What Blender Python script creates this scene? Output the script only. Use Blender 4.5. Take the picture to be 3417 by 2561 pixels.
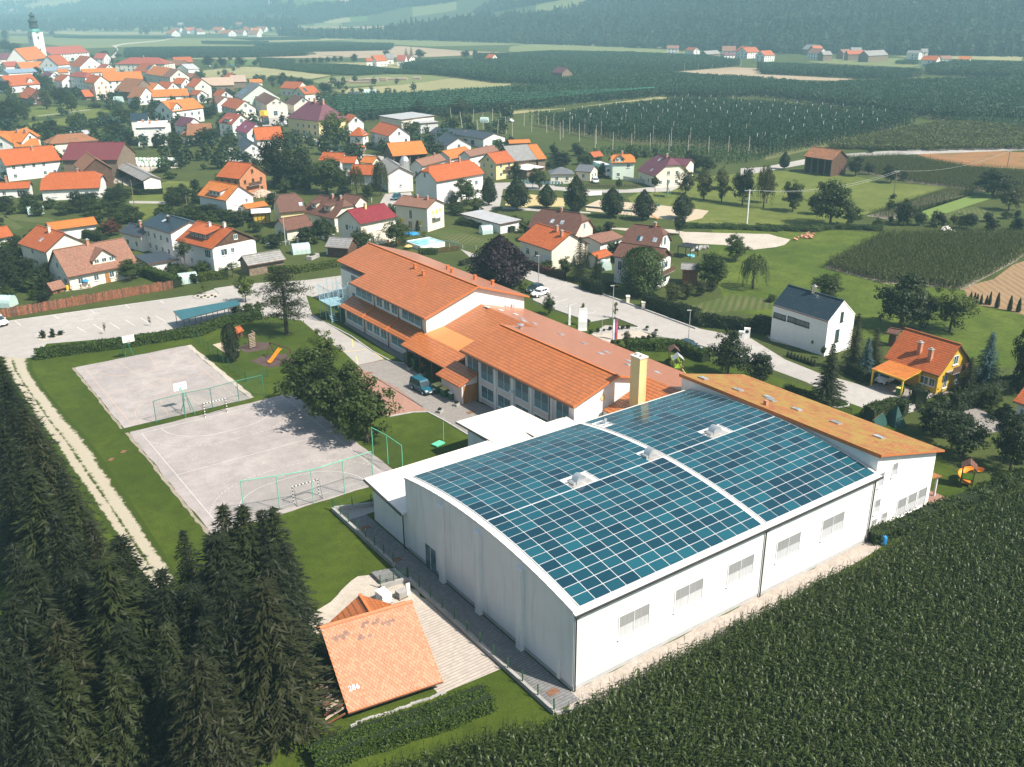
import bpy,math,random
import numpy as np
from mathutils import Vector,Matrix

for o in list(bpy.data.objects):bpy.data.objects.remove(o)
SC=bpy.context.scene
COL=SC.collection

# ---------------------------------------------------------------- camera
# world: X runs along the sports hall's long eave, Y along the school's ridges, Z up (metres)
CF,CPIT,CROLL,CAZ,CH=3129.8,0.379892,-0.0066352,0.9514063,51.5
PW,PH=3417.0,2561.0
_cf=np.array([math.cos(CAZ),math.sin(CAZ),0.0]);_cr=np.array([math.sin(CAZ),-math.cos(CAZ),0.0])
_F=_cf*math.cos(CPIT)+np.array([0,0,-math.sin(CPIT)])
_U0=_cf*math.sin(CPIT)+np.array([0,0,math.cos(CPIT)])
_R=math.cos(CROLL)*_cr+math.sin(CROLL)*_U0
_U=-math.sin(CROLL)*_cr+math.cos(CROLL)*_U0
cam=bpy.data.cameras.new('camera');cam_o=bpy.data.objects.new('camera',cam);COL.objects.link(cam_o)
cam.sensor_fit='HORIZONTAL';cam.sensor_width=36.0;cam.lens=36.0*CF/PW
cam.clip_start=0.5;cam.clip_end=40000
cam_o.matrix_world=Matrix(((_R[0],_U[0],-_F[0],0),(_R[1],_U[1],-_F[1],0),(_R[2],_U[2],-_F[2],CH),(0,0,0,1)))
SC.camera=cam_o
# ---------------------------------------------------------------- sky, sun, exposure
SUN_H=math.radians(25);SUN_EL=math.radians(50)
sd=Vector((math.sin(SUN_H)*math.cos(SUN_EL),-math.cos(SUN_H)*math.cos(SUN_EL),math.sin(SUN_EL)))
w=bpy.data.worlds.new('World');SC.world=w;w.use_nodes=True
nt=w.node_tree;bg=nt.nodes['Background']
sky=nt.nodes.new('ShaderNodeTexSky');sky.sky_type='NISHITA';sky.sun_disc=False
sky.sun_elevation=SUN_EL;sky.sun_rotation=math.atan2(sd.x,sd.y)
sky.air_density=1.3;sky.dust_density=2.0;sky.ozone_density=1.0
nt.links.new(sky.outputs[0],bg.inputs[0]);bg.inputs[1].default_value=0.075
sl=bpy.data.lights.new('sun','SUN');sl.energy=5.0;sl.angle=math.radians(0.6);sl.color=(1.0,0.93,0.82)
so=bpy.data.objects.new('sun',sl);COL.objects.link(so)
so.rotation_mode='QUATERNION';so.rotation_quaternion=sd.to_track_quat('Z','Y');so.location=(0,-40,90)
SC.view_settings.view_transform='Standard';SC.view_settings.look='None'
SC.view_settings.exposure=0.80;SC.view_settings.gamma=1.0
SC.cycles.max_bounces=6;SC.cycles.diffuse_bounces=2;SC.cycles.glossy_bounces=3
SC.cycles.transmission_bounces=3;SC.cycles.transparent_max_bounces=12;SC.cycles.volume_bounces=0
SC.cycles.caustics_reflective=False;SC.cycles.caustics_refractive=False

# ---------------------------------------------------------------- helpers
RNG=random.Random(7);NR=np.random.default_rng(7)
REG={'a1':(0,0,2.572),'a2':(850,0,2.572),'a3':(1700,0,2.572),'a4':(2550,0,2.5513),
       'b1':(0,480,2.572),'b2':(850,480,2.572),'b3':(1700,480,2.572),'b4':(2550,480,2.5513),
       'c1':(0,1080,2.572),'c2':(850,1080,2.572),'c3':(1700,1080,2.572),'c4':(2550,1080,2.5513),
       'd1':(0,1680,1.8814),'d2':(850,1680,1.8814),'d3':(1700,1680,1.8814),'d4':(2550,1500,1.563),
       'z1':(380,1100,2.212),'z2':(1200,1280,2.764),'z3':(1900,1280,2.0109),'z4':(1250,1600,1.19),
       's1':(1000,780,1.535),'s2':(1500,980,1.4111),'s3':(600,950,2.1167),'s4':(2700,1080,1.7),
       'k1':(1050,1880,1.83),'e1':(0,60,3.1725),'e2':(380,160,2.6458),'e3':(1150,430,1.8143),'e4':(1800,480,1.8143),
       'g3':(2050,640,2.115),'g4':(1700,900,1.8143),'s':(0,0,1.0)}

def G(k,x,y,z=0.0):
    """point of the place at height z that the survey picture (region k) shows at x, y"""
    ox,oy,s=REG[k];X=ox+x/s;Y=oy+y/s
    d=_F+_R*((X-PW/2)/CF)-_U*((Y-PH/2)/CF)
    t=(z-CH)/d[2]
    return Vector((d[0]*t,d[1]*t,z))

def thing(name,label,cat,loc=(0,0,0),rz=0.0,group=None):
    o=bpy.data.objects.new(name,None);COL.objects.link(o);o.empty_display_size=0.3
    o.location=loc;o.rotation_euler=(0,0,rz);o['label']=label;o['category']=cat
    if group:o['group']=group
    return o

def tag(o,label,cat,group=None):
    o['label']=label;o['category']=cat
    if group:o['group']=group
    return o

def link(name,me,parent=None,loc=None,rz=None,mat=None):
    o=bpy.data.objects.new(name,me);COL.objects.link(o)
    if parent is not None:o.parent=parent
    if loc is not None:o.location=loc
    if rz is not None:o.rotation_euler=(0,0,rz)
    return o

def copy_tree(o,parent=None):
    c=o.copy();COL.objects.link(c)
    if parent is not None:c.parent=parent
    for ch in list(o.children):copy_tree(ch,c)
    return c

class MB:
    def __init__(s):s.v=[];s.f=[];s.m=[]
    def add(s,vs,fs,m=0):
        b=len(s.v);s.v+=[tuple(p)for p in vs]
        for f in fs:s.f.append([b+i for i in f]);s.m.append(m)
        return s
    def face(s,pts,m=0):return s.add(pts,[list(range(len(pts)))],m)
    def box(s,x0,x1,y0,y1,z0,z1,m=0):
        return s.add([(x0,y0,z0),(x1,y0,z0),(x1,y1,z0),(x0,y1,z0),(x0,y0,z1),(x1,y0,z1),(x1,y1,z1),(x0,y1,z1)],
[(0,3,2,1),(4,5,6,7),(0,1,5,4),(1,2,6,5),(2,3,7,6),(3,0,4,7)],m)
    def bar(s,p,q,wx,wz,m=0):
        p=Vector(p);q=Vector(q);d=(q-p).normalized()
        up=Vector((0,0,1))if abs(d.z)<.95 else Vector((1,0,0))
        t=d.cross(up).normalized()*(wx/2);u=t.cross(d).normalized()*(wz/2)
        vs=[p-t-u,p+t-u,p+t+u,p-t+u,q-t-u,q+t-u,q+t+u,q-t+u]
        return s.add(vs,[(0,1,2,3),(7,6,5,4),(0,4,5,1),(1,5,6,2),(2,6,7,3),(3,7,4,0)],m)
    def tube(s,p,q,r0,r1=None,n=8,m=0,cap=True):
        r1=r0 if r1 is None else r1
        p=Vector(p);q=Vector(q);d=(q-p).normalized()
        up=Vector((0,0,1))if abs(d.z)<.95 else Vector((1,0,0))
        t=d.cross(up).normalized();u=t.cross(d)
        vs=[]
        for c,r in((p,r0),(q,r1)):
            for i in range(n):
                a=2*math.pi*i/n;vs.append(c+t*(r*math.cos(a))+u*(r*math.sin(a)))
        fs=[(i,(i+1)%n,n+(i+1)%n,n+i)for i in range(n)]
        if cap:fs+=[tuple(range(n))[::-1],tuple(range(n,2*n))]
        return s.add(vs,fs,m)
    def path(s,pts,r,n=6,m=0):
        for a,b in zip(pts[:-1],pts[1:]):s.tube(a,b,r,r,n,m)
        return s
    def lathe(s,prof,n=12,c=(0,0,0),m=0):
        vs=[];fs=[]
        for r,z in prof:
            for i in range(n):
                a=2*math.pi*i/n;vs.append((c[0]+r*math.cos(a),c[1]+r*math.sin(a),c[2]+z))
        for k in range(len(prof)-1):
            for i in range(n):
                j=(i+1)%n;fs.append((k*n+i,k*n+j,(k+1)*n+j,(k+1)*n+i))
        if prof[0][0]>.001:fs.append(tuple(range(n))[::-1])
        if prof[-1][0]>.001:fs.append(tuple(range((len(prof)-1)*n,len(prof)*n)))
        return s.add(vs,fs,m)
    def prism(s,pts,z0,z1,m=0):
        n=len(pts)
        vs=[(p[0],p[1],z0)for p in pts]+[(p[0],p[1],z1)for p in pts]
        ar=sum(pts[i][0]*pts[(i+1)%n][1]-pts[(i+1)%n][0]*pts[i][1]for i in range(n))
        top=list(range(n,2*n));bot=list(range(n))[::-1];sides=[(i,(i+1)%n,n+(i+1)%n,n+i)for i in range(n)]
        if ar<0:top=top[::-1];bot=bot[::-1];sides=[f[::-1]for f in sides]
        return s.add(vs,[top,bot]+sides,m)
    def slab(s,pts,th,m=0,me=None):
        """sheet through pts thickened downwards by th (roof slabs)"""
        n=len(pts);vs=[tuple(p)for p in pts]+[(p[0],p[1],p[2]-th)for p in pts]
        s.add(vs,[list(range(n))],m)
        s.add(vs,[list(range(n,2*n))[::-1]]+[(i,n+i,n+(i+1)%n,(i+1)%n)for i in range(n)],m if me is None else me)
        return s
    def mesh(s,name,mats,smooth=False):
        me=bpy.data.meshes.new(name);me.from_pydata(s.v,[],s.f);me.update()
        for mm in(mats if isinstance(mats,(list,tuple))else[mats]):me.materials.append(M(mm))
        if any(s.m):me.polygons.foreach_set('material_index',s.m)
        uv=me.uv_layers.new(name='UVMap').data
        k=0
        for p in me.polygons:
            n=p.normal
            if abs(n.z)>.995:t=Vector((1,0,0));b=Vector((0,1,0))
            else:
                t=Vector((-n.y,n.x,0)).normalized();b=n.cross(t)
            for li in p.loop_indices:
                co=me.vertices[me.loops[li].vertex_index].co;uv[li].uv=(co.dot(t),co.dot(b))
        if smooth:me.polygons.foreach_set('use_smooth',[True]*len(me.polygons))
        return me
    def build(s,name,mats,parent=None,loc=None,rz=None,smooth=False):
        return link(name,s.mesh(name,mats,smooth),parent,loc,rz)

# ---------------------------------------------------------------- materials (procedural)
_M={};_MD={}
def M(n):
    if not isinstance(n,str):return n
    if n not in _M:_M[n]=_MD[n](n)
    return _M[n]
class NT:
    def __init__(s,name):
        s.mat=bpy.data.materials.new(name);s.mat.use_nodes=True;s.t=s.mat.node_tree
        s.b=s.t.nodes['Principled BSDF'];s.out=s.t.nodes['Material Output']
    def n(s,ty,**k):
        nd=s.t.nodes.new('ShaderNode'+ty)
        for a,b in k.items():setattr(nd,a,b)
        return nd
    def l(s,a,b):s.t.links.new(a,b)
    def val(s,sock,v):
        if hasattr(v,'links')or hasattr(v,'is_linked'):s.l(v,sock)
        else:sock.default_value=v
    def math(s,op,a,b=0.0,c=None):
        nd=s.n('Math',operation=op);s.val(nd.inputs[0],a);s.val(nd.inputs[1],b)
        if c is not None:s.val(nd.inputs[2],c)
        return nd.outputs[0]
    def noise(s,vec,scale,detail=3.0,rough=.6):
        nd=s.n('TexNoise');nd.inputs['Scale'].default_value=scale;nd.inputs['Detail'].default_value=detail;nd.inputs['Roughness'].default_value=rough
        s.l(vec,nd.inputs['Vector']);return nd.outputs['Fac']
    def ramp(s,f,a,b):
        nd=s.n('MapRange');s.l(f,nd.inputs[0]);nd.inputs[1].default_value=a;nd.inputs[2].default_value=b;return nd.outputs[0]
    def mix(s,f,a,b):
        nd=s.n('Mix',data_type='RGBA');s.val(nd.inputs[0],f);s.val(nd.inputs[6],a if hasattr(a,'links')else(*a,1)[:4]);s.val(nd.inputs[7],b if hasattr(b,'links')else(*b,1)[:4]);return nd.outputs[2]
    def obj(s):return s.n('TexCoord').outputs['Object']
    def uv(s):return s.n('UVMap').outputs['UV']
    def pos(s):return s.n('NewGeometry').outputs['Position']
    def bump(s,h,strength=.5,dist=.05):
        nd=s.n('Bump');nd.inputs['Strength'].default_value=strength;nd.inputs['Distance'].default_value=dist
        s.l(h,nd.inputs['Height']);s.l(nd.outputs[0],s.b.inputs['Normal'])
    def set(s,**k):
        for a,b in k.items():s.b.inputs[{'rough':'Roughness','spec':'Specular IOR Level','metal':'Metallic','alpha':'Alpha','trans':'Transmission Weight','coat':'Coat Weight'}[a]].default_value=b
def sc(c,f):return tuple(max(0,x*f)for x in c)

def plain(col,rough=.7,var=.12,scale=1.5,spec=.3,metal=0.,bump=0.,bscale=20.,world=True):
    def mk(name):
        t=NT(name);p=t.pos()if world else t.obj()
        f=t.ramp(t.noise(p,scale,4),.3,.7)
        c=t.mix(f,sc(col,1-var),sc(col,1+var));t.l(c,t.b.inputs['Base Color']);t.set(rough=rough,spec=spec,metal=metal)
        if bump:t.bump(t.noise(p,bscale,3),.6,bump)
        return t.mat
    return mk
def stained(col,dirt,rough=.75,amt=.5):
    """painted render with faint streaks running down"""
    def mk(name):
        t=NT(name);p=t.pos();mp=t.n('Mapping');t.l(p,mp.inputs[0]);mp.inputs['Scale'].default_value=(1.2,1.2,.12)
        f=t.ramp(t.noise(mp.outputs[0],1.0,5,.65),.52,.78);f2=t.ramp(t.noise(p,.35,3),.3,.8)
        f=t.math('MULTIPLY',f,amt)
        c=t.mix(f,t.mix(f2,sc(col,.95),sc(col,1.03)),dirt);t.l(c,t.b.inputs['Base Color']);t.set(rough=rough,spec=.2);return t.mat
    return mk
def tiles(col,tw=.3,th=.36,var=.22,rough=.55,weather=None,wamt=.0,dist=.05,spec=.4):
    def mk(name):
        t=NT(name);sp=t.n('SeparateXYZ');t.l(t.uv(),sp.inputs[0])
        u=t.math('DIVIDE',sp.outputs[0],tw);v=t.math('DIVIDE',sp.outputs[1],th)
        fv=t.math('FRACT',v);rowi=t.math('FLOOR',v)
        u2=t.math('ADD',u,t.math('MULTIPLY',rowi,.5));fu=t.math('FRACT',u2)
        cb=t.n('CombineXYZ');t.l(t.math('FLOOR',u2),cb.inputs[0]);t.l(rowi,cb.inputs[1])
        wn=t.n('TexWhiteNoise',noise_dimensions='3D');t.l(cb.outputs[0],wn.inputs['Vector'])
        big=t.ramp(t.noise(t.pos(),.25,4),.3,.7)
        c=t.mix(wn.outputs['Value'],sc(col,1-var),sc(col,1+var));c=t.mix(t.math('MULTIPLY',big,.35),c,sc(col,.72));oi=t.n('ObjectInfo');c=t.mix(t.math('MULTIPLY',oi.outputs['Random'],.45),c,(col[0]*.62,col[1]*.66,col[2]*.8));c=t.mix(t.math('MULTIPLY',t.ramp(t.noise(t.pos(),1.3,5,.7),.55,.8),.4),c,(.14,.11,.085))
        if weather is not None:
            mo=t.ramp(t.noise(t.pos(),.6,6,.7),.55-wamt*.3,.8-wamt*.3);c=t.mix(t.math('MULTIPLY',mo,.8),c,weather)
        gap=t.math('LESS_THAN',fv,.2);c=t.mix(t.math('MULTIPLY',gap,.7),c,sc(col,.3))
        t.l(c,t.b.inputs['Base Color']);t.set(rough=rough,spec=spec)
        h=t.math('ADD',t.math('SUBTRACT',1.0,fv),t.math('MULTIPLY',t.math('SINE',t.math('MULTIPLY',fu,3.1416)),.5))
        t.bump(h,.8,dist);return t.mat
    return mk
def leafm(col,var=.35,rough=.55,trans=.25,spec=.25):
    def mk(name):
        t=NT(name);at_=t.n('Attribute',attribute_name='rnd');oi=t.n('ObjectInfo')
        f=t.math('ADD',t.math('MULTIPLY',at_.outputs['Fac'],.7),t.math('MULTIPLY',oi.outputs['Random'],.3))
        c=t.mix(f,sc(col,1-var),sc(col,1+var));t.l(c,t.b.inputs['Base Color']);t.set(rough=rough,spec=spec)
        tr=t.n('BsdfTranslucent');t.l(c,tr.inputs[0]);mx=t.n('MixShader');mx.inputs[0].default_value=trans
        t.l(t.b.outputs[0],mx.inputs[1]);t.l(tr.outputs[0],mx.inputs[2]);t.l(mx.outputs[0],t.out.inputs[0]);return t.mat
    return mk
def ground(cols,scales=(.05,.4,4.0),rough=.9,bump=.05,bscale=6.0):
    """three-scale mottled ground: cols = (base, patch, fleck)"""
    def mk(name):
        t=NT(name);p=t.pos()
        c=t.mix(t.ramp(t.noise(p,scales[0],2),.35,.65),cols[0],cols[1]);c=t.mix(t.math('MULTIPLY',t.ramp(t.noise(p,scales[1],4,.72),.4,.7),.75),c,cols[2])
        f=t.ramp(t.noise(p,scales[2],2,.75),.25,.75);c2=t.n('Mix',data_type='RGBA',blend_type='MULTIPLY');c2.inputs[0].default_value=1.0
        g=t.n('CombineColor');v=t.math('ADD',t.math('MULTIPLY',f,.5),.72)
        for i in range(3):t.l(v,g.inputs[i])
        t.l(c,c2.inputs[6]);t.l(g.outputs[0],c2.inputs[7]);t.l(c2.outputs[2],t.b.inputs['Base Color']);t.set(rough=rough,spec=.15)
        if bump:t.bump(t.noise(p,bscale,2,.7),.7,bump)
        return t.mat
    return mk
def rows(c1,c2,period,ang,rough=.9,amt=1.0,wob=.3):
    """field drilled in rows"""
    def mk(name):
        t=NT(name);p=t.pos();sp=t.n('SeparateXYZ');t.l(p,sp.inputs[0])
        a=t.math('ADD',t.math('MULTIPLY',sp.outputs[0],math.cos(ang)/period),t.math('MULTIPLY',sp.outputs[1],math.sin(ang)/period))
        a=t.math('ADD',a,t.math('MULTIPLY',t.noise(p,.3,3),wob))
        f=t.math('ADD',t.math('MULTIPLY',t.math('SINE',t.math('MULTIPLY',a,6.2832)),.5),.5)
        f=t.math('MULTIPLY',f,t.ramp(t.noise(p,.12,4),.25,.75));f=t.math('MULTIPLY',f,amt)
        n2=t.ramp(t.noise(p,1.2,4,.7),.25,.75);c=t.mix(f,c1,c2);c=t.mix(t.math('MULTIPLY',n2,.35),c,sc(c1,.7));t.l(c,t.b.inputs['Base Color']);t.set(rough=rough,spec=.1)
        t.bump(t.noise(p,3.0,4),.5,.1);return t.mat
    return mk
def glass(col=(.05,.09,.1),rough=.08,spec=.6):
    def mk(name):
        t=NT(name);p=t.pos();c=t.mix(t.ramp(t.noise(p,.7,2),.4,.6),sc(col,.7),sc(col,1.4));t.l(c,t.b.inputs['Base Color']);t.set(rough=rough,spec=spec);return t.mat
    return mk
def net(col,cell=.12,wire=.012,metal=0.0):
    """wire mesh: real gaps between the wires"""
    def mk(name):
        t=NT(name);sp=t.n('SeparateXYZ');t.l(t.uv(),sp.inputs[0])
        a=t.math('FRACT',t.math('DIVIDE',t.math('ADD',sp.outputs[0],sp.outputs[1]),cell));b=t.math('FRACT',t.math('DIVIDE',t.math('SUBTRACT',sp.outputs[0],sp.outputs[1]),cell))
        m=t.math('MAXIMUM',t.math('LESS_THAN',a,wire/cell),t.math('LESS_THAN',b,wire/cell))
        t.b.inputs['Base Color'].default_value=(*col,1);t.set(rough=.5,metal=metal);t.l(m,t.b.inputs['Alpha']);return t.mat
    return mk
def sheer(col,alpha,rough=.3):
    def mk(name):
        t=NT(name);t.b.inputs['Base Color'].default_value=(*col,1);t.set(rough=rough,alpha=alpha);return t.mat
    return mk

_MD.update({
 'hall_white':stained((.80,.80,.78),(.42,.43,.42),amt=.45),'white':stained((.78,.77,.74),(.5,.49,.46),amt=.35),'white_clean':plain((.82,.81,.79),.7,.03),
 'cream':stained((.76,.70,.58),(.5,.45,.38),amt=.3),'yellow_wall':stained((.75,.62,.32),(.5,.42,.25),amt=.3),'pink_wall':stained((.72,.56,.50),(.5,.4,.37),amt=.25),
 'grey_wall':stained((.55,.55,.54),(.35,.35,.34),amt=.5),'mint_wall':stained((.62,.72,.62),(.45,.5,.44),amt=.3),'brick':tiles((.62,.26,.12),.3,.12,.25,.85,dist=.02),'wood_wall':plain((.10,.055,.035),.8,.4,2),'oldwood':plain((.20,.15,.11),.85,.35,2),
 'yellow_wood':tiles((.72,.45,.04),6.,.18,.15,.6,dist=.03),'plank':plain((.21,.085,.045),.75,.45,3,bump=.02),'concrete':plain((.34,.33,.315),.85,.2,.8,bump=.01),'kerb':plain((.42,.41,.40),.85,.15,1.5),'plinth':plain((.42,.43,.43),.85,.12),
 'tile_school':tiles((.47,.145,.038),.42,.55,.16,.36,dist=.10,spec=.6),'tile_school_glare':tiles((.52,.19,.085),.42,.55,.12,.30,dist=.05,spec=.9),'tile_orange':tiles((.47,.115,.028),.3,.36,.22,.55),'tile_bright':tiles((.60,.19,.035),.3,.36,.22,.55),  # second entry: the same school tile, sky glare put into a paler colour
 'tile_red':tiles((.38,.09,.055),.3,.36,.22,.6),'tile_brown':tiles((.16,.072,.048),.3,.34,.25,.6),'tile_tan':tiles((.29,.14,.09),.28,.32,.22,.65),'tile_darkred':tiles((.20,.045,.05),.3,.36,.2,.5),'tile_purple':tiles((.17,.055,.075),.3,.36,.25,.5),
 'tile_maroon':tiles((.26,.028,.036),.3,.36,.3,.5),'tile_old':tiles((.38,.14,.06),.3,.36,.4,.75,(.16,.12,.07),.5),'tile_moss':tiles((.40,.13,.045),.4,.5,.3,.6,(.33,.25,.05),.62),'tile_slate':tiles((.05,.065,.08),.35,.36,.2,.45),'tile_navy':tiles((.025,.045,.06),.33,.4,.2,.35),'tile_grey':tiles((.30,.29,.28),.4,.6,.2,.75,(.2,.19,.16),.4),
 'tile_shed':plain((.60,.24,.12),.6,.18,3),'metal_orange':tiles((.68,.26,.07),.5,30.,.05,.45,dist=.03),'metal_white':plain((.80,.79,.77),.55,.06,.3),'metal_grey':plain((.45,.45,.45),.5,.12,.6,metal=.2),'metal_teal':tiles((.035,.13,.15),.33,60.,.08,.4,dist=.06,spec=.5),
 'roof_white':plain((.74,.69,.63),.7,.08,.25),'trim_orange':plain((.52,.16,.05),.6,.1),'trim_white':plain((.80,.80,.78),.5,.03),'trim_brown':plain((.12,.06,.04),.6,.2),'gutter':plain((.045,.045,.045),.4,.2,spec=.5),'zinc':plain((.6,.61,.62),.35,.08,metal=.7),'black':plain((.02,.02,.02),.5,.2),'rubber':plain((.025,.025,.025),.85,.2),'chrome':plain((.6,.6,.6),.25,.05,metal=.9),
 'glass':glass(),'glass_blue':glass((.10,.16,.18),.12),'blind':tiles((.13,.26,.30),.12,40.,.12,.35,dist=.01),'shutter':plain((.66,.66,.64),.6,.08),'louvre':tiles((.60,.60,.595),.45,40.,.06,.5,dist=.02),'shutter_yellow':plain((.75,.5,.05),.6,.1),'shutter_brown':plain((.35,.16,.05),.6,.2),'skylight':glass((.35,.42,.48),.1),
 'panel_blue':None,'panel_frame':plain((.72,.74,.76),.4,.05,metal=.3),
 'chimney':plain((.45,.22,.14),.8,.25),'chimney_white':plain((.65,.6,.55),.8,.15),'chimney_yellow':stained((.74,.55,.26),(.4,.3,.15),amt=.7),
 'asphalt_old':ground(((.30,.285,.29),(.36,.34,.345),(.25,.24,.25)),(.12,.7,8),bump=.01,bscale=30),'court':ground(((.33,.295,.285),(.40,.36,.345),(.26,.235,.23)),(.09,.5,9),bump=.008,bscale=30),'road':ground(((.36,.335,.315),(.41,.385,.36),(.32,.295,.275)),(.08,.6,9),bump=.006,bscale=30),
 'paver':tiles((.30,.27,.24),.25,.25,.15,.85,dist=.01),'paver_pink':tiles((.40,.22,.16),.25,.25,.15,.85,dist=.01),'paver_grey':tiles((.22,.215,.21),.3,.3,.2,.85,dist=.02),'paver_light':tiles((.52,.445,.37),.35,.35,.12,.85,dist=.01),
 'gravel':ground(((.46,.41,.35),(.38,.335,.28),(.54,.48,.41)),(.3,1.5,7),bump=.05,bscale=9),'pebble':ground(((.38,.33,.29),(.46,.40,.35),(.28,.24,.21)),(.6,2.5,8),bump=.06,bscale=8),'sand':ground(((.46,.38,.28),(.42,.34,.24),(.50,.43,.33)),(.2,1.0,6),bump=.02),'sand_yellow':ground(((.48,.38,.18),(.43,.34,.165),(.5,.41,.22)),(.2,1.0,6),bump=.02),'dirt':ground(((.27,.23,.18),(.33,.29,.24),(.22,.19,.14)),(.3,1.2,5)),'bark':ground(((.085,.055,.05),(.12,.08,.07),(.06,.04,.04)),(.5,2,10)),
 'line_white':plain((.60,.59,.58),.7,.2,2),'line_yellow':plain((.75,.55,.15),.7,.15,4),'line_orange':plain((.52,.36,.25),.8,.25,2),
 'grass':ground(((.044,.070,.006),(.068,.096,.010),(.030,.048,.005)),(.06,.5,5.0),bump=.06,bscale=5),'meadow':ground(((.105,.130,.026),(.145,.165,.038),(.070,.092,.018)),(.04,.25,2.5),bump=.1,bscale=2.5),'rough_meadow':ground(((.066,.100,.012),(.105,.135,.020),(.036,.058,.008)),(.05,.22,1.6),bump=.2,bscale=1.8),'terrain':ground(((.052,.070,.016),(.072,.088,.022),(.038,.052,.012)),(.012,.1,1.5),bump=.1,bscale=2.0),'garden':rows((.06,.09,.02),(.17,.14,.08),1.3,2.2),
 'field_pale':ground(((.27,.25,.12),(.32,.29,.15),(.22,.22,.10)),(.006,.03,.5),bump=.05),'field_tan':ground(((.34,.26,.18),(.39,.31,.22),(.30,.23,.15)),(.006,.03,.5),bump=.05),'field_green':ground(((.09,.14,.04),(.11,.16,.045),(.07,.11,.03)),(.006,.05,.7),bump=.08),'field_lime':ground(((.16,.18,.07),(.19,.205,.085),(.13,.15,.055)),(.006,.04,.6),bump=.05),'stubble':rows((.30,.20,.11),(.13,.085,.06),1.5,2.45,wob=.8),'poppy':ground(((.13,.13,.05),(.28,.16,.07),(.40,.11,.05)),(.08,.6,2.0)),'potato':rows((.16,.22,.06),(.10,.16,.04),1.4,2.75),
 'leaf':leafm((.036,.056,.008),.55),'leaf_light':leafm((.070,.098,.010),.4),'leaf_dark':leafm((.019,.031,.008),.55),'leaf_olive':leafm((.044,.050,.010),.4),'leaf_beech':leafm((.018,.010,.014),.3,.45),'leaf_red':leafm((.09,.03,.018)),'spruce':leafm((.014,.020,.006),.6,.6,.1),'spruce_young':leafm((.026,.035,.009),.5,.6,.1),'spruce_blue':leafm((.035,.075,.08),.3,.6,.1),'thuja':leafm((.021,.034,.009),.35),'hedge':leafm((.045,.080,.008),.45),'corn':leafm((.046,.070,.012),.65,.45,.25,.35),'corn_far':leafm((.085,.10,.028),.4),'hop':leafm((.018,.050,.022),.5),'hop_top':leafm((.034,.072,.024),.4),'weed':leafm((.05,.085,.014),.4),'forest':leafm((.030,.052,.018),.7),'willow':leafm((.045,.07,.016),.35),'flower':leafm((.75,.72,.6),.1),
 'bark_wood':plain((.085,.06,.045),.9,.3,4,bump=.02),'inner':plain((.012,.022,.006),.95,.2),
 'blue_tarp':plain((.03,.25,.6),.5,.1),'water':glass((.25,.62,.72),.03,.5),'plastic_green':plain((.03,.10,.04),.5,.1),'plastic_lime':plain((.40,.62,.05),.5,.1),'plastic_orange':plain((.85,.27,.02),.4,.08),'plastic_yellow':plain((.80,.68,.22),.5,.1),'plastic_white':plain((.8,.8,.8),.45,.05),'mintgreen':plain((.12,.55,.32),.5,.1),'steel_green':plain((.03,.20,.14),.5,.3,1),'steel_mint':plain((.12,.50,.33),.5,.2,1),'steel_blue':plain((.33,.52,.58),.4,.1,metal=.2),'rust':plain((.20,.10,.06),.8,.3,3),'flag_red':plain((.75,.10,.05),.7,.05),'flag_blue':plain((.05,.1,.5),.7,.05),'flag_white':plain((.85,.85,.85),.7,.03),'net_green':net((.04,.13,.08),.16,.010),'net_grey':net((.35,.37,.37),.14,.010),'net_dark':net((.06,.08,.08),.12,.014),'polytunnel':sheer((.62,.78,.74),.72),'bale':plain((.78,.80,.74),.35,.06),'bale_green':plain((.45,.66,.48),.35,.06),'log':plain((.42,.33,.25),.85,.35,3),
 'paint_teal':plain((.008,.085,.13),.22,.05,spec=.6),'paint_white':plain((.8,.8,.8),.25,.03,spec=.6),'paint_silver':plain((.55,.57,.6),.25,.05,spec=.6,metal=.4),'paint_dark':plain((.02,.04,.05),.22,.05,spec=.6),'paint_blue':plain((.05,.2,.45),.25,.05,spec=.6),'paint_yellow':plain((.75,.5,.05),.3,.05),'car_glass':glass((.03,.05,.06),.06,.7),'lamp_glass':glass((.6,.62,.62),.1,.6),'red_lamp':plain((.5,.02,.02),.3,.05),'skin':plain((.55,.36,.27),.6,.05),'cloth_a':plain((.6,.6,.62),.8,.1),'cloth_b':plain((.05,.07,.15),.8,.1),'hair':plain((.06,.035,.02),.7,.1),'copper':plain((.10,.28,.24),.55,.25,.6,metal=.1),'copper_dark':plain((.035,.06,.06),.55,.3,.6),'fabric_sun':plain((.75,.45,.15),.8,.1),
})
def _panel(name):
    t=NT(name);sp=t.n('SeparateXYZ');t.l(t.uv(),sp.inputs[0]);oi=t.n('ObjectInfo')
    a=t.math('FRACT',t.math('DIVIDE',sp.outputs[0],.16));b=t.math('FRACT',t.math('DIVIDE',sp.outputs[1],.16))
    m=t.math('MAXIMUM',t.math('LESS_THAN',a,.07),t.math('LESS_THAN',b,.07))
    bb=t.math('FRACT',t.math('DIVIDE',sp.outputs[0],1.64));bc=t.math('FRACT',t.math('DIVIDE',sp.outputs[1],1.0))
    wn=t.n('TexWhiteNoise',noise_dimensions='3D');t.l(oi.outputs['Location'],wn.inputs['Vector'])
    c=t.mix(wn.outputs['Value'],(.003,.026,.046),(.010,.088,.118));c=t.mix(t.math('MULTIPLY',m,.5),c,(.04,.10,.13));t.l(c,t.b.inputs['Base Color'])
    t.set(rough=.13,spec=.5);return t.mat
_MD['panel_blue']=_panel

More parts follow.
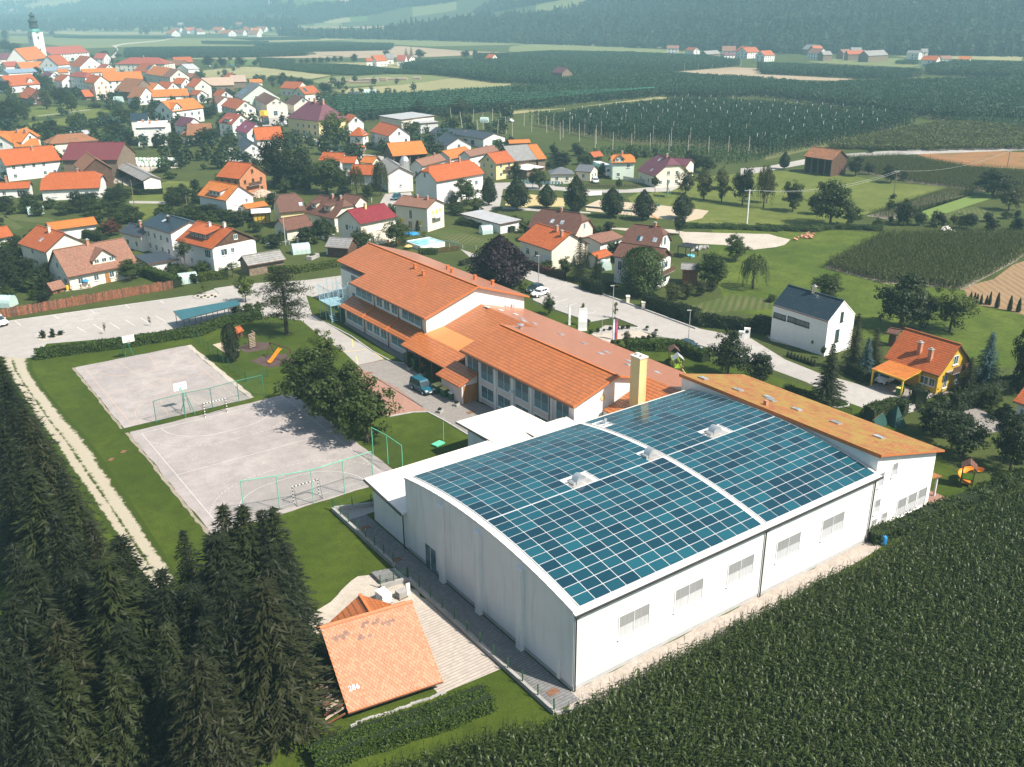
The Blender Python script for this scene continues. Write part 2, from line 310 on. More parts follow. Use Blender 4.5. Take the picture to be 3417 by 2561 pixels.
def smesh(name,verts,faces,mats,rnd=None):
    """fast mesh from numpy arrays; faces (n,4) or (n,3)"""
    me=bpy.data.meshes.new(name);n,k=faces.shape
    me.vertices.add(len(verts));me.vertices.foreach_set('co',np.asarray(verts,np.float32).ravel())
    me.loops.add(n*k);me.loops.foreach_set('vertex_index',faces.astype(np.int32).ravel())
    me.polygons.add(n);me.polygons.foreach_set('loop_start',np.arange(0,n*k,k,dtype=np.int32))
    me.update(calc_edges=True)
    for mm in(mats if isinstance(mats,(list,tuple))else[mats]):me.materials.append(M(mm))
    if rnd is not None:
        a=me.attributes.new('rnd','FLOAT','FACE');a.data.foreach_set('value',np.asarray(rnd,np.float32))
    return me

def leaves(c,nrm,lw,ll,jit=.6,rng=NR,down=None):
    """rhombic leaf faces: centres c (N,3), facing nrm with jitter, half-width lw, half-length ll"""
    N=len(c);n=nrm+rng.normal(0,jit,(N,3));n /= np.linalg.norm(n,axis=1)[:,None]+1e-9
    r=rng.normal(0,1,(N,3))if down is None else down+rng.normal(0,.35,(N,3))
    t=r-(r*n).sum(1)[:,None]*n;t /= np.linalg.norm(t,axis=1)[:,None]+1e-9;b=np.cross(n,t)
    lw=np.broadcast_to(lw,(N,))[:,None];ll=np.broadcast_to(ll,(N,))[:,None]
    v=np.stack([c-t*ll,c+b*lw-n*ll*.12,c+t*ll,c-b*lw-n*ll*.12],1).reshape(-1,3)
    return v,np.arange(4*N).reshape(N,4)
def cat_leaves(parts):
    vs=[];fs=[];o=0
    for v,f in parts:vs.append(v);fs.append(f+o);o+=len(v)
    return np.concatenate(vs),np.concatenate(fs)

def area(name,pts,z,mat,kind='structure',parent=None):
    """flat sheet of ground covering (world XY points)"""
    me=bpy.data.meshes.new(name);n=len(pts)
    ar=sum(pts[i][0]*pts[(i+1)%n][1]-pts[(i+1)%n][0]*pts[i][1]for i in range(n))
    if ar<0:pts=pts[::-1]
    me.from_pydata([(p[0],p[1],z)for p in pts],[],[list(range(n))]);me.update();me.materials.append(M(mat))
    uv=me.uv_layers.new(name='UVMap').data
    for i,p in enumerate(pts):uv[i].uv=(p[0],p[1])
    o=link(name,me,parent)
    if parent is None:o['kind']=kind
    return o
def PX(k,*pts,z=0.0):return[tuple(G(k,x,y,z))for x,y in pts]
def rag(pts,step=2.0,amp=.25,seed=1):
    """break straight borders of a sheet into uneven ones"""
    r=random.Random(seed);out=[]
    for i,p in enumerate(pts):
        q=pts[(i+1)%len(pts)];d=math.hypot(q[0]-p[0],q[1]-p[1]);n=max(1,int(d/step))
        for j in range(n):
            f=j/n;out.append((p[0]+(q[0]-p[0])*f+r.uniform(-amp,amp),p[1]+(q[1]-p[1])*f+r.uniform(-amp,amp),0))
    return out
def inside(x,y,poly):
    """numpy even-odd test"""
    c=np.zeros(len(x),bool);n=len(poly);j=n-1
    for i in range(n):
        xi,yi=poly[i][0],poly[i][1];xj,yj=poly[j][0],poly[j][1]
        with np.errstate(divide='ignore',invalid='ignore'):
            k=((yi>y)!=(yj>y))&(x<(xj-xi)*(y-yi)/(yj-yi+1e-12)+xi)
        c ^= k;j=i
    return c
def gridpts(poly,sx,sy,ang=0.0,jit=.25,rng=NR):
    P=np.array([(p[0],p[1])for p in poly]);ca,sa=math.cos(ang),math.sin(ang)
    u=P[:,0]*ca+P[:,1]*sa;v=-P[:,0]*sa+P[:,1]*ca
    U,V=np.meshgrid(np.arange(u.min(),u.max(),sx),np.arange(v.min(),v.max(),sy));U=U.ravel()+rng.uniform(-jit,jit,U.size)*sx;V=V.ravel()+rng.uniform(-jit,jit,V.size)*sy
    x=U*ca-V*sa;y=U*sa+V*ca;k=inside(x,y,poly);return x[k],y[k]

_gn={}
def scatter(name,label,cat,pts,srcs,smin=.85,smax=1.15,rot=None,parent=None,tilt=0.0):
    """one uncountable mass: copies of the plants in srcs (meshes) stood on pts (N,3)"""
    N=len(pts);me=bpy.data.meshes.new(name);me.vertices.add(N);me.vertices.foreach_set('co',np.asarray(pts,np.float32).ravel())
    a=me.attributes.new('rot','FLOAT_VECTOR','POINT');rv=np.zeros((N,3),np.float32);rv[:,2]=NR.uniform(0,6.28,N)if rot is None else rot
    if tilt:rv[:,:2]=NR.normal(0,tilt,(N,2))
    a.data.foreach_set('vector',rv.ravel())
    a=me.attributes.new('scl','FLOAT','POINT');a.data.foreach_set('value',NR.uniform(smin,smax,N).astype(np.float32))
    a=me.attributes.new('idx','INT','POINT');a.data.foreach_set('value',NR.integers(0,len(srcs),N).astype(np.int32))
    for m in srcs[0].materials:me.materials.append(m)
    o=link(name,me,parent);o['kind']='stuff'
    if parent is None:o['label']=label;o['category']=cat
    key=tuple(s.name for s in srcs)
    if key not in _gn:
        g=bpy.data.node_groups.new('plants_'+srcs[0].name,'GeometryNodeTree')
        g.interface.new_socket('Geometry',in_out='INPUT',socket_type='NodeSocketGeometry');g.interface.new_socket('Geometry',in_out='OUTPUT',socket_type='NodeSocketGeometry')
        N_=g.nodes.new;gi=N_('NodeGroupInput');go=N_('NodeGroupOutput');jn=N_('GeometryNodeJoinGeometry')
        for s in srcs[::-1]:
            so_=bpy.data.objects.new(s.name,s);oi=N_('GeometryNodeObjectInfo');oi.inputs['Object'].default_value=so_
            gt=N_('GeometryNodeGeometryToInstance');g.links.new(oi.outputs['Geometry'],gt.inputs[0]);g.links.new(gt.outputs[0],jn.inputs[0])
        ip=N_('GeometryNodeInstanceOnPoints');ip.inputs['Pick Instance'].default_value=True
        def na(n,t):
            d=N_('GeometryNodeInputNamedAttribute');d.data_type=t;d.inputs['Name'].default_value=n;return[s for s in d.outputs if s.enabled and s.name=='Attribute'][0]
        g.links.new(gi.outputs[0],ip.inputs['Points']);g.links.new(jn.outputs[0],ip.inputs['Instance'])
        g.links.new(na('rot','FLOAT_VECTOR'),ip.inputs['Rotation']);g.links.new(na('scl','FLOAT'),ip.inputs['Scale']);g.links.new(na('idx','INT'),ip.inputs['Instance Index'])
        g.links.new(ip.outputs[0],go.inputs[0]);_gn[key]=g
    md=o.modifiers.new('plants','NODES');md.node_group=_gn[key]
    return o
# ================================================================ terrain, roads, ground coverings
def _interp(x,xs,ys):return np.interp(x,xs,ys)
_noise_ph=NR.uniform(0,6.28,(14,3));_noise_k=NR.uniform(.0012,.007,14);_noise_a=NR.uniform(0,6.28,14)
def wobble(x,y):
    s=0
    for k,a,p in zip(_noise_k,_noise_a,_noise_ph):s=s+np.sin(k*(x*np.cos(a)+y*np.sin(a))+p[0])*(.0022/k)
    return s
def theta_r(x,y):
    r=np.hypot(x,y);th=np.degrees(np.arctan2(x*_cr[0]+y*_cr[1],x*_cf[0]+y*_cf[1]));return th,r
def R0f(th):return _interp(th,[-180,-100,-60,-27,-14,-11.5,0,8,15,27,60,100,180],[2500,3000,3300,3000,2450,2050,1640,1400,1260,1230,1300,1800,2500])
def height(x,y):
    th,r=theta_r(x,y);d=np.maximum(0,r-R0f(th))
    s1=_interp(th,[-60,-27,-12,0,12,27,60],[.015,.013,.05,.115,.13,.13,.08]);d1=_interp(th,[-60,-27,-12,0,12,27,60],[1700,1700,900,550,260,260,400]);s2=_interp(th,[-60,-27,-12,0,12,27,60],[.10,.10,.15,.22,.26,.26,.2])
    h=s1*d+s2*np.maximum(0,d-d1);h=190*(1-np.exp(-h/190));return h+wobble(x,y)*9*np.clip(d/900,0,1)*np.clip(h/40,0,1)
def terrain():
    ths=np.concatenate([np.arange(-180,-32,4),np.arange(-32,32,.5),np.arange(32,180,4)]);nt_=len(ths)
    us=[0,.02,.06,.15,.3,.5,.7,.85,1.0];ds=[25,60,110,170,240,320,420,540,680,840,1020,1240,1500,1800,2200,2700,3400,4400,6000]
    V=[];az=math.atan2(_cf[1],_cf[0])
    for u in us+ds:
        for t in ths:
            r=R0f(t)*u if u<=1 else R0f(t)+u
            if u==0:r=.01
            a=az-math.radians(t);V.append((r*math.cos(a),r*math.sin(a)))
    V=np.array(V);z=height(V[:,0],V[:,1]);nr=len(us)+len(ds);F_=[];MI=[]
    r=random.Random(3)
    strips={}
    for k in range(nr-1):
        cur=0;left=0
        for i in range(nt_):
            j=(i+1)%nt_;F_.append((k*nt_+i,(k+1)*nt_+i,(k+1)*nt_+j,k*nt_+j)[::-1])
            if k<len(us)-1:MI.append(0);continue
            if left<=0:cur=r.choice([0,1,1,2,3,4])if ths[i]<-8 else r.choice([0,0,4,4]);left=r.randint(2,9)
            left-=1;MI.append(cur)
    me=bpy.data.meshes.new('terrain');me.from_pydata([(p[0],p[1],h)for p,h in zip(V,z)],[],F_);me.update()
    for m in('terrain','field_pale','field_tan','field_green','field_lime'):me.materials.append(M(m))
    me.polygons.foreach_set('material_index',MI);me.polygons.foreach_set('use_smooth',[True]*len(F_))
    o=link('terrain',me);o['kind']='structure'
terrain()
_z=[0.0]
def sheet(name,mat,pts,z,step=0,amp=.25):
    return area(name,rag(pts,step,amp,len(pts)+int(z*1000))if step else pts,z,mat)

# lawns of the school grounds and the meadows around (lowest sheets)
sheet('school_lawn','grass',[(-30,15),(22,40),(95,36),(110,70),(100,140),(104,176),(60,175),(-20,172),(-60,120),(-60,60)],.004,4,.3)
sheet('meadow','rough_meadow',PX('b4',(-420,700),(430,730),(1010,760),(520,1010),(1000,1160),(1720,1240),(2250,1480),(2500,1900),(1500,1900),(700,1600),(-300,1420),(-480,1000)),.006,6,.5)
sheet('mown_meadow','meadow',PX('b4',(-1160,460),(-900,330),(0,230),(650,250),(1000,330),(1560,370),(840,610),(560,740),(-400,720),(-1000,600)),.008,6,.4)
sheet('park_lawn','meadow',PX('a1',(-30,1190),(220,1060),(700,990),(1140,930),(1140,1000),(800,1060),(250,1130)),.008,8,1.0)
sheet('park_lawn','meadow',PX('a1',(240,1020),(240,925),(560,890),(960,950),(960,985),(600,975)),.012,8,1.0)
sheet('village_lawn','meadow',PX('b1',(1130,420),(1450,320),(1700,330),(1640,440),(1440,560),(1180,680),(1120,520)),.008,4,.4)
sheet('field_strip','field_pale',PX('a3',(-10,985),(920,885),(1380,845),(1310,830),(500,930),(-10,955)),.008)
for n,(m,k,p)in enumerate([
('poppy','b4',[(1290,85),(1500,62),(1850,58),(2300,75),(2300,215),(1750,190),(1400,125)]),
('stubble','b4',[(1720,1250),(1850,1150),(2100,1030),(2300,940),(2420,1500),(2050,1400),(1740,1330)]),
('potato','b4',[(1290,560),(1850,400),(2000,450),(1500,640),(1300,620)]),
('field_pale','a2',[(680,770),(1250,730),(1850,655),(2212,655),(2212,740),(1500,790),(800,805)]),
('field_lime','a2',[(480,700),(640,660),(1240,640),(1850,655),(1250,730),(640,750)]),
('field_tan','a2',[(490,425),(1270,398),(1800,440),(2300,455),(1500,490),(900,500),(530,470)]),
('field_pale','a2',[(600,540),(1240,535),(2030,628),(1600,610),(1180,605),(900,570)]),
('field_tan','a2',[(-400,490),(540,470),(800,498),(350,500),(-300,520)]),
('field_pale','a2',[(-200,570),(60,580),(640,650),(500,680),(250,650),(-100,640)]),
('field_lime','a2',[(540,310),(1400,345),(2300,360),(2300,385),(1500,400),(1190,385),(700,345)]),
('field_pale','a2',[(-200,320),(540,310),(800,345),(0,365)]),
('field_lime','a3',[(0,400),(300,370),(850,400),(1400,430),(1700,470),(350,430),(0,455)]),
('field_tan','a3',[(1290,600),(1810,575),(2212,590),(2212,670),(1700,640)]),
('field_tan','a4',[(0,575),(900,620),(1050,655),(600,690),(0,672)]),
('field_lime','a4',[(350,530),(650,490),(1180,500),(1350,560),(1320,580),(900,560)]),
('field_pale','a4',[(1100,480),(2212,480),(2212,520),(1700,505),(1350,500)]),
('field_pale','a4',[(1390,600),(1850,612),(1840,635),(1390,625)]),
('field_lime','a1',[(80,310),(900,330),(2212,330),(2212,395),(1090,405),(700,420),(380,380),(80,370)]),
('field_pale','a1',[(0,230),(650,225),(1250,260),(1500,300),(700,300),(60,270)]),
('field_tan','a1',[(60,228),(640,222),(660,255),(200,262)]),
('field_pale','a1',[(1470,490),(2212,480),(2212,500),(1600,510)]),
('field_green','a1',[(1960,510),(2400,505),(2500,545),(2000,570)]),
('field_pale','a1',[(1640,620),(1900,590),(2400,580),(2300,680),(1700,665)]),
]):
    sheet('field',m,PX(k,*p),.012+.004*n,30,2.0)
# roads
sheet('road','road',PX('b3',(-420,905),(-150,1000),(155,1080),(640,1232),(800,1295),(1150,1418),(1640,1590))+PX('c4',(-110,130),(180,308),(470,425),(880,540),(1270,660),(1300,740),(1180,780),(900,740),(620,640),(360,500),(90,400),(-200,300))+PX('c3',(1650,190),(1400,135),(1100,60),(700,95))+PX('b3',(820,1560),(1110,1575),(900,1490),(690,1530),(390,1425),(205,1345),(180,1260),(335,1245),(150,1165),(-300,1010)),.016)
sheet('village_road','road',PX('e3',(-120,130),(60,150),(210,165),(420,200),(400,215),(190,195),(0,165),(-140,150)),.016)
sheet('village_road','road',PX('e3',(245,395),(400,385),(410,400),(330,440),(300,520),(230,470),(215,450)),.016)
sheet('village_road','road',PX('e3',(860,330),(1020,325),(1270,345),(1270,375),(960,365),(940,470),(820,520),(800,470)),.016)
sheet('village_road','road',PX('b3',(130,345),(480,375),(700,395),(1000,395),(1300,365),(1440,345),(1480,365),(1380,410),(900,425),(470,405),(110,375)),.018)
sheet('village_road','road',PX('b2',(1750,610),(2130,660),(2130,690),(1760,600)),.016)
sheet('country_road','road',PX('b4',(-200,210),(0,200),(330,135),(680,88),(1200,52),(2300,22),(2300,52),(1100,98),(680,118),(330,180),(0,240),(-200,270)),.018)
sheet('gravel_yard','gravel',PX('b3',(690,720),(1400,735),(1500,760),(2220,775),(2400,820),(2380,870),(2100,910),(1850,870),(1500,850),(1440,770),(1000,745)),.014,3,.5)
sheet('dirt_road','gravel',PX('a1',(940,500),(990,500),(1005,420),(960,395),(1060,375),(1400,345),(1530,325),(1410,350),(1060,385),(1000,400),(1015,430)),.1)
sheet('shop_yard','road',PX('a2',(-120,1000),(60,960),(280,955),(300,1000),(250,1080),(60,1085),(-100,1080)),.016)
sheet('village_road','road',PX('a2',(390,1170),(450,1170),(620,1230),(760,1290),(640,1300),(440,1220)),.018)
sheet('farm_yard','gravel',PX('b1',(1200,125),(1500,130),(1560,200),(1260,240),(1240,340),(1100,360),(970,340),(980,290),(1100,250)),.014,3,.5)
sheet('driveway','paver_light',PX('b1',(1280,1000),(1500,930),(1700,960),(1640,1060),(1340,1060)),.014)
sheet('lane','road',PX('b1',(1890,0),(1960,0),(2070,130),(2230,150),(2230,160),(1870,150),(1990,110)),.014)
sheet('footpath','road',PX('b1',(1110,492),(1440,497),(1440,516),(1110,512)),.016)
# parking and drives at the school
sheet('parking','road',PX('b1',(-500,1640),(45,1530),(1650,1308),(1840,1250),(2160,1200))+PX('b2',(455,1170),(760,1130),(760,1300),(600,1345),(440,1300))+PX('s3',(935,215),(870,255),(520,215),(0,340))+PX('c1',(400,175),(300,290),(215,300),(20,285),(-400,180)),.016)
sheet('drive','road',PX('s3',(860,255),(940,210),(1270,420))+PX('c2',(830,112),(1000,232),(1110,308),(885,360),(760,240),(600,140)),.018)
sheet('paved_yard','paver',PX('c2',(880,358),(1105,312),(1290,345),(1560,560),(1830,640),(2300,840),(2050,990),(1900,1000),(1620,832),(1480,760),(1440,720),(1230,560),(930,400)),.020)
sheet('brick_paving','paver_pink',PX('c2',(890,380),(935,402),(1230,562),(1440,722),(1490,762),(1350,766),(1150,802),(1000,760),(900,500)),.024)
sheet('path','paver_grey',PX('s1',(225,462),(535,660),(560,640),(240,440)),.02)
# sports courts
area('handball_court',rag([(24.2,88.6),(47.0,88.6),(47.0,121.0),(24.2,121.0)],1.5,.10,4),.020,'court')
area('basketball_court',rag([(24.0,122.6),(41.3,122.6),(41.3,151.0),(24.0,151.0)],1.5,.10,5),.020,'court')
for nm,(x0,x1,y0,y1)in{'court_border':(23.75,24.15,88.5,121.0),'court_edge':(23.6,23.95,122.6,151.1)}.items():
    area(nm,rag([(x0,y0),(x1,y0),(x1,y1),(x0,y1)],.8,.12,8),.014,'dirt')
area('court_edge',rag([(41.35,122.6),(42.1,122.6),(42.1,151),(41.35,151)],1,.12,9),.014,'gravel')
# wheel track beside the spruces
def strip(name,mat,L_,R_,z):
    me=bpy.data.meshes.new(name);n=len(L_);vs=[];fs=[];K=4;uvs=[]
    for a,b in zip(L_,R_):
        a,b=Vector(a),Vector(b);e=(b-a)*.22;a,b=a-e,b+e
        for k in range(K+1):p=a.lerp(b,k/K);vs.append((p.x,p.y,z));uvs.append(-1.44+2.88*k/K)
    for i in range(n-1):
        for k in range(K):fs.append((i*(K+1)+k,(i+1)*(K+1)+k,(i+1)*(K+1)+k+1,i*(K+1)+k+1))
    me.from_pydata(vs,[],fs);me.update();me.materials.append(M(mat));at_=me.attributes.new('across','FLOAT','POINT');at_.data.foreach_set('value',uvs);o=link(name,me);o['kind']='structure'
def _track(name):
    """two gravel ruts worn through the grass, ragged at their edges"""
    t=NT(name);p=t.pos();v=t.n('Attribute',attribute_name='across').outputs['Fac'];n=t.noise(p,1.1,5,.75);n2=t.noise(p,.25,3)
    a=t.math('ABSOLUTE',t.math('ADD',v,.62));b=t.math('ABSOLUTE',t.math('SUBTRACT',v,.38));d=t.math('MINIMUM',t.math('MULTIPLY',a,1.55),b)
    f=t.math('ADD',d,t.math('ADD',t.math('MULTIPLY',t.math('SUBTRACT',n,.5),1.3),t.math('MULTIPLY',t.math('SUBTRACT',n2,.5),.5)));f=t.ramp(f,.62,.42)
    g1=t.mix(t.noise(p,6,3),(.46,.42,.34),(.30,.26,.19));g2=t.mix(t.noise(p,4,3),(.05,.075,.012),(.03,.05,.007));c=t.mix(f,g2,g1);t.l(c,t.b.inputs['Base Color']);t.set(rough=.95,spec=.1);t.bump(t.noise(p,8,3),.6,.06);return t.mat
_MD['track']=_track
TL_=PX('c1',(10,250),(60,400),(180,580),(340,840),(480,1020),(630,1250),(760,1430),(900,1640))+PX('d1',(980,560))
TR_=PX('c1',(225,280),(240,400),(345,560),(560,830),(690,970),(860,1210),(1000,1430),(1130,1620))+PX('d1',(1100,480))
strip('gravel_track','track',TL_,TR_,.012)
# around the hall
area('wall_path',[(36.9,46.2),(39.4,46.2),(39.4,83),(36.9,83)],.012,'paver_grey')
area('hall_yard',[(36.9,83.02),(39.4,83.02),(41.5,83.0),(41.2,84.0),(36.9,85.7)],.010,'concrete');area('step_landing',[(34.2,69.6),(36.8,69.3),(36.8,71.9),(34.2,71.3)],.010,'concrete')
area('gravel_strip',rag([(38.2,44.9),(38.2,46.1),(39.4,47.3),(79,47.3),(79,45.6),(60,45.2)],1.5,.15,2),.010,'pebble')
area('patio',[(30.6,53.3),(36.5,53.0),(36.5,64.0),(30.6,64.2)],.012,'paver_light')
area('gravel_patch',rag([(26,62),(36.5,63.9),(36.5,71),(33,72.5),(26,69)],1,.3,6),.008,'gravel')
area('flagstones',[(90.3,47.2),(94,46.6),(94.4,56),(90.3,56)],.010,'paver_pink')
# sand pits and play surfaces
sheet('bark_bed','bark',PX('s3',(415,440),(520,405),(620,410),(650,450),(470,485)),.012,.8,.2)
sheet('bark_bed','bark',PX('s3',(495,540),(600,500),(760,490),(800,560),(640,590)),.012,.8,.2)
sheet('sand_pit','sand',PX('s3',(232,425),(300,408),(430,465),(325,488)),.014)
sheet('beach_court','sand_yellow',PX('b3',(-30,450),(180,435),(470,470),(470,540),(100,545),(-30,530)),.014,3,.3)
sheet('beach_court','sand',PX('b3',(770,480),(1290,530),(1710,575),(1650,640),(1530,672),(1100,620),(650,575),(660,530)),.014,3,.3)
sheet('footpath','road',PX('b3',(-60,545),(470,570),(700,590),(690,600),(300,585),(-60,560)),.016)
for k,p in(('b2',[(1480,770),(1700,740),(2000,830),(1960,880),(1750,860)]),('b3',[(1520,1400),(1900,1300),(2250,1330),(2250,1420),(1900,1440),(1640,1470)]),('b1',[(30,620),(200,600),(480,650),(420,690),(120,660)]),('b1',[(0,620),(30,615),(200,720),(120,740),(0,660)]),('b4',[(1320,590),(1800,540),(2100,640),(1700,660)])):
    sheet('vegetable_patch','garden',PX(k,*p),.012,2,.3)
sheet('car_park_lawn','grass',PX('b3',(155,1175),(240,1195),(340,1240),(250,1255),(160,1250)),.024)
sheet('island_lawn','grass',PX('c4',(520,660),(620,640),(720,690),(715,705),(620,720),(500,700)),.024)
sheet('entrance_path','paver_light',PX('c3',(700,95),(1000,70),(1110,60),(1200,95),(1250,115),(880,140),(860,170)),.022)
sheet('cul_de_sac','paver',PX('c4',(860,540),(1000,500),(1230,540),(1300,560),(1640,590),(1290,660)),.024)
sheet('neighbour_drive','paver',PX('c4',(1600,760),(1800,700),(1960,800),(2100,900),(1900,940),(1700,830)),.012)
sheet('tidy_gravel','gravel',PX('b4',(-20,1590),(240,1680),(470,1760),(300,1740),(60,1680)),.012)
def stripes(name,mat,segs,w,z,parent=None):
    mb=MB()
    for a,b in segs:
        a=Vector((a[0],a[1],z));b=Vector((b[0],b[1],z));d=(b-a).normalized();n=Vector((-d.y,d.x,0))*(w/2)
        mb.face([a-n,b-n,b+n,a+n])
    o=mb.build(name,mat);o['kind']='structure';return o
def arc(cx,cy,r,a0,a1,n=24):return[(cx+r*math.cos(math.radians(a0+(a1-a0)*i/n)),cy+r*math.sin(math.radians(a0+(a1-a0)*i/n)))for i in range(n+1)]
def chain(p):return list(zip(p[:-1],p[1:]))
L,R_,B0,B1,BM,CX=25.45,45.5,90.2,119.6,104.9,35.5
hb=[((L,B0),(L,B1)),((R_,B0),(R_,B1)),((L,B0),(R_,B0)),((L,B1),(R_,B1)),((L,BM),(R_,BM))]
for yb,s in((B0,1),(B1,-1)):
    p=arc(CX-1.5,yb,6,180,180-90*1,14)if s>0 else arc(CX-1.5,yb,6,180,270,14)
    q=arc(CX+1.5,yb,6,90,0,14)if s>0 else arc(CX+1.5,yb,6,270,360,14)
    hb+=chain(p+q)
    p=arc(CX-1.5,yb,9,180,90,22)if s>0 else arc(CX-1.5,yb,9,180,270,22)
    q=arc(CX+1.5,yb,9,90,0,22)if s>0 else arc(CX+1.5,yb,9,270,360,22)
    pts=[a for a in p+q]
    for a,b in chain(pts):
        m=((a[0]+b[0])/2,(a[1]+b[1])/2)
        if L<a[0]<R_:hb.append((a,m))
    hb.append(((CX-.6,yb+s*7),(CX+.6,yb+s*7)))
stripes('handball_markings','line_white',hb,.055,.026)
bx0,bx1,by0,by1=25.2,39.9,123.6,149.6;bc=(bx0+bx1)/2;bm=(by0+by1)/2
bb=[((bx0,by0),(bx0,by1)),((bx1,by0),(bx1,by1)),((bx0,by0),(bx1,by0)),((bx0,by1),(bx1,by1)),((bx0,bm),(bx1,bm))]+chain(arc(bc,bm,1.8,0,360,24))
for yb,s in((by0,1),(by1,-1)):
    bb+=chain(arc(bc,yb+s*1.6,6.2,0,180*s,20))+[((bc-2.4,yb),(bc-1.8,yb+s*5.8)),((bc+2.4,yb),(bc+1.8,yb+s*5.8)),((bc-1.8,yb+s*5.8),(bc+1.8,yb+s*5.8))]+chain(arc(bc,yb+s*5.8,1.8,0,180*s,12))
stripes('basketball_markings','line_orange',bb,.07,.026)
sg=[]
for x0,y0,x1,y1 in((1070,1380,1115,1412),(770,1425,815,1455),(455,1470,510,1505),(130,1525,180,1560),(1075,1415,1160,1400),(770,1468,860,1450),(700,1520,860,1500),(370,1570,540,1548),(1370,1345,1410,1372),(940,1535,1030,1590),(1080,1515,1160,1565),(1205,1495,1290,1545),(1335,1478,1420,1525),(800,1550,880,1600),(660,1575,740,1620)):
    sg.append((tuple(G('b1',x0,y0)),tuple(G('b1',x1,y1))))
stripes('parking_markings','line_white',sg,.12,.022)
stripes('drive_markings','line_yellow',[(tuple(G('c2',a,b)),tuple(G('c2',c,d)))for a,b,c,d in((835,135,845,205),(870,280,885,345),(1010,240,1105,308),(760,245,960,225),(830,115,1010,240))],.12,.026)
stripes('drain_channel','rust',[(tuple(G('c2',885,360)),tuple(G('c2',1105,315)))],.2,.026)
stripes('paving_edge','gutter',[(tuple(G('c2',1000,445)),tuple(G('c2',1445,720)))],.18,.03)
sg=[(tuple(G('b3',a,b)),tuple(G('b3',c,d)))for a,b,c,d in((330,1330,420,1310),(400,1360,500,1335),(480,1400,580,1370),(560,1435,660,1405),(650,1470,745,1440))]
stripes('parking_markings','line_white',sg,.12,.022)

# kerbs
def kerb(pts,name='kerb',w=.18,h=.12,closed=False):
    mb=MB();n=len(pts)
    for i in range(n if closed else n-1):
        a=Vector((*pts[i][:2],h/2));b=Vector((*pts[(i+1)%n][:2],h/2));mb.bar(a,b,w,h)
    o=mb.build(name,'kerb');o['kind']='structure';return o
kerb(PX('b1',(45,1530),(1650,1306),(1680,1330),(1760,1335),(1880,1310),(1890,1290),(1840,1248),(2155,1200)))
kerb(PX('c2',(620,0),(830,112),(1010,240),(1180,330),(1290,345)))
kerb(PX('c2',(1150,802),(1350,765),(1480,760),(1620,832),(1900,1000)))
kerb(PX('b3',(155,1170),(335,1245),(270,1262)))
kerb(PX('b3',(205,1345),(390,1425),(690,1530),(900,1490),(1110,1572),(1090,1590)))
kerb(PX('c4',(500,700),(620,720),(715,705),(722,690),(640,640)))
kerb(PX('c3',(1250,115),(1400,130),(1600,195)))
kerb(PX('b3',(640,1232),(800,1297),(1000,1370),(1600,1592)),w=.3,h=.25)
kerb(PX('c1',(300,130),(310,100),(340,85),(420,90)))
# ================================================================ sports hall with its solar roof
def wall_hole(mb,p,q,z0,z1,m=0,th=.3):
    """straight wall between plan points p and q"""
    mb.bar((p[0],p[1],(z0+z1)/2),(q[0],q[1],(z0+z1)/2),th,z1-z0,m)
_wc={}
def window(parent,p,nrm,w,h,frame='trim_white',pane='glass',bars=1,sill=True,name='window',depth=.06,rows_=0):
    """framed window: p = centre on the wall face in parent space, nrm = outward plan direction angle"""
    key=(round(w,2),round(h,2),frame,pane,bars,sill,rows_)
    if key not in _wc:
        t=max(.05,min(.09,w*.07));f=MB()
        for x0,x1,z0,z1 in((-w/2,-w/2+t,-h/2,h/2),(w/2-t,w/2,-h/2,h/2),(-w/2+t,w/2-t,-h/2,-h/2+t),(-w/2+t,w/2-t,h/2-t,h/2)):f.box(x0,x1,-depth,.02,z0,z1)
        for i in range(bars):
            x=-w/2+w*(i+1)/(bars+1);f.box(x-.025,x+.025,-depth+.01,.0,-h/2+t,h/2-t)
        for i in range(rows_):
            z=-h/2+h*(i+1)/(rows_+1);f.box(-w/2+t,w/2-t,-depth+.013,-.003,z-.025,z+.025)
        if sill:f.box(-w/2-.06,w/2+.06,-.16,.02,-h/2-.07,-h/2-.003)
        g=MB();g.box(-w/2+t,w/2-t,-.02,.015,-h/2+t,h/2-t)
        _wc[key]=(f.mesh(name,frame),g.mesh('pane',pane))
    f,g=_wc[key];o=link(name,f,parent,p,nrm+math.pi/2);link('pane',g,o);return o
X0,X1,Y0,Y1=39.5,79.0,47.25,73.9
ZN,ZF,ZR=7.65,8.25,9.35
def roofz(y):
    f=(y-Y0)/(Y1-Y0);base=ZN+(ZF-ZN)*f;return base+(ZR-(ZN+ZF)/2)*(1-(2*f-1)**2)
hall=thing('sports_hall','large white sports hall with a curved roof covered in blue solar panels','sports hall',(0,0,0))
ys=[Y0+(Y1-Y0)*i/24 for i in range(25)]
g=MB()
for x,s in((X0,1),(X1,-1)):
    for a,b in zip(ys[:-1],ys[1:]):
        q=[(x,a,.45),(x,b,.45),(x,b,roofz(b)),(x,a,roofz(a))];g.face(q[::-1]if s>0 else q)
g.face([(X0,Y0,.45),(X1,Y0,.45),(X1,Y0,ZN),(X0,Y0,ZN)]);g.face([(X1,Y1,.45),(X0,Y1,.45),(X0,Y1,ZF),(X1,Y1,ZF)])
g.build('wall','hall_white',hall)
g=MB();g.box(X0+.04,X1-.04,Y0+.04,Y1-.04,-.2,.45);g.build('plinth','plinth',hall)
g=MB()
for a,b in zip(ys[:-1],ys[1:]):
    ea=roofz(a)+.05;eb=roofz(b)+.05;xa,xb=X0-.08,X1+.1
    g.slab([(xa,a,ea),(xb,a,ea),(xb,b,eb),(xa,b,eb)],.14)
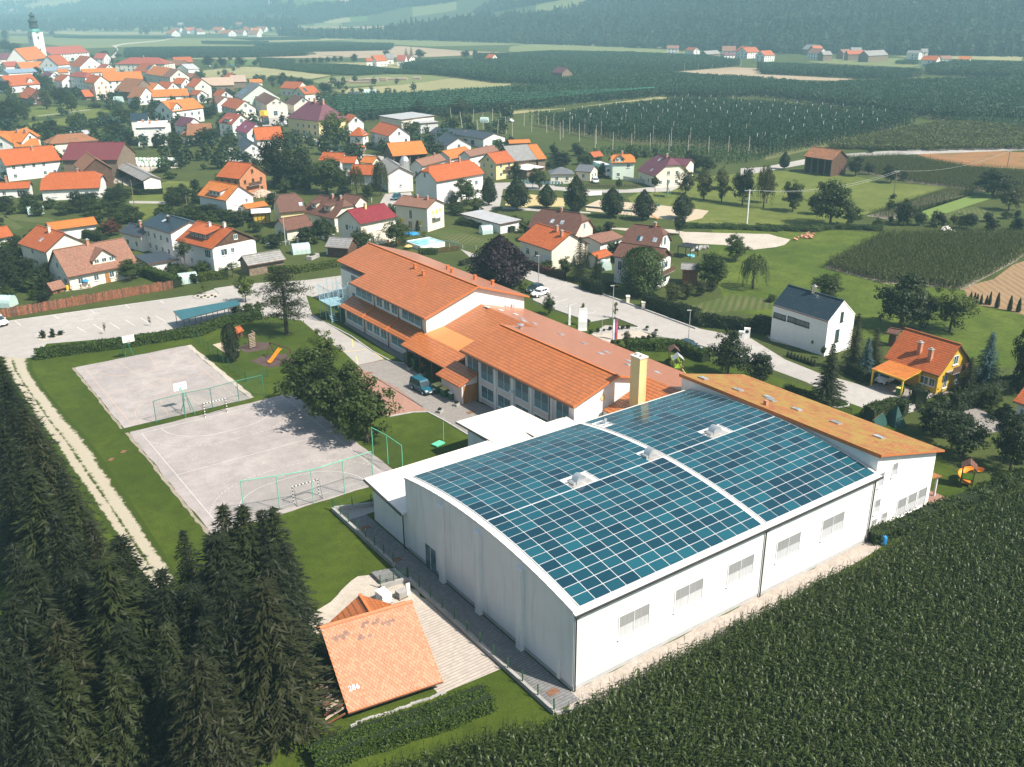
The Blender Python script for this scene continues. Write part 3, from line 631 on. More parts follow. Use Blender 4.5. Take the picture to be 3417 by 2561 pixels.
g.slab([(X0-.12,Y0-.35,ZN-.05),(X1+.1,Y0-.35,ZN-.05),(X1+.1,Y0+.001,ZN+.052),(X0-.12,Y0+.001,ZN+.052)],.16)
roof=g.build('roof','roof_white',hall)
g=MB()# raised rim along the gable
for a,b in zip(ys[:-1],ys[1:]):g.bar((X0-.05,a,roofz(a)+.12),(X0-.05,b,roofz(b)+.09),.14,.1)
g.build('verge_capping','trim_white',roof)
for yp in(66.9,60.6,54.2):
    g=MB();g.box(X0-.38,X0+.01,yp-.38,yp+.38,0,roofz(yp)-.75);g.build('pilaster','hall_white',hall)
g=MB();g.box(X0-.03,X0+.02,68.4,70.3,.02,2.6);d=g.build('door','glass_blue',hall)
g=MB();g.box(X0-.06,X0-.031,69.32,69.38,.05,2.55);g.build('door_joint','trim_white',d)
g=MB();g.box(X0-.16,X0+.01,47.9+.9,48.2+.9,.3,2.0);g.build('wall_box','trim_white',hall)
for xw in(46.0,52.4,59.0,65.6,72.3):
    window(hall,(xw,Y0,4.15),-math.pi/2,3.5,2.3,'trim_white','louvre',1,True)
for xp in(X0+.15,62.0,X1-.5):
    g=MB();g.tube((xp,Y0-.14,.1),(xp,Y0-.14,ZN-.55),.07);g.path([(xp,Y0-.14,ZN-.55),(xp,Y0-.3,ZN-.4),(xp+.1,Y0-.42,ZN-.2)],.07);g.build('downpipe','gutter',hall)
g=MB();g.bar((X0-.2,Y0-.43,ZN-.13),(X1+.1,Y0-.43,ZN-.13),.16,.14);g.build('gutter','gutter',hall)
# panels: 13 + 10 columns of landscape panels, 12 + 12 rows; lattice follows the curve
PWD,PHT=1.645,1.03
cols=[40.25+i*1.645 for i in range(13)]+[62.3+i*1.64 for i in range(10)]
rws=[Y0+.2+i*1.075 for i in range(12)]+[60.46+i*1.075 for i in range(12)]
pm=MB();pm.box(-.775,.775,-.493,.493,0,.035);panel_me=pm.mesh('solar_panel','panel_blue')
uvd=panel_me.uv_layers[0].data
cells=[]
skip={(6,12),(7,12),(12,13),(17,13),(16,22),(6,13),(17,12)}
vents=[(51.55,61.25),(61.0,61.35),(70.3,61.35)]
for ci,x in enumerate(cols):
    for ri,y in enumerate(rws):
        cx,cy_=x+.80,y+.525
        if any(abs(cx-vx)<1.3 and abs(cy_-vy)<.9 for vx,vy in vents)or(abs(cx-63.4)<.9 and abs(cy_-71.2)<.9):continue
        cells.append((math.hypot(cx,cy_),cx,cy_))
cells.sort()
rest=MB()
for i,(d_,cx,cy_)in enumerate(cells):
    z=roofz(cy_)+.14;sl_=math.atan((roofz(cy_+.5)-roofz(cy_-.5))/1.0)
    if i<300:
        o=link('solar_panel',panel_me,hall,(cx,cy_,z));o.rotation_euler=(sl_,0,0)
    else:
        c,s_=math.cos(sl_),math.sin(sl_)
        def P(a,b,h):return(cx+a,cy_+b*c-h*s_,z+b*s_+h*c)
        vs=[P(a,b,h)for h in(0,.035)for a,b in((-.775,-.493),(.775,-.493),(.775,.493),(-.775,.493))]
        rest.add(vs,[(0,3,2,1),(4,5,6,7),(0,1,5,4),(1,2,6,5),(2,3,7,6),(3,0,4,7)])
_MD['panel_far']=lambda n:_panel_far(n)
def _panel_far(name):
    m=_panel(name);t=m.node_tree
    geo=t.nodes.new('ShaderNodeNewGeometry');wn=[x for x in t.nodes if x.type=='TEX_WHITE_NOISE'][0]
    wn.noise_dimensions='1D';t.links.new(geo.outputs['Random Per Island'],wn.inputs['W']);return m
o=rest.build('solar_panels','panel_far',hall);o['kind']='stuff'
# rail lattice under the panels (white strips between them)
g=MB()
for blk in(range(0,13),range(13,23)):
    xs_=[cols[i]for i in blk]
    for half in(range(0,12),range(12,24)):
        yy=[rws[i]for i in half]
        for y in yy+[yy[-1]+1.075]:
            g.box(xs_[0]-.02,xs_[-1]+1.62,y-.05,y+.02,roofz(min(max(y,Y0),Y1))+.08,roofz(min(max(y,Y0),Y1))+.15)
        for x in xs_+[xs_[-1]+1.645]:
            for y in yy:
                za,zb=roofz(y)+.115,roofz(min(y+1.075,Y1))+.115;g.bar((x-.025,y,za),(x-.025,y+1.075,zb),.08,.06)
g.build('mounting_rail','panel_frame',roof)
for vx,vy in vents:
    z=roofz(vy);g=MB();n=9;vs=[];fs=[]
    for s_ in(-.42,.42):
        for i in range(n+1):
            a=math.pi*i/n;vs.append((vx-.1+.62*math.cos(a),vy+s_,z+.35+.62*math.sin(a)))
    for i in range(n):fs.append((i,i+1,n+2+i,n+1+i)[::-1])
    fs+=[tuple(range(n+1)),tuple(range(n+1,2*n+2))[::-1]]
    g.add(vs,fs);g.box(vx-.72,vx+.52,vy-.42,vy+.42,z+.12,z+.36)
    v=g.build('roof_vent','zinc',roof,smooth=False)
    g=MB();g.box(vx-1.25,vx+1.2,vy-.75,vy+.72,z+.05,z+.13);g.build('vent_base','concrete',v)
    g=MB();g.box(vx-1.05,vx-.725,vy-.36,vy+.36,z+.15,z+.42);g.build('vent_duct','zinc',v)
g=MB();z=roofz(71.2);g.tube((63.4,71.2,z),(63.4,71.2,z+.6),.14,.14,10);g.tube((63.4,71.2,z+.6),(63.2,70.9,z+.75),.16,.16,10);g.box(62.7,64.1,70.6,71.9,z+.02,z+.1);g.build('vent_pipe','zinc',roof)
# low annex along the far side of the hall, white sheet roof
an=thing('hall_annex','low white annex with a flat pale roof along the hall side facing the lawn','building',(0,0,0))
g=MB();g.box(X0+.1,66.9,Y1+.01,81.4,-.2,4.35);g.box(55.8,63.2,81.41,87.6,-.2,4.0);g.build('wall','hall_white',an)
g=MB();g.box(X0+.14,66.8,Y1+.05,81.43,-.2,.4);g.build('plinth','plinth',an)
g=MB();g.slab([(X0-.5,Y1+.02,4.42),(66.7,Y1+.02,4.42),(66.7,82.1,4.95),(X0-.5,82.1,4.95)],.22);ar=g.build('roof','roof_white',an)
g=MB();g.slab([(55.2,81.2,5.02),(63.6,81.2,5.02),(63.6,89.2,4.75),(55.2,89.2,4.75)],.25);g.build('canopy_roof','roof_white',an)
g=MB();g.bar((X0-.58,Y1+.05,4.2),(X0-.58,82.1,4.75),.12,.16);g.build('fascia','gutter',an);g=MB();g.bar((55.1,81.9,4.9),(55.1,89.2,4.62),.1,.14);g.build('canopy_fascia','gutter',an)
g=MB();g.tube((X0-.25,Y1+.35,.1),(X0-.25,Y1+.35,4.1),.07);g.path([(X0-.25,Y1+.35,4.1),(X0-.55,Y1+.4,4.3)],.08);g.build('downpipe','gutter',an)
g=MB();g.box(59.9,60.0,Y1+.3,81.8,4.5,4.98);g.build('expansion_joint','gutter',ar)
g=MB();g.box(63.9,64.5,76.6,77.2,4.5,5.5);g.add([(63.6,76.3,5.9),(64.8,76.3,5.9),(64.8,77.5,5.9),(63.6,77.5,5.9),(63.9,76.6,5.5),(64.5,76.6,5.5),(64.5,77.2,5.5),(63.9,77.2,5.5)],[(0,4,5,1),(1,5,6,2),(2,6,7,3),(3,7,4,0),(4,7,6,5)]);g.build('roof_vent','trim_white',ar)
# tall block with mossy mono-pitch roof
tb=thing('tall_block','tall white block with a mossy orange single slope roof beside the hall','building',(0,0,0))
TX0,TX1,TY0,TY1,TZ0,TZ1=79.3,90.3,47.7,75.2,9.6,6.9
g=MB();g.add([(TX0,TY0,.4),(TX1,TY0,.4),(TX1,TY0,TZ1),(TX0,TY0,TZ0),(TX0,TY1,.4),(TX1,TY1,.4),(TX1,TY1,TZ1),(TX0,TY1,TZ0)],[(0,1,2,3),(5,4,7,6),(1,5,6,2),(4,0,3,7),(3,2,6,7)]);g.build('wall','white_clean',tb)
g=MB();g.box(TX0+.05,TX1-.05,TY0+.05,TY1-.05,-.2,.4);g.build('plinth','plinth',tb)
k=(TZ1-TZ0)/(TX1-TX0)
g=MB();g.slab([(TX0-.3,TY0-.5,TZ0+.25),(TX1+.7,TY0-.5,TZ1+.25+k*.7),(TX1+.7,TY1+.2,TZ1+.25+k*.7),(TX0-.3,TY1+.2,TZ0+.25)],.2,0,1);tr_=g.build('roof',['tile_moss','trim_orange'],tb)
g=MB();g.box(TX0-.36,TX0-.31,TY0-.5,TY1+.2,TZ0-.12,TZ0+.29);g.build('fascia','trim_orange',tr_)
for yy,xx in((73.2,80.9),(68.6,82.0),(65.7,84.0),(64.6,83.2),(61.2,83.6),(56.6,84.6),(51.8,85.6)):
    z=TZ0+.27+k*(xx-TX0);g=MB();g.slab([(xx-.45,yy-.55,z-k*.45+.1),(xx+.45,yy-.55,z+k*.45+.1),(xx+.45,yy+.55,z+k*.45+.1),(xx-.45,yy+.55,z-k*.45+.1)],.16,0,1);g.build('skylight',['skylight','zinc'],tr_)
g=MB();g.box(80.2,80.6,62.9,63.3,9.3,10.1);g.build('chimney','chimney',tr_)
for xx,zz,ww,hh in((80.35,6.5,.95,1.7),(82.6,7.0,.95,1.6),(80.35,3.4,1.0,1.7),(80.2,1.3,1.0,1.3),(82.0,1.5,1.0,1.3)):window(tb,(xx,TY0,zz),-math.pi/2,ww,hh,'trim_white','louvre',0)
for xx in(85.0,86.9,88.8):window(tb,(xx,TY0,1.75),-math.pi/2,1.7,2.3,'trim_white','louvre',0)
g=MB();g.slab([(TX1+.0,TY0+.6,3.3),(TX1+3.3,TY0+.6,2.6),(TX1+3.3,TY0+9,2.6),(TX1,TY0+9,3.3)],.15);g.build('porch_roof','tile_moss',tb)
for yy in(TY0+1,TY0+5,TY0+8.6):
    g=MB();g.tube((TX1+3.0,yy,0),(TX1+3.0,yy,2.55),.14);g.build('porch_post','trim_white',tb)
g=MB();g.box(TX1+.3,TX1+.36,TY0+.7,TY0+4.2,.1,1.1);g.build('railing','plank',tb)

_MD['school_wall']=stained((.74,.62,.58),(.55,.42,.40),amt=.3);_MD['school_gable']=plain((.80,.76,.70),.75,.04)
# ================================================================ school, three joined blocks
school=thing('school','long two storey school with orange tiled roofs behind the sports hall','school',(0,0,0))
def blockwalls(x0,x1,y0,y1,z,zl=None,zr=None,xr=None,m='pink_wall',name='wall'):
    g=MB();g.box(x0,x1,y0,y1,-.2,z)
    if xr is not None:
        for y,s in((y0,1),(y1,-1)):
            q=[(x0,y,z),(x1,y,z),(x1,y,zr),(xr,y,zl),(x0,y,z+.001)];g.face(q if s>0 else q[::-1])
    return g.build(name,m,school)
# near block N
NX0,NXR,NX1,NY0,NY1=67.35,73.8,88.3,81.4,105.9
g=MB();g.box(NX0,NX1,NY0,NY1,-.2,5.0)
for y,s in((NY0,1),(NY1,-1)):
    q=[(NX0,y,5.0),(NX1,y,5.0),(NXR,y,8.75),(NX0,y,6.55)];g.face(q if s>0 else q[::-1])
g.face([(NX0,NY1,5.0),(NX0,NY0,5.0),(NX0,NY0,6.55),(NX0,NY1,6.55)][::-1][::-1]);g.build('wall','school_wall',school)
def zr(x):return 9.05-.27*(x-73.8)# right hand slope plane
def roofpart(pts,mat='tile_school',name='roof',edge='trim_orange',th=.18,parent=None):
    g=MB();g.slab(pts,th,0,1);return g.build(name,[mat,edge],parent or school)
rN=roofpart([(66.75,106.3,6.68),(66.75,80.9,6.68),(73.8,80.9,9.05),(73.8,106.3,9.05)])
rP=roofpart([(73.8,106.3,zr(73.8)),(73.8,80.9,zr(73.8)),(79.2,80.9,zr(79.2)),(79.2,75.4,zr(79.2)),(89.2,75.4,zr(89.2)),(89.2,121.3,zr(89.2)),(80.4,121.3,zr(80.4)),(80.4,106.3,zr(80.4))],'tile_school_glare')
roofpart([(73.4,121.3,4.95),(73.4,106.32,4.95),(80.39,106.32,zr(80.4)),(80.39,121.3,zr(80.4))])
roofpart([(71.6,80.85,5.0),(71.6,75.4,5.0),(79.19,75.4,zr(79.2)),(79.19,80.85,zr(79.2))])
roofpart([(69.7,121.4,4.35),(69.7,108.6,4.35),(73.38,106.4,4.9),(73.38,121.4,4.9)],'metal_orange')
roofpart([(65.9,122.2,3.2),(65.9,109.4,3.2),(69.69,108.7,4.33),(69.69,122.2,4.33)])
roofpart([(63.9,108.5,3.0),(63.9,102.3,3.0),(67.3,102.3,4.3),(67.3,108.5,4.3)])
g=MB();g.box(73.9,88.3,106,121.2,-.2,4.6);g.box(72,88.3,75.6,81.3,-.2,4.8);g.build('wall','school_gable',school)
g=MB();g.box(69.9,73.8,108.8,121.2,-.2,4.1);g.build('wall','oldwood',school)
# gable skins
g=MB();g.add([(NX0-.02,NY0-.03,0),(79.3,NY0-.03,0),(79.3,NY0-.03,zr(79.3)-.25),(73.8,NY0-.03,8.82),(NX0-.02,NY0-.03,6.6)],[(0,1,2,3,4)]);gb=g.build('gable','school_gable',school)
g=MB();g.tube((71.9,NY0-.04,6.4),(71.9,NY0-.1,6.4),.38,.38,16);g.build('round_vent','chimney_yellow',gb)
# barn verge trim
g=MB();g.bar((66.75,80.82,6.58),(73.8,80.82,8.95),.1,.24);g.bar((73.8,80.82,8.95),(79.2,80.82,zr(79.2)-.1),.1,.24);g.build('verge_board','trim_orange',rN)
# boiler chimney
g=MB();g.box(73.9,75.1,77.1,78.7,4,12.3);ch=g.build('chimney','chimney_yellow',school)
g=MB();g.box(73.8,75.2,77.0,78.8,12.3,12.45)
for yy in(77.5,78.3):g.tube((74.5,yy,12.45),(74.5,yy,12.7),.22,.22,12)
g.build('chimney_cap','chimney_white',ch)
g=MB()
for yy in(77.35,77.65):g.bar((75.13,yy,6.5),(75.13,yy,12.2),.03,.03)
for i in range(19):g.bar((75.13,77.35,6.6+i*.3),(75.13,77.65,6.6+i*.3),.025,.025)
for i in range(5):g.path([(75.13,77.2,7.5+i),(75.5,77.3,7.5+i),(75.5,77.7,7.5+i),(75.13,77.8,7.5+i)],.02,4)
g.build('ladder','rust',ch)
# windows of block N: 6 bays, two storeys, columns between
bays=[104.0,100.3,96.3,92.2,88.0,83.6]
for i,yb in enumerate(bays):
    wd=3.1 if 0<i<5 else 2.7
    window(school,(NX0,yb,4.85),math.pi,wd,2.55,'trim_white','blind',1);window(school,(NX0,yb,1.75),math.pi,wd,1.9,'trim_white','blind',1)
for yb in(102.1,98.3,94.2,90.1,85.8):
    g=MB();g.box(NX0-.16,NX0+.01,yb-.2,yb+.2,0,6.4);g.build('pilaster','trim_white',school)
for yb in(102.3,86.0):
    g=MB();g.tube((NX0-.3,yb,.1),(NX0-.3,yb,6.4),.07);g.build('downpipe','trim_brown',school)
g=MB();g.bar((66.68,80.9,6.5),(66.68,106.3,6.5),.16,.14);g.build('gutter','trim_brown',rN)
g=MB();g.box(66.5,67.34,93.6,94.0,4.3,4.55);g.build('wall_lamp','trim_white',school)
# far block F
FX0,FXR,FX1,FY0,FY1=70.3,79.8,89.3,121.6,158.0
def zf(x):return 10.4-.337*abs(x-79.8)
g=MB();g.box(FX0,FX1,FY0,146.2,-.2,6.6);g.box(73.4,FX1,146.2,FY1,-.2,6.6)
for y,s,xa in((FY0,1,FX0),(FY1,-1,73.4)):
    q=[(xa,y,6.6),(FX1,y,6.6),(FX1,y,zf(FX1)-.2),(FXR,y,10.2),(xa,y,zf(xa)-.2)];g.face(q if s>0 else q[::-1])
g.build('wall','school_gable',school)
rF=roofpart([(69.65,146.7,zf(69.65)),(69.65,121.1,zf(69.65)),(79.8,121.1,10.4),(79.8,158.5,10.4),(72.9,158.5,zf(72.9)),(72.9,146.7,zf(72.9))])
roofpart([(79.8,158.5,10.4),(79.8,121.1,10.4),(90.0,121.1,zf(90)),(90.0,158.5,zf(90))],'tile_school_glare')
g=MB();g.bar((69.65,121.03,zf(69.65)-.1),(79.8,121.03,10.3),.1,.26);g.bar((79.8,121.03,10.3),(90.0,121.03,zf(90)-.1),.1,.26);g.build('verge_board','trim_orange',rF)
g=MB();g.bar((69.58,121.1,6.85),(69.58,146.7,6.85),.16,.14);g.build('gutter','trim_brown',rF)
g=MB();g.bar((79.8,121.1,10.46),(79.8,158.5,10.46),.28,.12);g.build('ridge_tiles','trim_orange',rF)
g=MB();g.bar((73.8,80.9,9.11),(73.8,106.3,9.11),.28,.12);g.build('ridge_tiles','trim_orange',rN)
for xx,yy in((78.3,138.5),(77.6,134.5),(83.0,134.0),(85.2,130.2),(87.0,127.5),(84.6,138.0)):
    g=MB();g.box(xx-.2,xx+.2,yy-.2,yy+.2,zf(xx)-.1,zf(xx)+.75);c_=g.build('roof_vent','trim_orange',rF)
    g=MB();g.box(xx-.28,xx+.28,yy-.28,yy+.28,zf(xx)+.75,zf(xx)+.83);g.build('vent_cap','trim_orange',c_)
g=MB();g.lathe([(.28,0),(.28,.35),(.5,.5),(.5,.62),(.1,.8)],12,(76.2,104.6,zr(76.2)));g.build('roof_vent','zinc',rN)
for xx,yy in((81.8,117.6),(83.0,115.2),(82.0,112.2),(81.2,110.6),(82.2,109.4),(82.4,103.0),(82.7,98.0),(83.0,93.4),(80.9,92.3),(83.2,88.9),(81.0,86.8),(83.4,83.6),(83.8,78.6),(86.6,78.0),(80.4,119.3)):
    z=zr(xx)+.06;g=MB();g.slab([(xx-.4,yy-.5,z+.11),(xx+.4,yy-.5,z-.11),(xx+.4,yy+.5,z-.11),(xx-.4,yy+.5,z+.11)],.1,0,1);g.build('skylight',['skylight','zinc'],rP)
for yc in(126.2,131.8,134.4,137.0,142.6):
    wd=2.1 if 131<yc<138 else 6.6 if yc<130 else 6.2
    window(school,(FX0,yc,5.7),math.pi,wd if wd<3 else 6.2,1.75,'trim_white','blind',1 if wd<3 else 2)
window(school,(73.4,150.6,5.4),math.pi,6.4,2.0,'trim_white','blind',2);window(school,(73.4,150.6,2.0),math.pi,6.4,2.0,'trim_white','blind',2)
# low wing in front of block F
g=MB();g.box(68.2,70.25,122.6,146.4,-.2,3.1);g.build('wall','school_wall',school)
rL=roofpart([(67.5,147.0,3.05),(67.5,122.4,3.05),(70.28,122.4,4.5),(70.28,147.0,4.5)])
for yy in(138.6,130.2):
    g=MB();g.bar((67.5,yy,3.12),(70.28,yy,4.58),.18,.12);g.build('roof_joint','trim_orange',rL)
for yc,wd in((126.4,6.2),(132.0,2.1),(134.5,2.1),(137.0,2.1),(142.6,6.2)):window(school,(68.2,yc,1.75),math.pi,wd,1.7,'trim_white','blind',1 if wd<3 else 2)
for yy in(130.2,138.6,122.7):
    g=MB();g.tube((68.0,yy,0),(68.0,yy,3.0),.08);g.tube((70.1,yy,4.5),(70.1,yy,6.7),.08);g.build('downpipe','trim_brown',school)
g=MB();g.box(64.6,67.3,102.7,108.1,-.2,2.95);g.face([(64.6,102.7,2.95),(67.3,102.7,2.95),(67.3,102.7,4.1),(64.6,102.7,3.1)]);g.build('wall','school_wall',school)
g=MB();g.box(64.85,66.0,102.66,102.72,.05,2.7);g.box(66.05,67.2,102.66,102.72,.05,2.7);g.build('door','shutter_brown',school)
for yy in(110.0,113.5,117,121):
    g=MB();g.box(66.2,66.4,yy-.1,yy+.1,0,3.1);g.build('porch_post','trim_brown',school)
g=MB();g.box(69.8,69.88,112,118,.1,2.6);g.build('glass_door','glass',school)
for i,xx in enumerate((84.6,85.8,87.0)):
    g=MB();g.box(xx-.42,xx+.42,FY0-.36,FY0-.03,5.55,6.2);ac=g.build('air_conditioner','trim_white',school)
    g=MB();g.tube((xx-.1,FY0-.37,5.87),(xx-.1,FY0-.39,5.87),.25,.25,14);g.build('fan_grille','metal_grey',ac)
# steel escape stair at the far corner
st=thing('escape_stair','pale blue steel escape stair in a mesh cage at the school corner','stair',(68.6,149.6,0))
g=MB()
for x in(-2.6,-.9,.9):
    for y in(-2.3,0,2.3):g.bar((x,y,0 if abs(y)>1 or x<0 else 3.2),(x,y,7.0 if x>-2 else 6.2),.08,.08)
for z in(3.2,4.3,6.0):
    for y in(-2.3,2.3):g.bar((-2.6,y,z),(.9,y,z),.06,.06)
    for x in(-2.6,.9):g.bar((x,-2.3,z),(x,2.3,z),.06,.06)
for i in range(16):
    y=-2.3+i*.3067;g.bar((-2.6,y,3.2),(-2.6,y,6.0),.02,.02);g.bar((-2.6+i*.23,-2.3,3.2),(-2.6+i*.23,-2.3,6.0),.02,.02)
g.build('frame','steel_blue',st)
g=MB();g.box(-2.6,.9,-2.3,2.3,3.1,3.18);g.build('landing','steel_blue',st)
for i in range(14):
    g=MB();g.box(-2.4,-1.3,-2.0+i*.28,-1.74+i*.28,.2+i*.21,.24+i*.21);g.build('tread','steel_blue',st)
# ================================================================ vegetation
def crown_leafy(seed,ncl=66,per=56,rad=(3.7,3.7,4.3),zc=5.3,leaf=.24,csize=1.15,gap=.12,sparse=0.0,core=220):
    r=np.random.default_rng(seed);parts=[];rnd=[];C=[]
    while len(C)<ncl:
        d=r.normal(0,1,3);d /= np.linalg.norm(d);q=r.uniform(.35,1.0)**.55
        p=d*q*np.array(rad)*(1+.16*np.sin(3*math.atan2(d[1],d[0])+seed)+r.normal(0,.06));
        if p[2]<-.9*rad[2]:continue
        C.append(p)
    for p in C:
        n=int(per*r.uniform(.6,1.4));s=csize*r.uniform(.7,1.25)
        g=r.normal(0,1,(n,3));g /= np.linalg.norm(g,axis=1)[:,None];g=g*(r.uniform(.4,1.0,n)[:,None])*np.array([s,s,s*.75])
        nn=g/(np.linalg.norm(g,axis=1)[:,None]+1e-6)*.7+p/(np.linalg.norm(p)+.1)*.5+np.array([0,0,.5])
        parts.append(leaves(p+g+[0,0,zc],nn,leaf*r.uniform(.45,.75,n),leaf*r.uniform(.7,1.3,n),.5,r));rnd.append(np.clip(r.uniform(.15,.85)+r.normal(0,.18,n),0,1))
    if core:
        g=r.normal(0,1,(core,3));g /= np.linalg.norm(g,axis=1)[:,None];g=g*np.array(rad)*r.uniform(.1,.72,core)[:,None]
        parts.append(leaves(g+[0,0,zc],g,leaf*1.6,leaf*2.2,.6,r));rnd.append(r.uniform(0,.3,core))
    v,f=cat_leaves(parts);return v,f,np.concatenate(rnd),C
def trunk_mesh(name,h,r0,limbs,zc,seed=0,mat='bark_wood'):
    r=random.Random(seed);g=MB();p=Vector((0,0,-.1));rr=r0;n=4;pts=[p]
    for i in range(n):p=Vector((r.uniform(-.12,.12),r.uniform(-.12,.12),h*(i+1)/n));pts.append(p)
    for i in range(n):g.tube(pts[i],pts[i+1],r0*(1-.7*i/n)*(1.35 if i==0 else 1),r0*(1-.7*(i+1)/n),7)
    for c in limbs:
        a=pts[2]+Vector((0,0,r.uniform(-.6,1.0)));b=Vector((c[0]*.8,c[1]*.8,c[2]*.8+zc));m=(a+b)/2+Vector((0,0,.35))
        g.tube(a,m,r0*.42,r0*.28,5,cap=False);g.tube(m,b,r0*.28,r0*.08,5,cap=False)
    return g.mesh(name,mat)
TPL={}
def tpl_leafy(kind,mat,nvar,**kw):
    for i in range(nvar):
        v,f,rn,C=crown_leafy(sum(map(ord,kind))+i*7,**kw)
        cm=smesh('crown',v,f,mat,rn);tm=trunk_mesh('trunk',kw.get('zc',5.3)+kw.get('rad',(3,3,3.7))[2]*.4,.24,C[:9],kw.get('zc',5.3),i)
        TPL.setdefault(kind,[]).append((cm,tm,10.0,2*kw.get('rad',(3.7,3,3))[0]+1.2))
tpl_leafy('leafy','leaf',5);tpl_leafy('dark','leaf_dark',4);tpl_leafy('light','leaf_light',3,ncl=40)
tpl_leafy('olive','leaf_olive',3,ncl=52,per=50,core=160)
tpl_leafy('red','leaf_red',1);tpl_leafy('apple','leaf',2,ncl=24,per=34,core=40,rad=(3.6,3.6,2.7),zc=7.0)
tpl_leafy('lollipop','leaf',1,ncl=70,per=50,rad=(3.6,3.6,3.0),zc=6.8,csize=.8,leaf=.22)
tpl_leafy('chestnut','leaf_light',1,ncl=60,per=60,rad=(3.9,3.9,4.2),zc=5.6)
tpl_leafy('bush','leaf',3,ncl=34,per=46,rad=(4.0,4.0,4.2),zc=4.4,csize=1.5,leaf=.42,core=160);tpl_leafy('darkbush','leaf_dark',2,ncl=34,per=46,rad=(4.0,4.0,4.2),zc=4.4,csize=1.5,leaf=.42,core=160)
tpl_leafy('sapling','leaf_light',2,ncl=14,per=26,rad=(3.2,3.2,3.4),zc=6.6,csize=1.5,leaf=.5,core=0);tpl_leafy('birch','leaf_olive',2,ncl=60,per=46,rad=(2.7,2.7,4.3),zc=5.6,csize=.9,leaf=.22,core=100)
tpl_leafy('roundbush','leaf_dark',1,ncl=60,per=44,rad=(4.2,4.2,4.0),zc=4.2,csize=1.0,leaf=.42)
_MD['spruce_warm']=leafm((.026,.030,.009),.6,.6,.1)
def conifer(seed,mat,H=12.0,R=2.7,lv=26,br=9,z0=.7,droop=.35,dens=1.25,taper=.85,sp=.5):
    r=np.random.default_rng(seed);cs=[];ts=[];lw=[];ll=[];nn=[]
    for i in range(lv):
        z=z0+(H-z0-.15)*(i/(lv-1))**.95;rad=R*max(.04,(1-z/H))**taper*r.uniform(.82,1.12);nb=max(4,int(br*(.55+.45*(1-z/H))*dens));a0=r.uniform(0,6.28)
        for b in range(nb):
            a=a0+6.283*b/nb+r.normal(0,.16);L_=rad*r.uniform(.72,1.12);d=np.array([math.cos(a),math.sin(a),0]);side=np.array([-d[1],d[0],0])
            ns=max(2,int(L_/.24));up=.25 if z>H*.75 else-.02
            for k in range(ns):
                t=(k+.6)/ns;p=d*L_*t+np.array([0,0,z+up*L_*t-droop*L_*t*t])
                for s_ in(-1,1):
                    tt=d*.75+side*s_*(.75-.35*t)+np.array([0,0,-.25*droop]);cs.append(p+tt*sp*.32*(1.15-.5*t));ts.append(tt);nn.append([0,0,1]+d*.35+side*s_*.2)
                    ll.append(sp*(1.05-.45*t)*r.uniform(.7,1.15));lw.append(sp*.12*r.uniform(.7,1.2))
            tip=d*L_*1.02+np.array([0,0,z+(up-droop)*L_]);cs.append(tip);ts.append(d+[0,0,.1]);nn.append([0,0,1]+d*.2);ll.append(sp*.55);lw.append(sp*.15)
    cs.append(np.array([0,0,H-.1]));ts.append(np.array([0,0,1.]));nn.append(np.array([1.,0,0]));ll.append(.4);lw.append(.08)
    cs,ts,nn=np.array(cs),np.array(ts),np.array(nn);v,f=leaves(cs,nn,np.array(lw),np.array(ll),.4,r,ts*3);rn=np.clip(.25+.5*(np.hypot(cs[:,0],cs[:,1])/R)+r.normal(0,.2,len(cs)),0,1)  # leaf tone rises outwards: lit branch tips are put into the colour
    cm=smesh('crown',v,f,mat,rn);g=MB();g.tube((0,0,-.1),(0,0,H*.95),.2,.03,7);return cm,g.mesh('trunk','bark_wood'),H,2*R
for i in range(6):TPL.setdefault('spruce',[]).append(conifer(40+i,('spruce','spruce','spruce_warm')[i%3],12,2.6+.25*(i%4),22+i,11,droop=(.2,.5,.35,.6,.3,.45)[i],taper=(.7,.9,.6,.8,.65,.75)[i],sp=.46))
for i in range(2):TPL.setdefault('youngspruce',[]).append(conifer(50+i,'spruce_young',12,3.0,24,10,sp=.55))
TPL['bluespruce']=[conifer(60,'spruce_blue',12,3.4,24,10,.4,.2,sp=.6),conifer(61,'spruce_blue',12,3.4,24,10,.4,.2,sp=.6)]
TPL['yew']=[conifer(70,'thuja',12,4.2,24,12,.8,.1,sp=.62)]
def column(seed,mat,H=10.,R=1.6,n=2600,pointed=True,leaf=.26):
    r=np.random.default_rng(seed);t=r.uniform(0,1,n)**.9;a=r.uniform(0,6.283,n)
    prof=np.minimum(1,t*4+.5)*((1-t)**.6 if pointed else np.sqrt(np.maximum(0,1-(2*t-1)**4)));prof=prof*(1+.12*np.sin(5*a+t*9+seed)+r.normal(0,.07,n));q=R*prof*r.uniform(.8,1.05,n)
    c=np.stack([q*np.cos(a),q*np.sin(a),.15+t*(H-.3)],1);nn=np.stack([np.cos(a),np.sin(a),.25+0*a],1)
    v,f=leaves(c,nn,leaf*.4*r.uniform(.7,1.3,n),leaf*r.uniform(.7,1.3,n),.35,r,np.array([0,0,1.5]));rn=np.clip(r.uniform(.1,.9,n),0,1)
    cm=smesh('crown',v,f,mat,rn);g=MB();g.tube((0,0,-.1),(0,0,H*.7),.18,.06,6);g.lathe([(R*.5,.4),(R*.72,H*.2),(R*.55,H*.55),(.05,H*.85)],8);return cm,g.mesh('trunk','bark_wood'),H,2*R
_MD['thuja_big']=leafm((.05,.085,.02),.45)
TPL['thuja']=[column(80+i,'thuja',10,1.8)for i in range(2)];TPL['cedar']=[column(84,'thuja_big',10,3.1,7000,False,.24)]
TPL['hornbeam']=[column(86,'leaf_dark',10,2.2,3600,False,.26)]
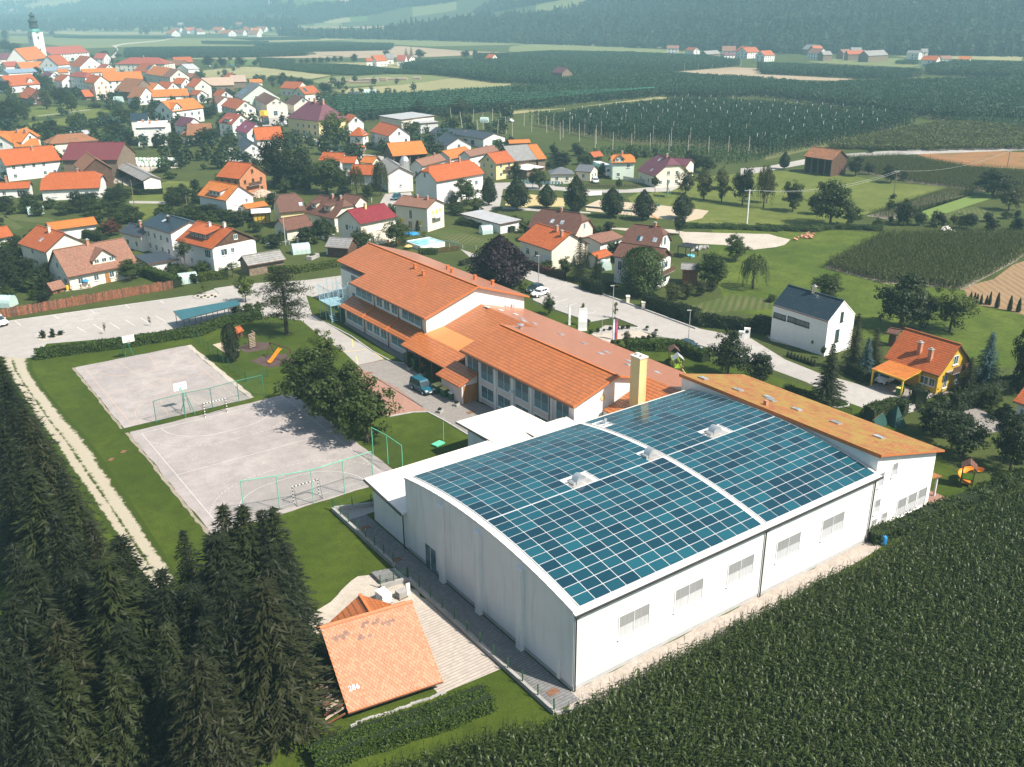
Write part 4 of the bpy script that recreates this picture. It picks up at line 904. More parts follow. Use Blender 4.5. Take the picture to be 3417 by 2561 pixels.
def egg(seed,mat,H=10.,R=3.0,n=4000,leaf=.3):
    """dense egg shaped crown, ragged, on a short trunk"""
    r=np.random.default_rng(seed);t=r.uniform(0,1,n);a=r.uniform(0,6.283,n);prof=np.sin(np.pi*t**.62)**.8;lump=1+.14*np.sin(4*a+7*t+seed)+.1*np.sin(9*a-13*t)+r.normal(0,.06,n);q=R*prof*lump*r.uniform(.72,1.04,n)
    c=np.stack([q*np.cos(a),q*np.sin(a),H*(.12+.88*t)+r.normal(0,.15,n)],1);nn=np.stack([np.cos(a),np.sin(a),.3+.5*t],1);v,f=leaves(c,nn,leaf*r.uniform(.4,.7,n),leaf*r.uniform(.7,1.3,n),.5,r)
    cm=smesh('crown',v,f,mat,np.clip(.5+1.8*(lump-1)+r.normal(0,.2,n),0,1));g=MB();g.tube((0,0,-.1),(0,0,H*.6),.22,.1,7);g.lathe([(R*.3,H*.2),(R*.62,H*.35),(R*.5,H*.62),(.1,H*.88)],9,m=1);return cm,g.mesh('trunk',['bark_wood',mat]),H,2*R
def weeping(seed,mat):
    r=np.random.default_rng(seed);cs=[];nn=[];ts=[]
    for i in range(150):
        a=r.uniform(0,6.28);q=3.6*math.sqrt(r.uniform(.05,1));z0=9.6-.28*q*q*.8+r.normal(0,.3);ln=r.uniform(2.0,6.5)*(.5+q/7.2)
        n=int(ln/.22)
        for k in range(n):
            z=z0-k*.22
            if z<.6:break
            cs.append([q*math.cos(a)+r.normal(0,.12)+.1*k*.22*math.cos(a),q*math.sin(a)+r.normal(0,.12)+.1*k*.22*math.sin(a),z]);nn.append([math.cos(a),math.sin(a),.4]);ts.append([0,0,-2.])
    cs=np.array(cs);v,f=leaves(cs,np.array(nn),.1,.26,.5,r,np.array(ts));cm=smesh('crown',v,f,mat,r.uniform(0,1,len(cs)));return cm,trunk_mesh('trunk',8.5,.3,[(2,0,2),(-2,1,2),(0,-2,2.2),(1,2,2.2)],6.0,seed),10.,8.0
TPL['linden']=[egg(100+i,'leaf_dark',10,3.0,3800)for i in range(3)];TPL['beech']=[egg(110,'leaf_beech',10,4.4,9000,.3)]
TPL['willow']=[weeping(90,'willow')];TPL['weepbirch']=[weeping(91,'leaf_olive')]
def pine(seed):
    r=np.random.default_rng(seed);parts=[];rnd=[];limbs=[]
    for i in range(40):
        z=3.6+8.6*(i/40.);R=(3.1 if z<9 else 3.1*(12.6-z)/3.6)*r.uniform(.45,1.1);a=r.uniform(0,6.28);p=np.array([R*math.cos(a),R*math.sin(a),z+r.normal(0,.2)]);limbs.append((p[0],p[1],p[2]-6))
        for sgm in(.55,1.0):
            n=62;g=r.normal(0,1,(n,3))*np.array([.55,.55,.24])*(.8 if sgm<1 else 1.1);parts.append(leaves(p*[sgm,sgm,1]+g,g+[0,0,.6],.05,.30,.6,r));rnd.append(np.clip(r.uniform(.2,.8)+r.normal(0,.15,n),0,1))
    v,f=cat_leaves(parts);cm=smesh('crown',v,f,'spruce_young',np.concatenate(rnd));g=MB();g.tube((0,0,-.1),(.1,0,6),.3,.22,8);g.tube((.1,0,6),(0,.1,12.3),.22,.05,8)
    for l in limbs[::2]:g.tube((0,0,l[2]+5.6),(l[0],l[1],l[2]+6),.07,.03,5,cap=False)
    return cm,g.mesh('trunk','bark_wood'),12.6,7.0
TPL['pine']=[pine(95)]
KIND={'leafy':'green leafy tree','dark':'dark green leafy tree','light':'light green leafy tree','olive':'thin olive green tree','beech':'huge dark purple beech','red':'reddish leaved tree','apple':'open crowned fruit tree','linden':'dense clipped linden','lollipop':'clipped ball shaped tree on a bare trunk','chestnut':'big pale flowering tree','bush':'leafy green shrub','darkbush':'dark green shrub','sapling':'thin young tree','birch':'slender birch','roundbush':'small clipped round shrub','spruce':'dark spruce','youngspruce':'green spruce','bluespruce':'blue spruce','yew':'broad dark conifer','thuja':'narrow pointed thuja','cedar':'tall dense oval conifer','hornbeam':'upright teardrop shaped tree','willow':'weeping willow','weepbirch':'weeping birch','pine':'tall open pine with bare trunk'}
CATS={k:'shrub' if 'bush' in k else 'tree' for k in KIND}
TREES=[];LMK=[]
def depth(p):return float(np.dot(np.array(p)-np.array([0,0,CH]),_F))
def tree_at(kind,p,h,w,desc=None,rz=None):
    tl=TPL[kind];cm,tm,H,W_=tl[RNG.randrange(len(tl))]
    o=thing(KIND[kind].split(' ')[-1]if kind in('spruce','bluespruce','youngspruce','thuja','willow','birch','weepbirch','beech','linden')else 'shrub' if 'bush' in kind else 'pine' if kind=='pine' else 'conifer' if kind in('yew','cedar')else 'tree',KIND[kind],CATS[kind],p,RNG.uniform(0,6.28)if rz is None else rz)
    o.name={'spruce':'spruce_tree','thuja':'thuja_tree'}.get(o.name,o.name)
    o.scale=(w/W_,w/W_,h/H);link('trunk',tm,o);link('crown',cm,o)
    TREES.append((o,kind,Vector(p),h,desc));return o
def tree(kind,k,x,yb,yt,wpx,desc=None):
    """tree whose foot shows at (x, yb), tip at height yt and breadth wpx in survey region k"""
    p=G(k,x,yb);s=REG[k][2];dp=depth(p);w_=wpx/s*dp/CF
    Yt=REG[k][1]+yt/s;lo,hi=.2,60.
    for _ in range(30):
        m=(lo+hi)/2;q=np.array(p)+[0,0,m-CH];yy=PH/2-CF*np.dot(q,_U)/np.dot(q,_F)
        if yy>Yt:lo=m
        else:hi=m
    return tree_at(kind,p,lo,max(w_,.5),desc)
def spruce_top(k,x,yt,h,w=None,kind='spruce',desc=None):
    p=G(k,x,yt,h);return tree_at(kind,(p.x,p.y,0),h,w or h*.46,desc)
def hedge(pts,w,h,label,mat='hedge',leaf=.16,dens=42,group=None,taper=.9,name='hedge',wob=.12):
    """clipped hedge along plan points"""
    r=np.random.default_rng(len(LMK)+int(abs(pts[0][0]*10)));parts=[];core=MB();o=thing(name,label,'hedge',(pts[0][0],pts[0][1],0),0,group);ox,oy=pts[0][0],pts[0][1]
    for a,b in zip(pts[:-1],pts[1:]):
        a2=np.array([a[0]-ox,a[1]-oy]);b2=np.array([b[0]-ox,b[1]-oy]);L_=np.linalg.norm(b2-a2);d=(b2-a2)/L_;s_=np.array([-d[1],d[0]])
        per=[(w,'top'),(h,'l'),(h,'r')]
        for wd,kind in per:
            n=int(L_*wd*dens);t=r.uniform(-.15*w,L_+.15*w,n);q=r.uniform(0,1,n)
            if kind=='top':off=(q-.5)*w*taper;z=h-.22*(2*q-1)**2*w;nx=(2*q-1)*.5;nz=1+0*q
            else:sg=1 if kind=='l' else-1;off=sg*w/2*(taper+(1-taper)*(1-q));z=q*h*.97;nx=sg+0*q;nz=.3+0*q
            bump=wob*(np.sin(t*1.7+z*2+off)+np.sin(t*.63+1.3)+r.normal(0,.6,n))*.5
            off=off+nx*bump;z=z+nz*bump*.8
            c=np.stack([a2[0]+d[0]*t+s_[0]*off,a2[1]+d[1]*t+s_[1]*off,np.maximum(z,.03)],1);nn=np.stack([s_[0]*nx,s_[1]*nx,nz],1);parts.append(leaves(c,nn,leaf*r.uniform(.4,.7,n),leaf*r.uniform(.7,1.3,n),.55,r))
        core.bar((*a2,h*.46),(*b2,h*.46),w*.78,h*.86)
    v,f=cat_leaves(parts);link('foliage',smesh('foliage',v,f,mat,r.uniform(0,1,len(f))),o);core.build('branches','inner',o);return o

# --- trees of the school grounds
for a in((1870,830,340,470),(1640,720,200,480),(1450,600,110,450)):tree('leafy','z1',*a,desc='broad leafy tree in the row along the handball court')
tree('light','z1',1575,330,-15,240);tree('pine','c2',275,95,-473,450);tree('hornbeam','s3',372,545,280,112)
tree('light','b1',2110,1365,1110,180);tree('sapling','b1',1760,1290,1190,65);tree('sapling','c1',905,92,-5,26);tree('sapling','b1',1290,1565,1480,26)
for x,yb,yt,w_ in((370,128,45,55),(455,120,40,60),(525,100,50,55)):tree('darkbush','c1',x,yb,yt,w_,'potted shrub on the parking island')
for x,yb,yt,w_ in((400,210,140,90),(490,200,130,110),(560,185,115,90)):tree('bush','s3',x,yb,yt,w_)
tree('beech','s',1670,968,790,186);tree('light','b3',110,1290,1180,115);tree('leafy','b3',340,1470,1290,120)
for a in((905,1500,1360,55),(620,1560,1365,55)):tree('sapling','b3',*a)
tree('roundbush','b3',650,1575,1480,90)
for x,yb in((700,85),(760,75),(812,65),(865,58),(925,52),(970,50),(1018,45)):tree('roundbush','c3',x,yb,yb-42 if x!=812 else yb-25,44 if x!=812 else 28,'round shrub in the row on the entrance lawn')
for x,yb in((885,175),(935,172),(1045,152),(1095,150),(1145,138),(1195,132),(1240,120)):tree('roundbush','c3',x,yb,yb-40,46,'round shrub in the row beside the entrance path')
tree('olive','c3',1000,205,60,90);tree('dark','c3',1870,450,50,370);tree('dark','c3',2150,500,235,290)
# --- left wood of spruces
for k,x,yt,h in(('c1',10,290,12),('c1',50,470,11),('c1',90,650,12),('c1',40,880,12),('c1',210,720,11),('c1',330,900,12),('c1',160,1050,13),('c1',420,1060,11),('c1',250,1260,13),('c1',520,1250,12),('c1',60,1290,13),('c1',640,1440,11),
('d1',345,60,13),('d1',560,110,12),('d1',60,250,13),('d1',770,215,12),('d1',200,370,13),('d1',455,440,13),('d1',640,330,13),('d1',60,600,13),('d1',320,720,12),('d1',830,480,13),('d1',1130,170,10),('d1',1010,420,12),('d1',1400,15,11),('d1',1540,20,11),('d1',1350,190,12),('d1',1180,520,13),('d1',570,640,12),('d1',780,760,12),('d1',1020,760,12),('d1',1420,420,13),('d1',130,960,12),('d1',400,1010,12),('d1',1300,720,13),('d2',20,50,12),('d2',130,30,12),('d2',60,260,13),('d2',190,250,13),('d2',30,480,13),('d1',700,960,11),('d1',980,960,11),('d1',1230,950,11),('d1',200,1200,11),('d1',-60,800,12),('d1',-60,1100,12)):
    h*=RNG.uniform(.85,1.12);spruce_top(k,x+RNG.uniform(-25,25),yt,h,h*RNG.uniform(.58,.85),RNG.choice(('spruce','spruce','spruce','youngspruce')),'dark spruce in the wood beside the gravel track')
# --- village and gardens
TL={
 'b1':[('dark',100,1030,870,270),('dark',190,1150,960,300),('dark',50,1190,980,240),('darkbush',320,1220,1030,220),('dark',700,590,400,240),('leafy',560,610,490,190),('leafy',830,620,470,220),('leafy',1000,620,470,220),('leafy',1090,650,520,210),('dark',940,500,390,180),('dark',770,520,410,200),('bush',430,560,450,120),('bush',270,540,430,200),('leafy',60,530,440,150),('dark',1560,510,340,230),('leafy',1640,650,520,250),('dark',1790,650,510,260),('leafy',1960,670,560,200),('leafy',2130,650,560,180),('red',960,790,640,190),('leafy',1130,1160,980,270),('leafy',980,1150,1050,200),('apple',1600,1105,820,190),('bush',1740,1100,1000,160),('apple',2000,1150,1010,150),('bush',1495,1110,1010,140),('leafy',1370,250,200,120),('bush',60,320,220,90),('bush',380,1370,1270,120),('bush',300,1340,1250,110),('bush',1470,300,230,120),('bush',870,800,700,130),('dark',120,850,780,150)],
 'a1':[('dark',80,1070,835,230),('leafy',200,1020,850,130),('dark',130,780,660,180),('dark',40,800,680,150),('olive',400,940,770,130),('dark',520,915,730,170),('leafy',620,965,795,130),('dark',650,810,740,110),('dark',330,650,570,90),('leafy',180,630,570,60),('leafy',390,770,650,170),('dark',450,1200,1030,240),('leafy',660,1100,990,130),('leafy',800,1070,1010,90),('leafy',890,1050,950,110),('leafy',1040,1040,910,190),('dark',1000,1190,1050,180),('spruce',1110,1250,1130,130),('dark',1290,1230,1100,150),('dark',1150,970,870,90),('dark',1330,930,850,120),('dark',1800,1020,900,150),('spruce',1845,990,800,80),('dark',1800,1250,1080,200),('leafy',1500,1270,1130,190),('light',980,850,780,90),('leafy',880,870,800,90),('dark',50,345,250,70),('dark',40,450,330,130),('dark',120,450,365,150),('dark',450,310,260,55),('dark',1265,300,220,80),('dark',1180,260,185,100),('dark',960,270,190,70),('dark',1390,565,480,110),('dark',1790,580,470,110),('dark',1910,575,490,100),('dark',2070,575,490,110),('dark',2190,570,515,60),('bush',930,940,880,80),('leafy',1700,1000,940,90),('leafy',1450,880,800,70),('leafy',1240,840,780,60),('bush',820,930,880,130),('dark',1680,790,750,60),('bush',1590,880,810,130),('dark',730,500,450,60),('dark',900,490,430,80),('leafy',1020,500,455,70),('leafy',2150,1010,960,100),('dark',1900,1130,1060,80),('olive',980,1290,1180,130),('dark',2060,735,700,80),('dark',700,260,215,90),('dark',820,255,210,90),('leafy',1960,1290,1160,120)],
 'a2':[('dark',620,800,700,145),('dark',860,535,460,85),('dark',740,535,475,45),('dark',1130,475,430,70),('spruce',1300,500,415,60),('dark',1420,505,420,110),('spruce',1345,500,400,55),('dark',1810,505,425,85),('dark',1895,505,420,50),('spruce',2120,515,450,35),('spruce',2180,515,450,25),('dark',1410,1020,850,160),('olive',1765,990,825,160),('leafy',1610,1015,960,70),('chestnut',690,1240,955,260),('dark',550,1150,1010,95),('dark',380,1140,1050,55),('darkbush',240,1055,970,60),('leafy',1340,1170,1035,190),('leafy',760,805,765,45),('leafy',915,805,755,55),('bush',970,1280,1200,130),('leafy',40,545,500,60),('dark',400,550,505,50),('dark',450,550,500,60),('dark',510,548,490,50),('dark',570,545,490,60),('dark',630,540,485,60),('dark',690,538,480,60),('leafy',60,700,640,90),('leafy',150,710,650,100),('dark',240,720,620,100),('leafy',320,720,650,90),('dark',400,735,660,90),('leafy',470,740,680,80),('leafy',2100,1290,1190,120),('dark',1500,1240,1170,70),('bush',900,1240,1110,120)],
 'b2':[('dark',190,370,-130,330),('dark',340,390,10,300),('dark',470,400,150,200),('leafy',620,430,100,330),('weepbirch',880,470,180,150),('weepbirch',1085,450,130,160),('leafy',760,450,210,160),('darkbush',320,395,250,170),('leafy',920,905,730,230),('leafy',1220,885,640,240),('leafy',1820,530,290,230),('linden',2010,530,290,140),('leafy',1720,600,500,150),('thuja',1400,748,655,48),('sapling',1450,835,755,60),('bush',930,510,430,100),('leafy',980,460,330,120),('bush',1780,690,610,140),('bush',1900,660,570,130),('bush',2040,620,560,120),('linden',2100,300,215,50),('leafy',20,760,660,150),('bush',1960,120,30,90)],
 'b3':[('linden',65,570,290,210),('linden',320,555,350,155),('linden',570,590,280,195),('linden',880,632,380,195),('linden',1150,655,400,185),('linden',1485,645,425,175),('lollipop',200,388,258,95),('leafy',255,390,195,145),('lollipop',935,420,300,72),('lollipop',1248,425,278,92),('dark',65,300,150,100),('olive',1510,435,220,190),('olive',1668,485,215,200),('olive',1820,503,195,160),('dark',1998,530,180,210),('weepbirch',2180,552,165,170),('spruce',600,1175,800,270),('spruce',745,1190,955,160),('spruce',650,1060,850,110),('cedar',1135,1300,890,340),('dark',1455,785,585,110),('leafy',1740,1235,910,310),('leafy',1940,1010,775,220),('willow',2090,1245,940,260),('olive',1400,1350,1190,180),('olive',1525,1335,1180,150),('olive',1640,1305,1180,140),('olive',1740,1265,1150,115),('dark',440,200,60,240),('darkbush',90,330,270,80),('dark',1590,230,85,180),('dark',1690,250,110,160),('dark',1380,330,215,130),('bush',1430,260,200,100),('bush',900,960,810,150),('bush',330,1080,1000,150),('leafy',630,180,90,130),('darkbush',870,1270,1160,100),('bush',60,700,600,130)],
 'b4':[('leafy',560,695,275,380),('leafy',735,700,500,180),('leafy',240,578,300,205),('olive',20,505,220,150),('leafy',440,602,440,160),('dark',775,275,100,160),('dark',890,265,150,100),('dark',1075,335,165,155),('olive',1190,315,220,90),('dark',1950,450,215,380),('olive',2080,570,350,220),('dark',1185,695,460,200),('dark',1320,697,565,130),('dark',1470,685,565,120),('dark',1720,730,575,200),('olive',1605,705,585,70),('darkbush',1935,740,620,120),('darkbush',2165,735,605,150),('linden',168,218,72,88),('leafy',540,1320,1110,290),('dark',1150,1570,1085,480),('light',1580,1600,1210,400),('linden',910,78,28,52),('bush',1095,468,418,60),('bush',60,1345,1280,100),('dark',1330,1590,1240,280),('dark',2060,640,575,110)],
 'c4':[('spruce',745,400,-85,250),('spruce',930,330,40,200),('bluespruce',850,445,120,210),('yew',530,665,175,340),('bluespruce',1860,560,80,350),('spruce',1720,580,290,200),('dark',2170,600,0,260),('dark',1420,960,600,420),('dark',1690,1140,770,400),('dark',2090,1260,720,360),('leafy',1930,730,540,180),('darkbush',1960,800,720,160),('darkbush',2060,730,680,90),('lollipop',495,300,190,55),('sapling',985,10,-90,70),('leafy',2000,1420,1260,200),('dark',2230,1200,880,200)],
}
for k,l in TL.items():
    for t_ in l:tree(t_[0],k,*t_[1:])
for x,yt,yb in((1755,1260,1335),(1785,1265,1355),(1808,1275,1360),(1842,1280,1370),(1890,1290,1365),(1915,1255,1375),(1978,1265,1400),(2085,1290,1425),(2160,1310,1435)):tree('thuja','b4',x,yb,yt,46 if x>1950 else 32,'young thuja in the row below the stubble field')
for i in range(9):tree('thuja','c4',200+i*28,285+i*10,235+i*9,34,'small thuja in the row by the modern house drive')
# --- hedges
hedge(PX('c1',(320,300),(1100,195),(1700,100))+PX('s3',(300,290),(570,240)),2.0,1.6,'long clipped hedge between the basketball court and the parking lot',leaf=.17)
hedge(PX('d2',(380,1655),(700,1520),(1100,1400),(1460,1262)),2.3,1.5,'thick bright green hedge in front of the tiled shed',leaf=.10,dens=110)
hedge(PX('c3',(1020,225),(1250,230),(1440,225),(1560,280),(1680,330)),1.6,1.7,'rounded hedge around the playground by the school road',leaf=.18)
hedge(PX('b3',(170,1060),(300,1110),(470,1165)),1.2,1.4,'dark red hedge along the road before the yellow house','leaf_red',leaf=.16)
hedge(PX('b3',(650,1235),(740,1270),(820,1290)),2.6,2.2,'bulky dark green hedge beside the chalet drive','leaf_dark')
hedge(PX('b3',(1170,1400),(1600,1545)),1.6,2.6,'tall dark thuja hedge along the road below the vegetable garden','thuja',leaf=.2,wob=.35)
hedge(PX('b3',(1640,1560),(2300,1640))+PX('c4',(-60,30),(20,60)),1.3,2.2,'dark pointed thuja hedge behind the vegetable garden lawn','thuja',leaf=.2,wob=.35)
hedge(PX('b2',(80,860),(400,800),(690,760)),1.4,1.6,'hedge along the garden wall of the brown roofed house','leaf')
hedge(PX('b2',(20,1100),(380,1110),(720,1050)),1.6,1.5,'vine covered hedge between the greenhouse garden and the parking','leaf_light')
hedge(PX('b2',(1410,950),(1560,950)),1.6,1.4,'short hedge before the brown pool fence','hedge')
hedge(PX('b1',(930,430),(1200,440),(1395,430)),1.6,1.6,'dark hedge in front of the open grey roofed shed','leaf_dark')
hedge(PX('b1',(1250,1130),(1530,1235)),2.2,2.2,'tall clipped hedge at the end of the plank fence','hedge')
hedge(PX('b1',(1720,1180),(1960,1160)),1.0,1.8,'vine trellis between the greenhouse and the white house','leaf_light',wob=.3)
hedge(PX('b1',(560,760),(720,800),(900,850)),2.0,2.0,'leafy hedge beside the long bright orange roof','leaf')
hedge(PX('b2',(1790,700),(2212,760)),2.2,1.6,'hedge between the vegetable rows and the small greenhouse','leaf')
hedge(PX('b3',(1490,720),(1900,730),(2300,750)),2.4,1.1,'long overgrown hedge between the park and the gravel yard','weed',wob=.4)
hedge(PX('b4',(-60,730),(400,745),(620,720),(1000,740)),2.6,1.2,'overgrown strip of bushes at the foot of the walnut tree','weed',wob=.4)
hedge(PX('c4',(1290,640),(1330,690)),1.8,2.2,'small dark hedge at the mouth of the yellow house yard','leaf_dark')
hedge(PX('c4',(1600,740),(1800,690),(2000,600),(2212,560)),1.8,2.4,'dark hedge behind the paved neighbour drive','leaf_dark')
hedge(PX('c4',(720,430),(860,500)),1.2,2.0,'dark clipped hedge beside the carport','leaf_dark')
hedge(PX('c4',(880,830),(1100,760),(1200,790)),2.0,2.2,'leafy hedge above the green play tents','leaf')
hedge(PX('c4',(190,590),(460,690),(560,730)),1.0,1.2,'low ragged hedge behind the tall block roof','leaf',wob=.3)
hedge(PX('d4',(540,480),(720,430),(880,350),(1100,270),(1250,200),(1360,150)),1.8,1.3,'bushy hedge between the tall block and the corn','leaf',wob=.35)
hedge(PX('b3',(-420,1050),(-300,1010)),1.0,1.0,'small hedge at the purple beech','leaf_dark')
hedge(PX('a2',(600,1270),(800,1320)),1.8,1.4,'hedge along the bend of the village road','leaf_dark')
hedge(PX('a1',(620,1120),(900,1080),(1090,1050)),2.4,1.6,'long garden hedge below the village park','leaf_dark',leaf=.25,dens=18)
hedge(PX('b1',(1890,60),(1985,115)),1.6,1.4,'hedge beside the lane corner','leaf')
hedge(PX('b3',(470,330),(530,310)),1.6,1.6,'small clipped hedge by the bungalow gate','leaf_light')
hedge(PX('b3',(1300,350),(1420,330)),2.0,1.2,'hedge before the purple roofed house','leaf')
_MD['tile_slate_grey']=tiles((.16,.17,.18),.3,.35,.2,.6)
# ================================================================ houses of the village
def chimney(parent,x,y,z0,h=1.1,s=.5,mat='chimney'):
    g=MB();g.box(x-s/2,x+s/2,y-s/2,y+s/2,z0-.5,z0+h);c=g.build('chimney',mat,parent)
    g=MB();g.box(x-s/2-.08,x+s/2+.08,y-s/2-.08,y+s/2+.08,z0+h,z0+h+.1);g.box(x-s*.3,x+s*.3,y-s*.3,y+s*.3,z0+h+.1,z0+h+.28);g.build('chimney_cap','concrete',c)
def house(label,k,e1,e2,r,he,pitch,roofm,wallm,short=None,roof='gable',ch=(),win='auto',sky=(),dorm=None,gablem=None,oh=.45,ve=.4,balc=None,depth_w=None,name='house',cat='house',sol=None,door=None,rise=None,fl=2.7,wpane='glass',chm='chimney',open_front=False,back=None,door_side='f',wframe='trim_white',hip=.55):
    """house from its visible eave e1-e2 (at height he) and one point r of its ridge; walls stand under the roof"""
    E1=G(k,*e1,he);E2=G(k,*e2,he);u=(E2-E1);L_=u.length;u.normalize();n=Vector((-u.y,u.x,0))
    if n.dot(E1+Vector((0,0,-he)))<0:n=-n            # away from the viewer
    tp=math.tan(math.radians(pitch))
    if depth_w:wd=depth_w/2
    else:
        lo,hi=.6,14.0
        for _ in range(36):
            m=(lo+hi)/2;q=G(k,*r,he+m*tp);f=(q-E1).dot(n)-m
            if f>0:lo=m
            else:hi=m
        wd=lo
    hr=he+wd*tp;mid=(E1+E2)/2+n*wd;rz=math.atan2(u.y,u.x)
    flip=n.dot(Vector((-u.y,u.x,0)))<0                   # keep local +y = away from viewer
    if flip:u=-u;rz=math.atan2(u.y,u.x)
    o=thing(name,label,cat,(mid.x,mid.y,0),rz)
    HOUSES.append((mid.x,mid.y,u.x,u.y,L_/2,wd))
    if short:LMK.append((short,Vector((mid.x,mid.y,0)),max(L_,2*wd)/2))
    hx=L_/2;far=mid.length>420;wx=hx-ve;wy=wd-oh;zt=lambda y:hr-abs(y)*tp;th=.18
    g=MB();zb=-.3
    if roof in('gable','half'):
        for s in(-1,1):
            if roof=='half':cut=hr-(hr-he)*.38;yc=(hr-cut)/tp;q=[(s*wx,-wy,zb),(s*wx,wy,zb),(s*wx,wy,zt(wy)-th),(s*wx,yc,cut-th),(s*wx,-yc,cut-th),(s*wx,-wy,zt(wy)-th)]
            else:q=[(s*wx,-wy,zb),(s*wx,wy,zb),(s*wx,wy,zt(wy)-th),(s*wx,0,hr-th),(s*wx,-wy,zt(wy)-th)]
            if gablem:
                zz=zt(wy)-th;g.face(([q[0],q[1],(s*wx,wy,zz),(s*wx,-wy,zz)])[::s],0);g.face(([(s*wx,-wy,zz+.001),(s*wx,wy,zz+.001)]+q[3:-1])[::s],1)
            else:g.face(q[::s],0)
        if not open_front:g.face([(-wx,-wy,zb),(wx,-wy,zb),(wx,-wy,zt(wy)-th),(-wx,-wy,zt(wy)-th)])
        g.face([(wx,wy,zb),(-wx,wy,zb),(-wx,wy,zt(wy)-th),(wx,wy,zt(wy)-th)])
    else:g.box(-wx,wx,-wy,wy,zb,he+oh*tp-th if roof=='hip' else he-.05)
    g.build('wall',[wallm,gablem or wallm],o)
    if open_front:
        for i in range(5):
            x=-wx+.15+(2*wx-.3)*i/4;p=MB();p.box(x-.12,x+.12,-wy-.05,-wy+.19,0,he);p.build('post','oldwood',o)
    g=MB()
    if roof=='gable':
        g.slab([(-hx,-wd,he),(hx,-wd,he),(hx,0,hr),(-hx,0,hr)],th,0,1);g.slab([(hx,wd,he),(-hx,wd,he),(-hx,0,hr),(hx,0,hr)],th,0,1)
    elif roof=='half':
        cut=hr-(hr-he)*.38;yc=(hr-cut)/tp;ix=hx-min(yc*.9,hx*.5)
        g.slab([(-hx,-wd,he),(hx,-wd,he),(hx,-yc,cut),(ix,0,hr),(-ix,0,hr),(-hx,-yc,cut)],th,0,1);g.slab([(hx,wd,he),(-hx,wd,he),(-hx,yc,cut),(-ix,0,hr),(ix,0,hr),(hx,yc,cut)],th,0,1)
        for s in(-1,1):g.slab([(s*hx,-yc*s,cut),(s*hx,yc*s,cut),(s*ix,0,hr)],th,0,1)
    elif roof=='hip':
        ix=max(.15,hx-wd*min(1.0,hip+.45));g.slab([(-hx,-wd,he),(hx,-wd,he),(ix,0,hr),(-ix,0,hr)],th,0,1);g.slab([(hx,wd,he),(-hx,wd,he),(-ix,0,hr),(ix,0,hr)],th,0,1)
        for s in(-1,1):g.slab([(s*hx,-wd*s,he),(s*hx,wd*s,he),(s*ix,0,hr)],th,0,1)
    elif roof=='flat':g.slab([(-hx,-wd,he),(hx,-wd,he),(hx,wd,hr),(-hx,wd,hr)],.3,0,1)
    ro=g.build('roof',[roofm,'trim_brown' if wallm!='white_clean' else 'trim_white'],o)
    if roof in('gable','half')and not far:
        g=MB();ix=hx if roof=='gable' else ix;g.bar((-ix,0,hr+.04),(ix,0,hr+.04),.26,.1);g.build('ridge_tiles',roofm,ro)
        g=MB();g.bar((-hx,-wd-.05,he-.12),(hx,-wd-.05,he-.12),.13,.12);g.build('gutter','trim_brown',ro)
    for c in ch:
        x=c[0]*hx*(-1 if flip else 1);y=(-1+c[1])*wd if c[1]<=1 else(c[1]-1)*wd;chimney(ro,x,y,zt(y),c[2]if len(c)>2 else 1.1,.55 if not far else .9,chm)
    def onslope(x0,x1,v0,v1,lift,mat,nm,thk=.06,bars=0):
        p=lambda x,v:(x,-wd+wd*v,he+wd*v*tp+lift);q=MB();q.slab([p(x0,v0),p(x1,v0),p(x1,v1),p(x0,v1)],thk,0,1);return q.build(nm,[mat,'zinc'],ro)
    for s_ in sky:
        x=s_[0]*hx*(-1 if flip else 1);onslope(x-.45,x+.45,s_[1],s_[1]+1.1/(wd/math.cos(math.radians(pitch))),.06,'skylight','skylight')
    if sol:
        x0,x1=sorted((sol[0]*hx*(-1 if flip else 1),sol[1]*hx*(-1 if flip else 1)));n_=max(1,int((x1-x0)/1.1))
        for i in range(n_):
            for j in range(sol[4]if len(sol)>4 else 1):
                vv=sol[2]+(sol[3]-sol[2])*j/(sol[4]if len(sol)>4 else 1);v2=vv+(sol[3]-sol[2])/(sol[4]if len(sol)>4 else 1)*.96;onslope(x0+(x1-x0)*i/n_,x0+(x1-x0)*(i+.95)/n_,vv,v2,.1,'panel_blue','solar_panel')
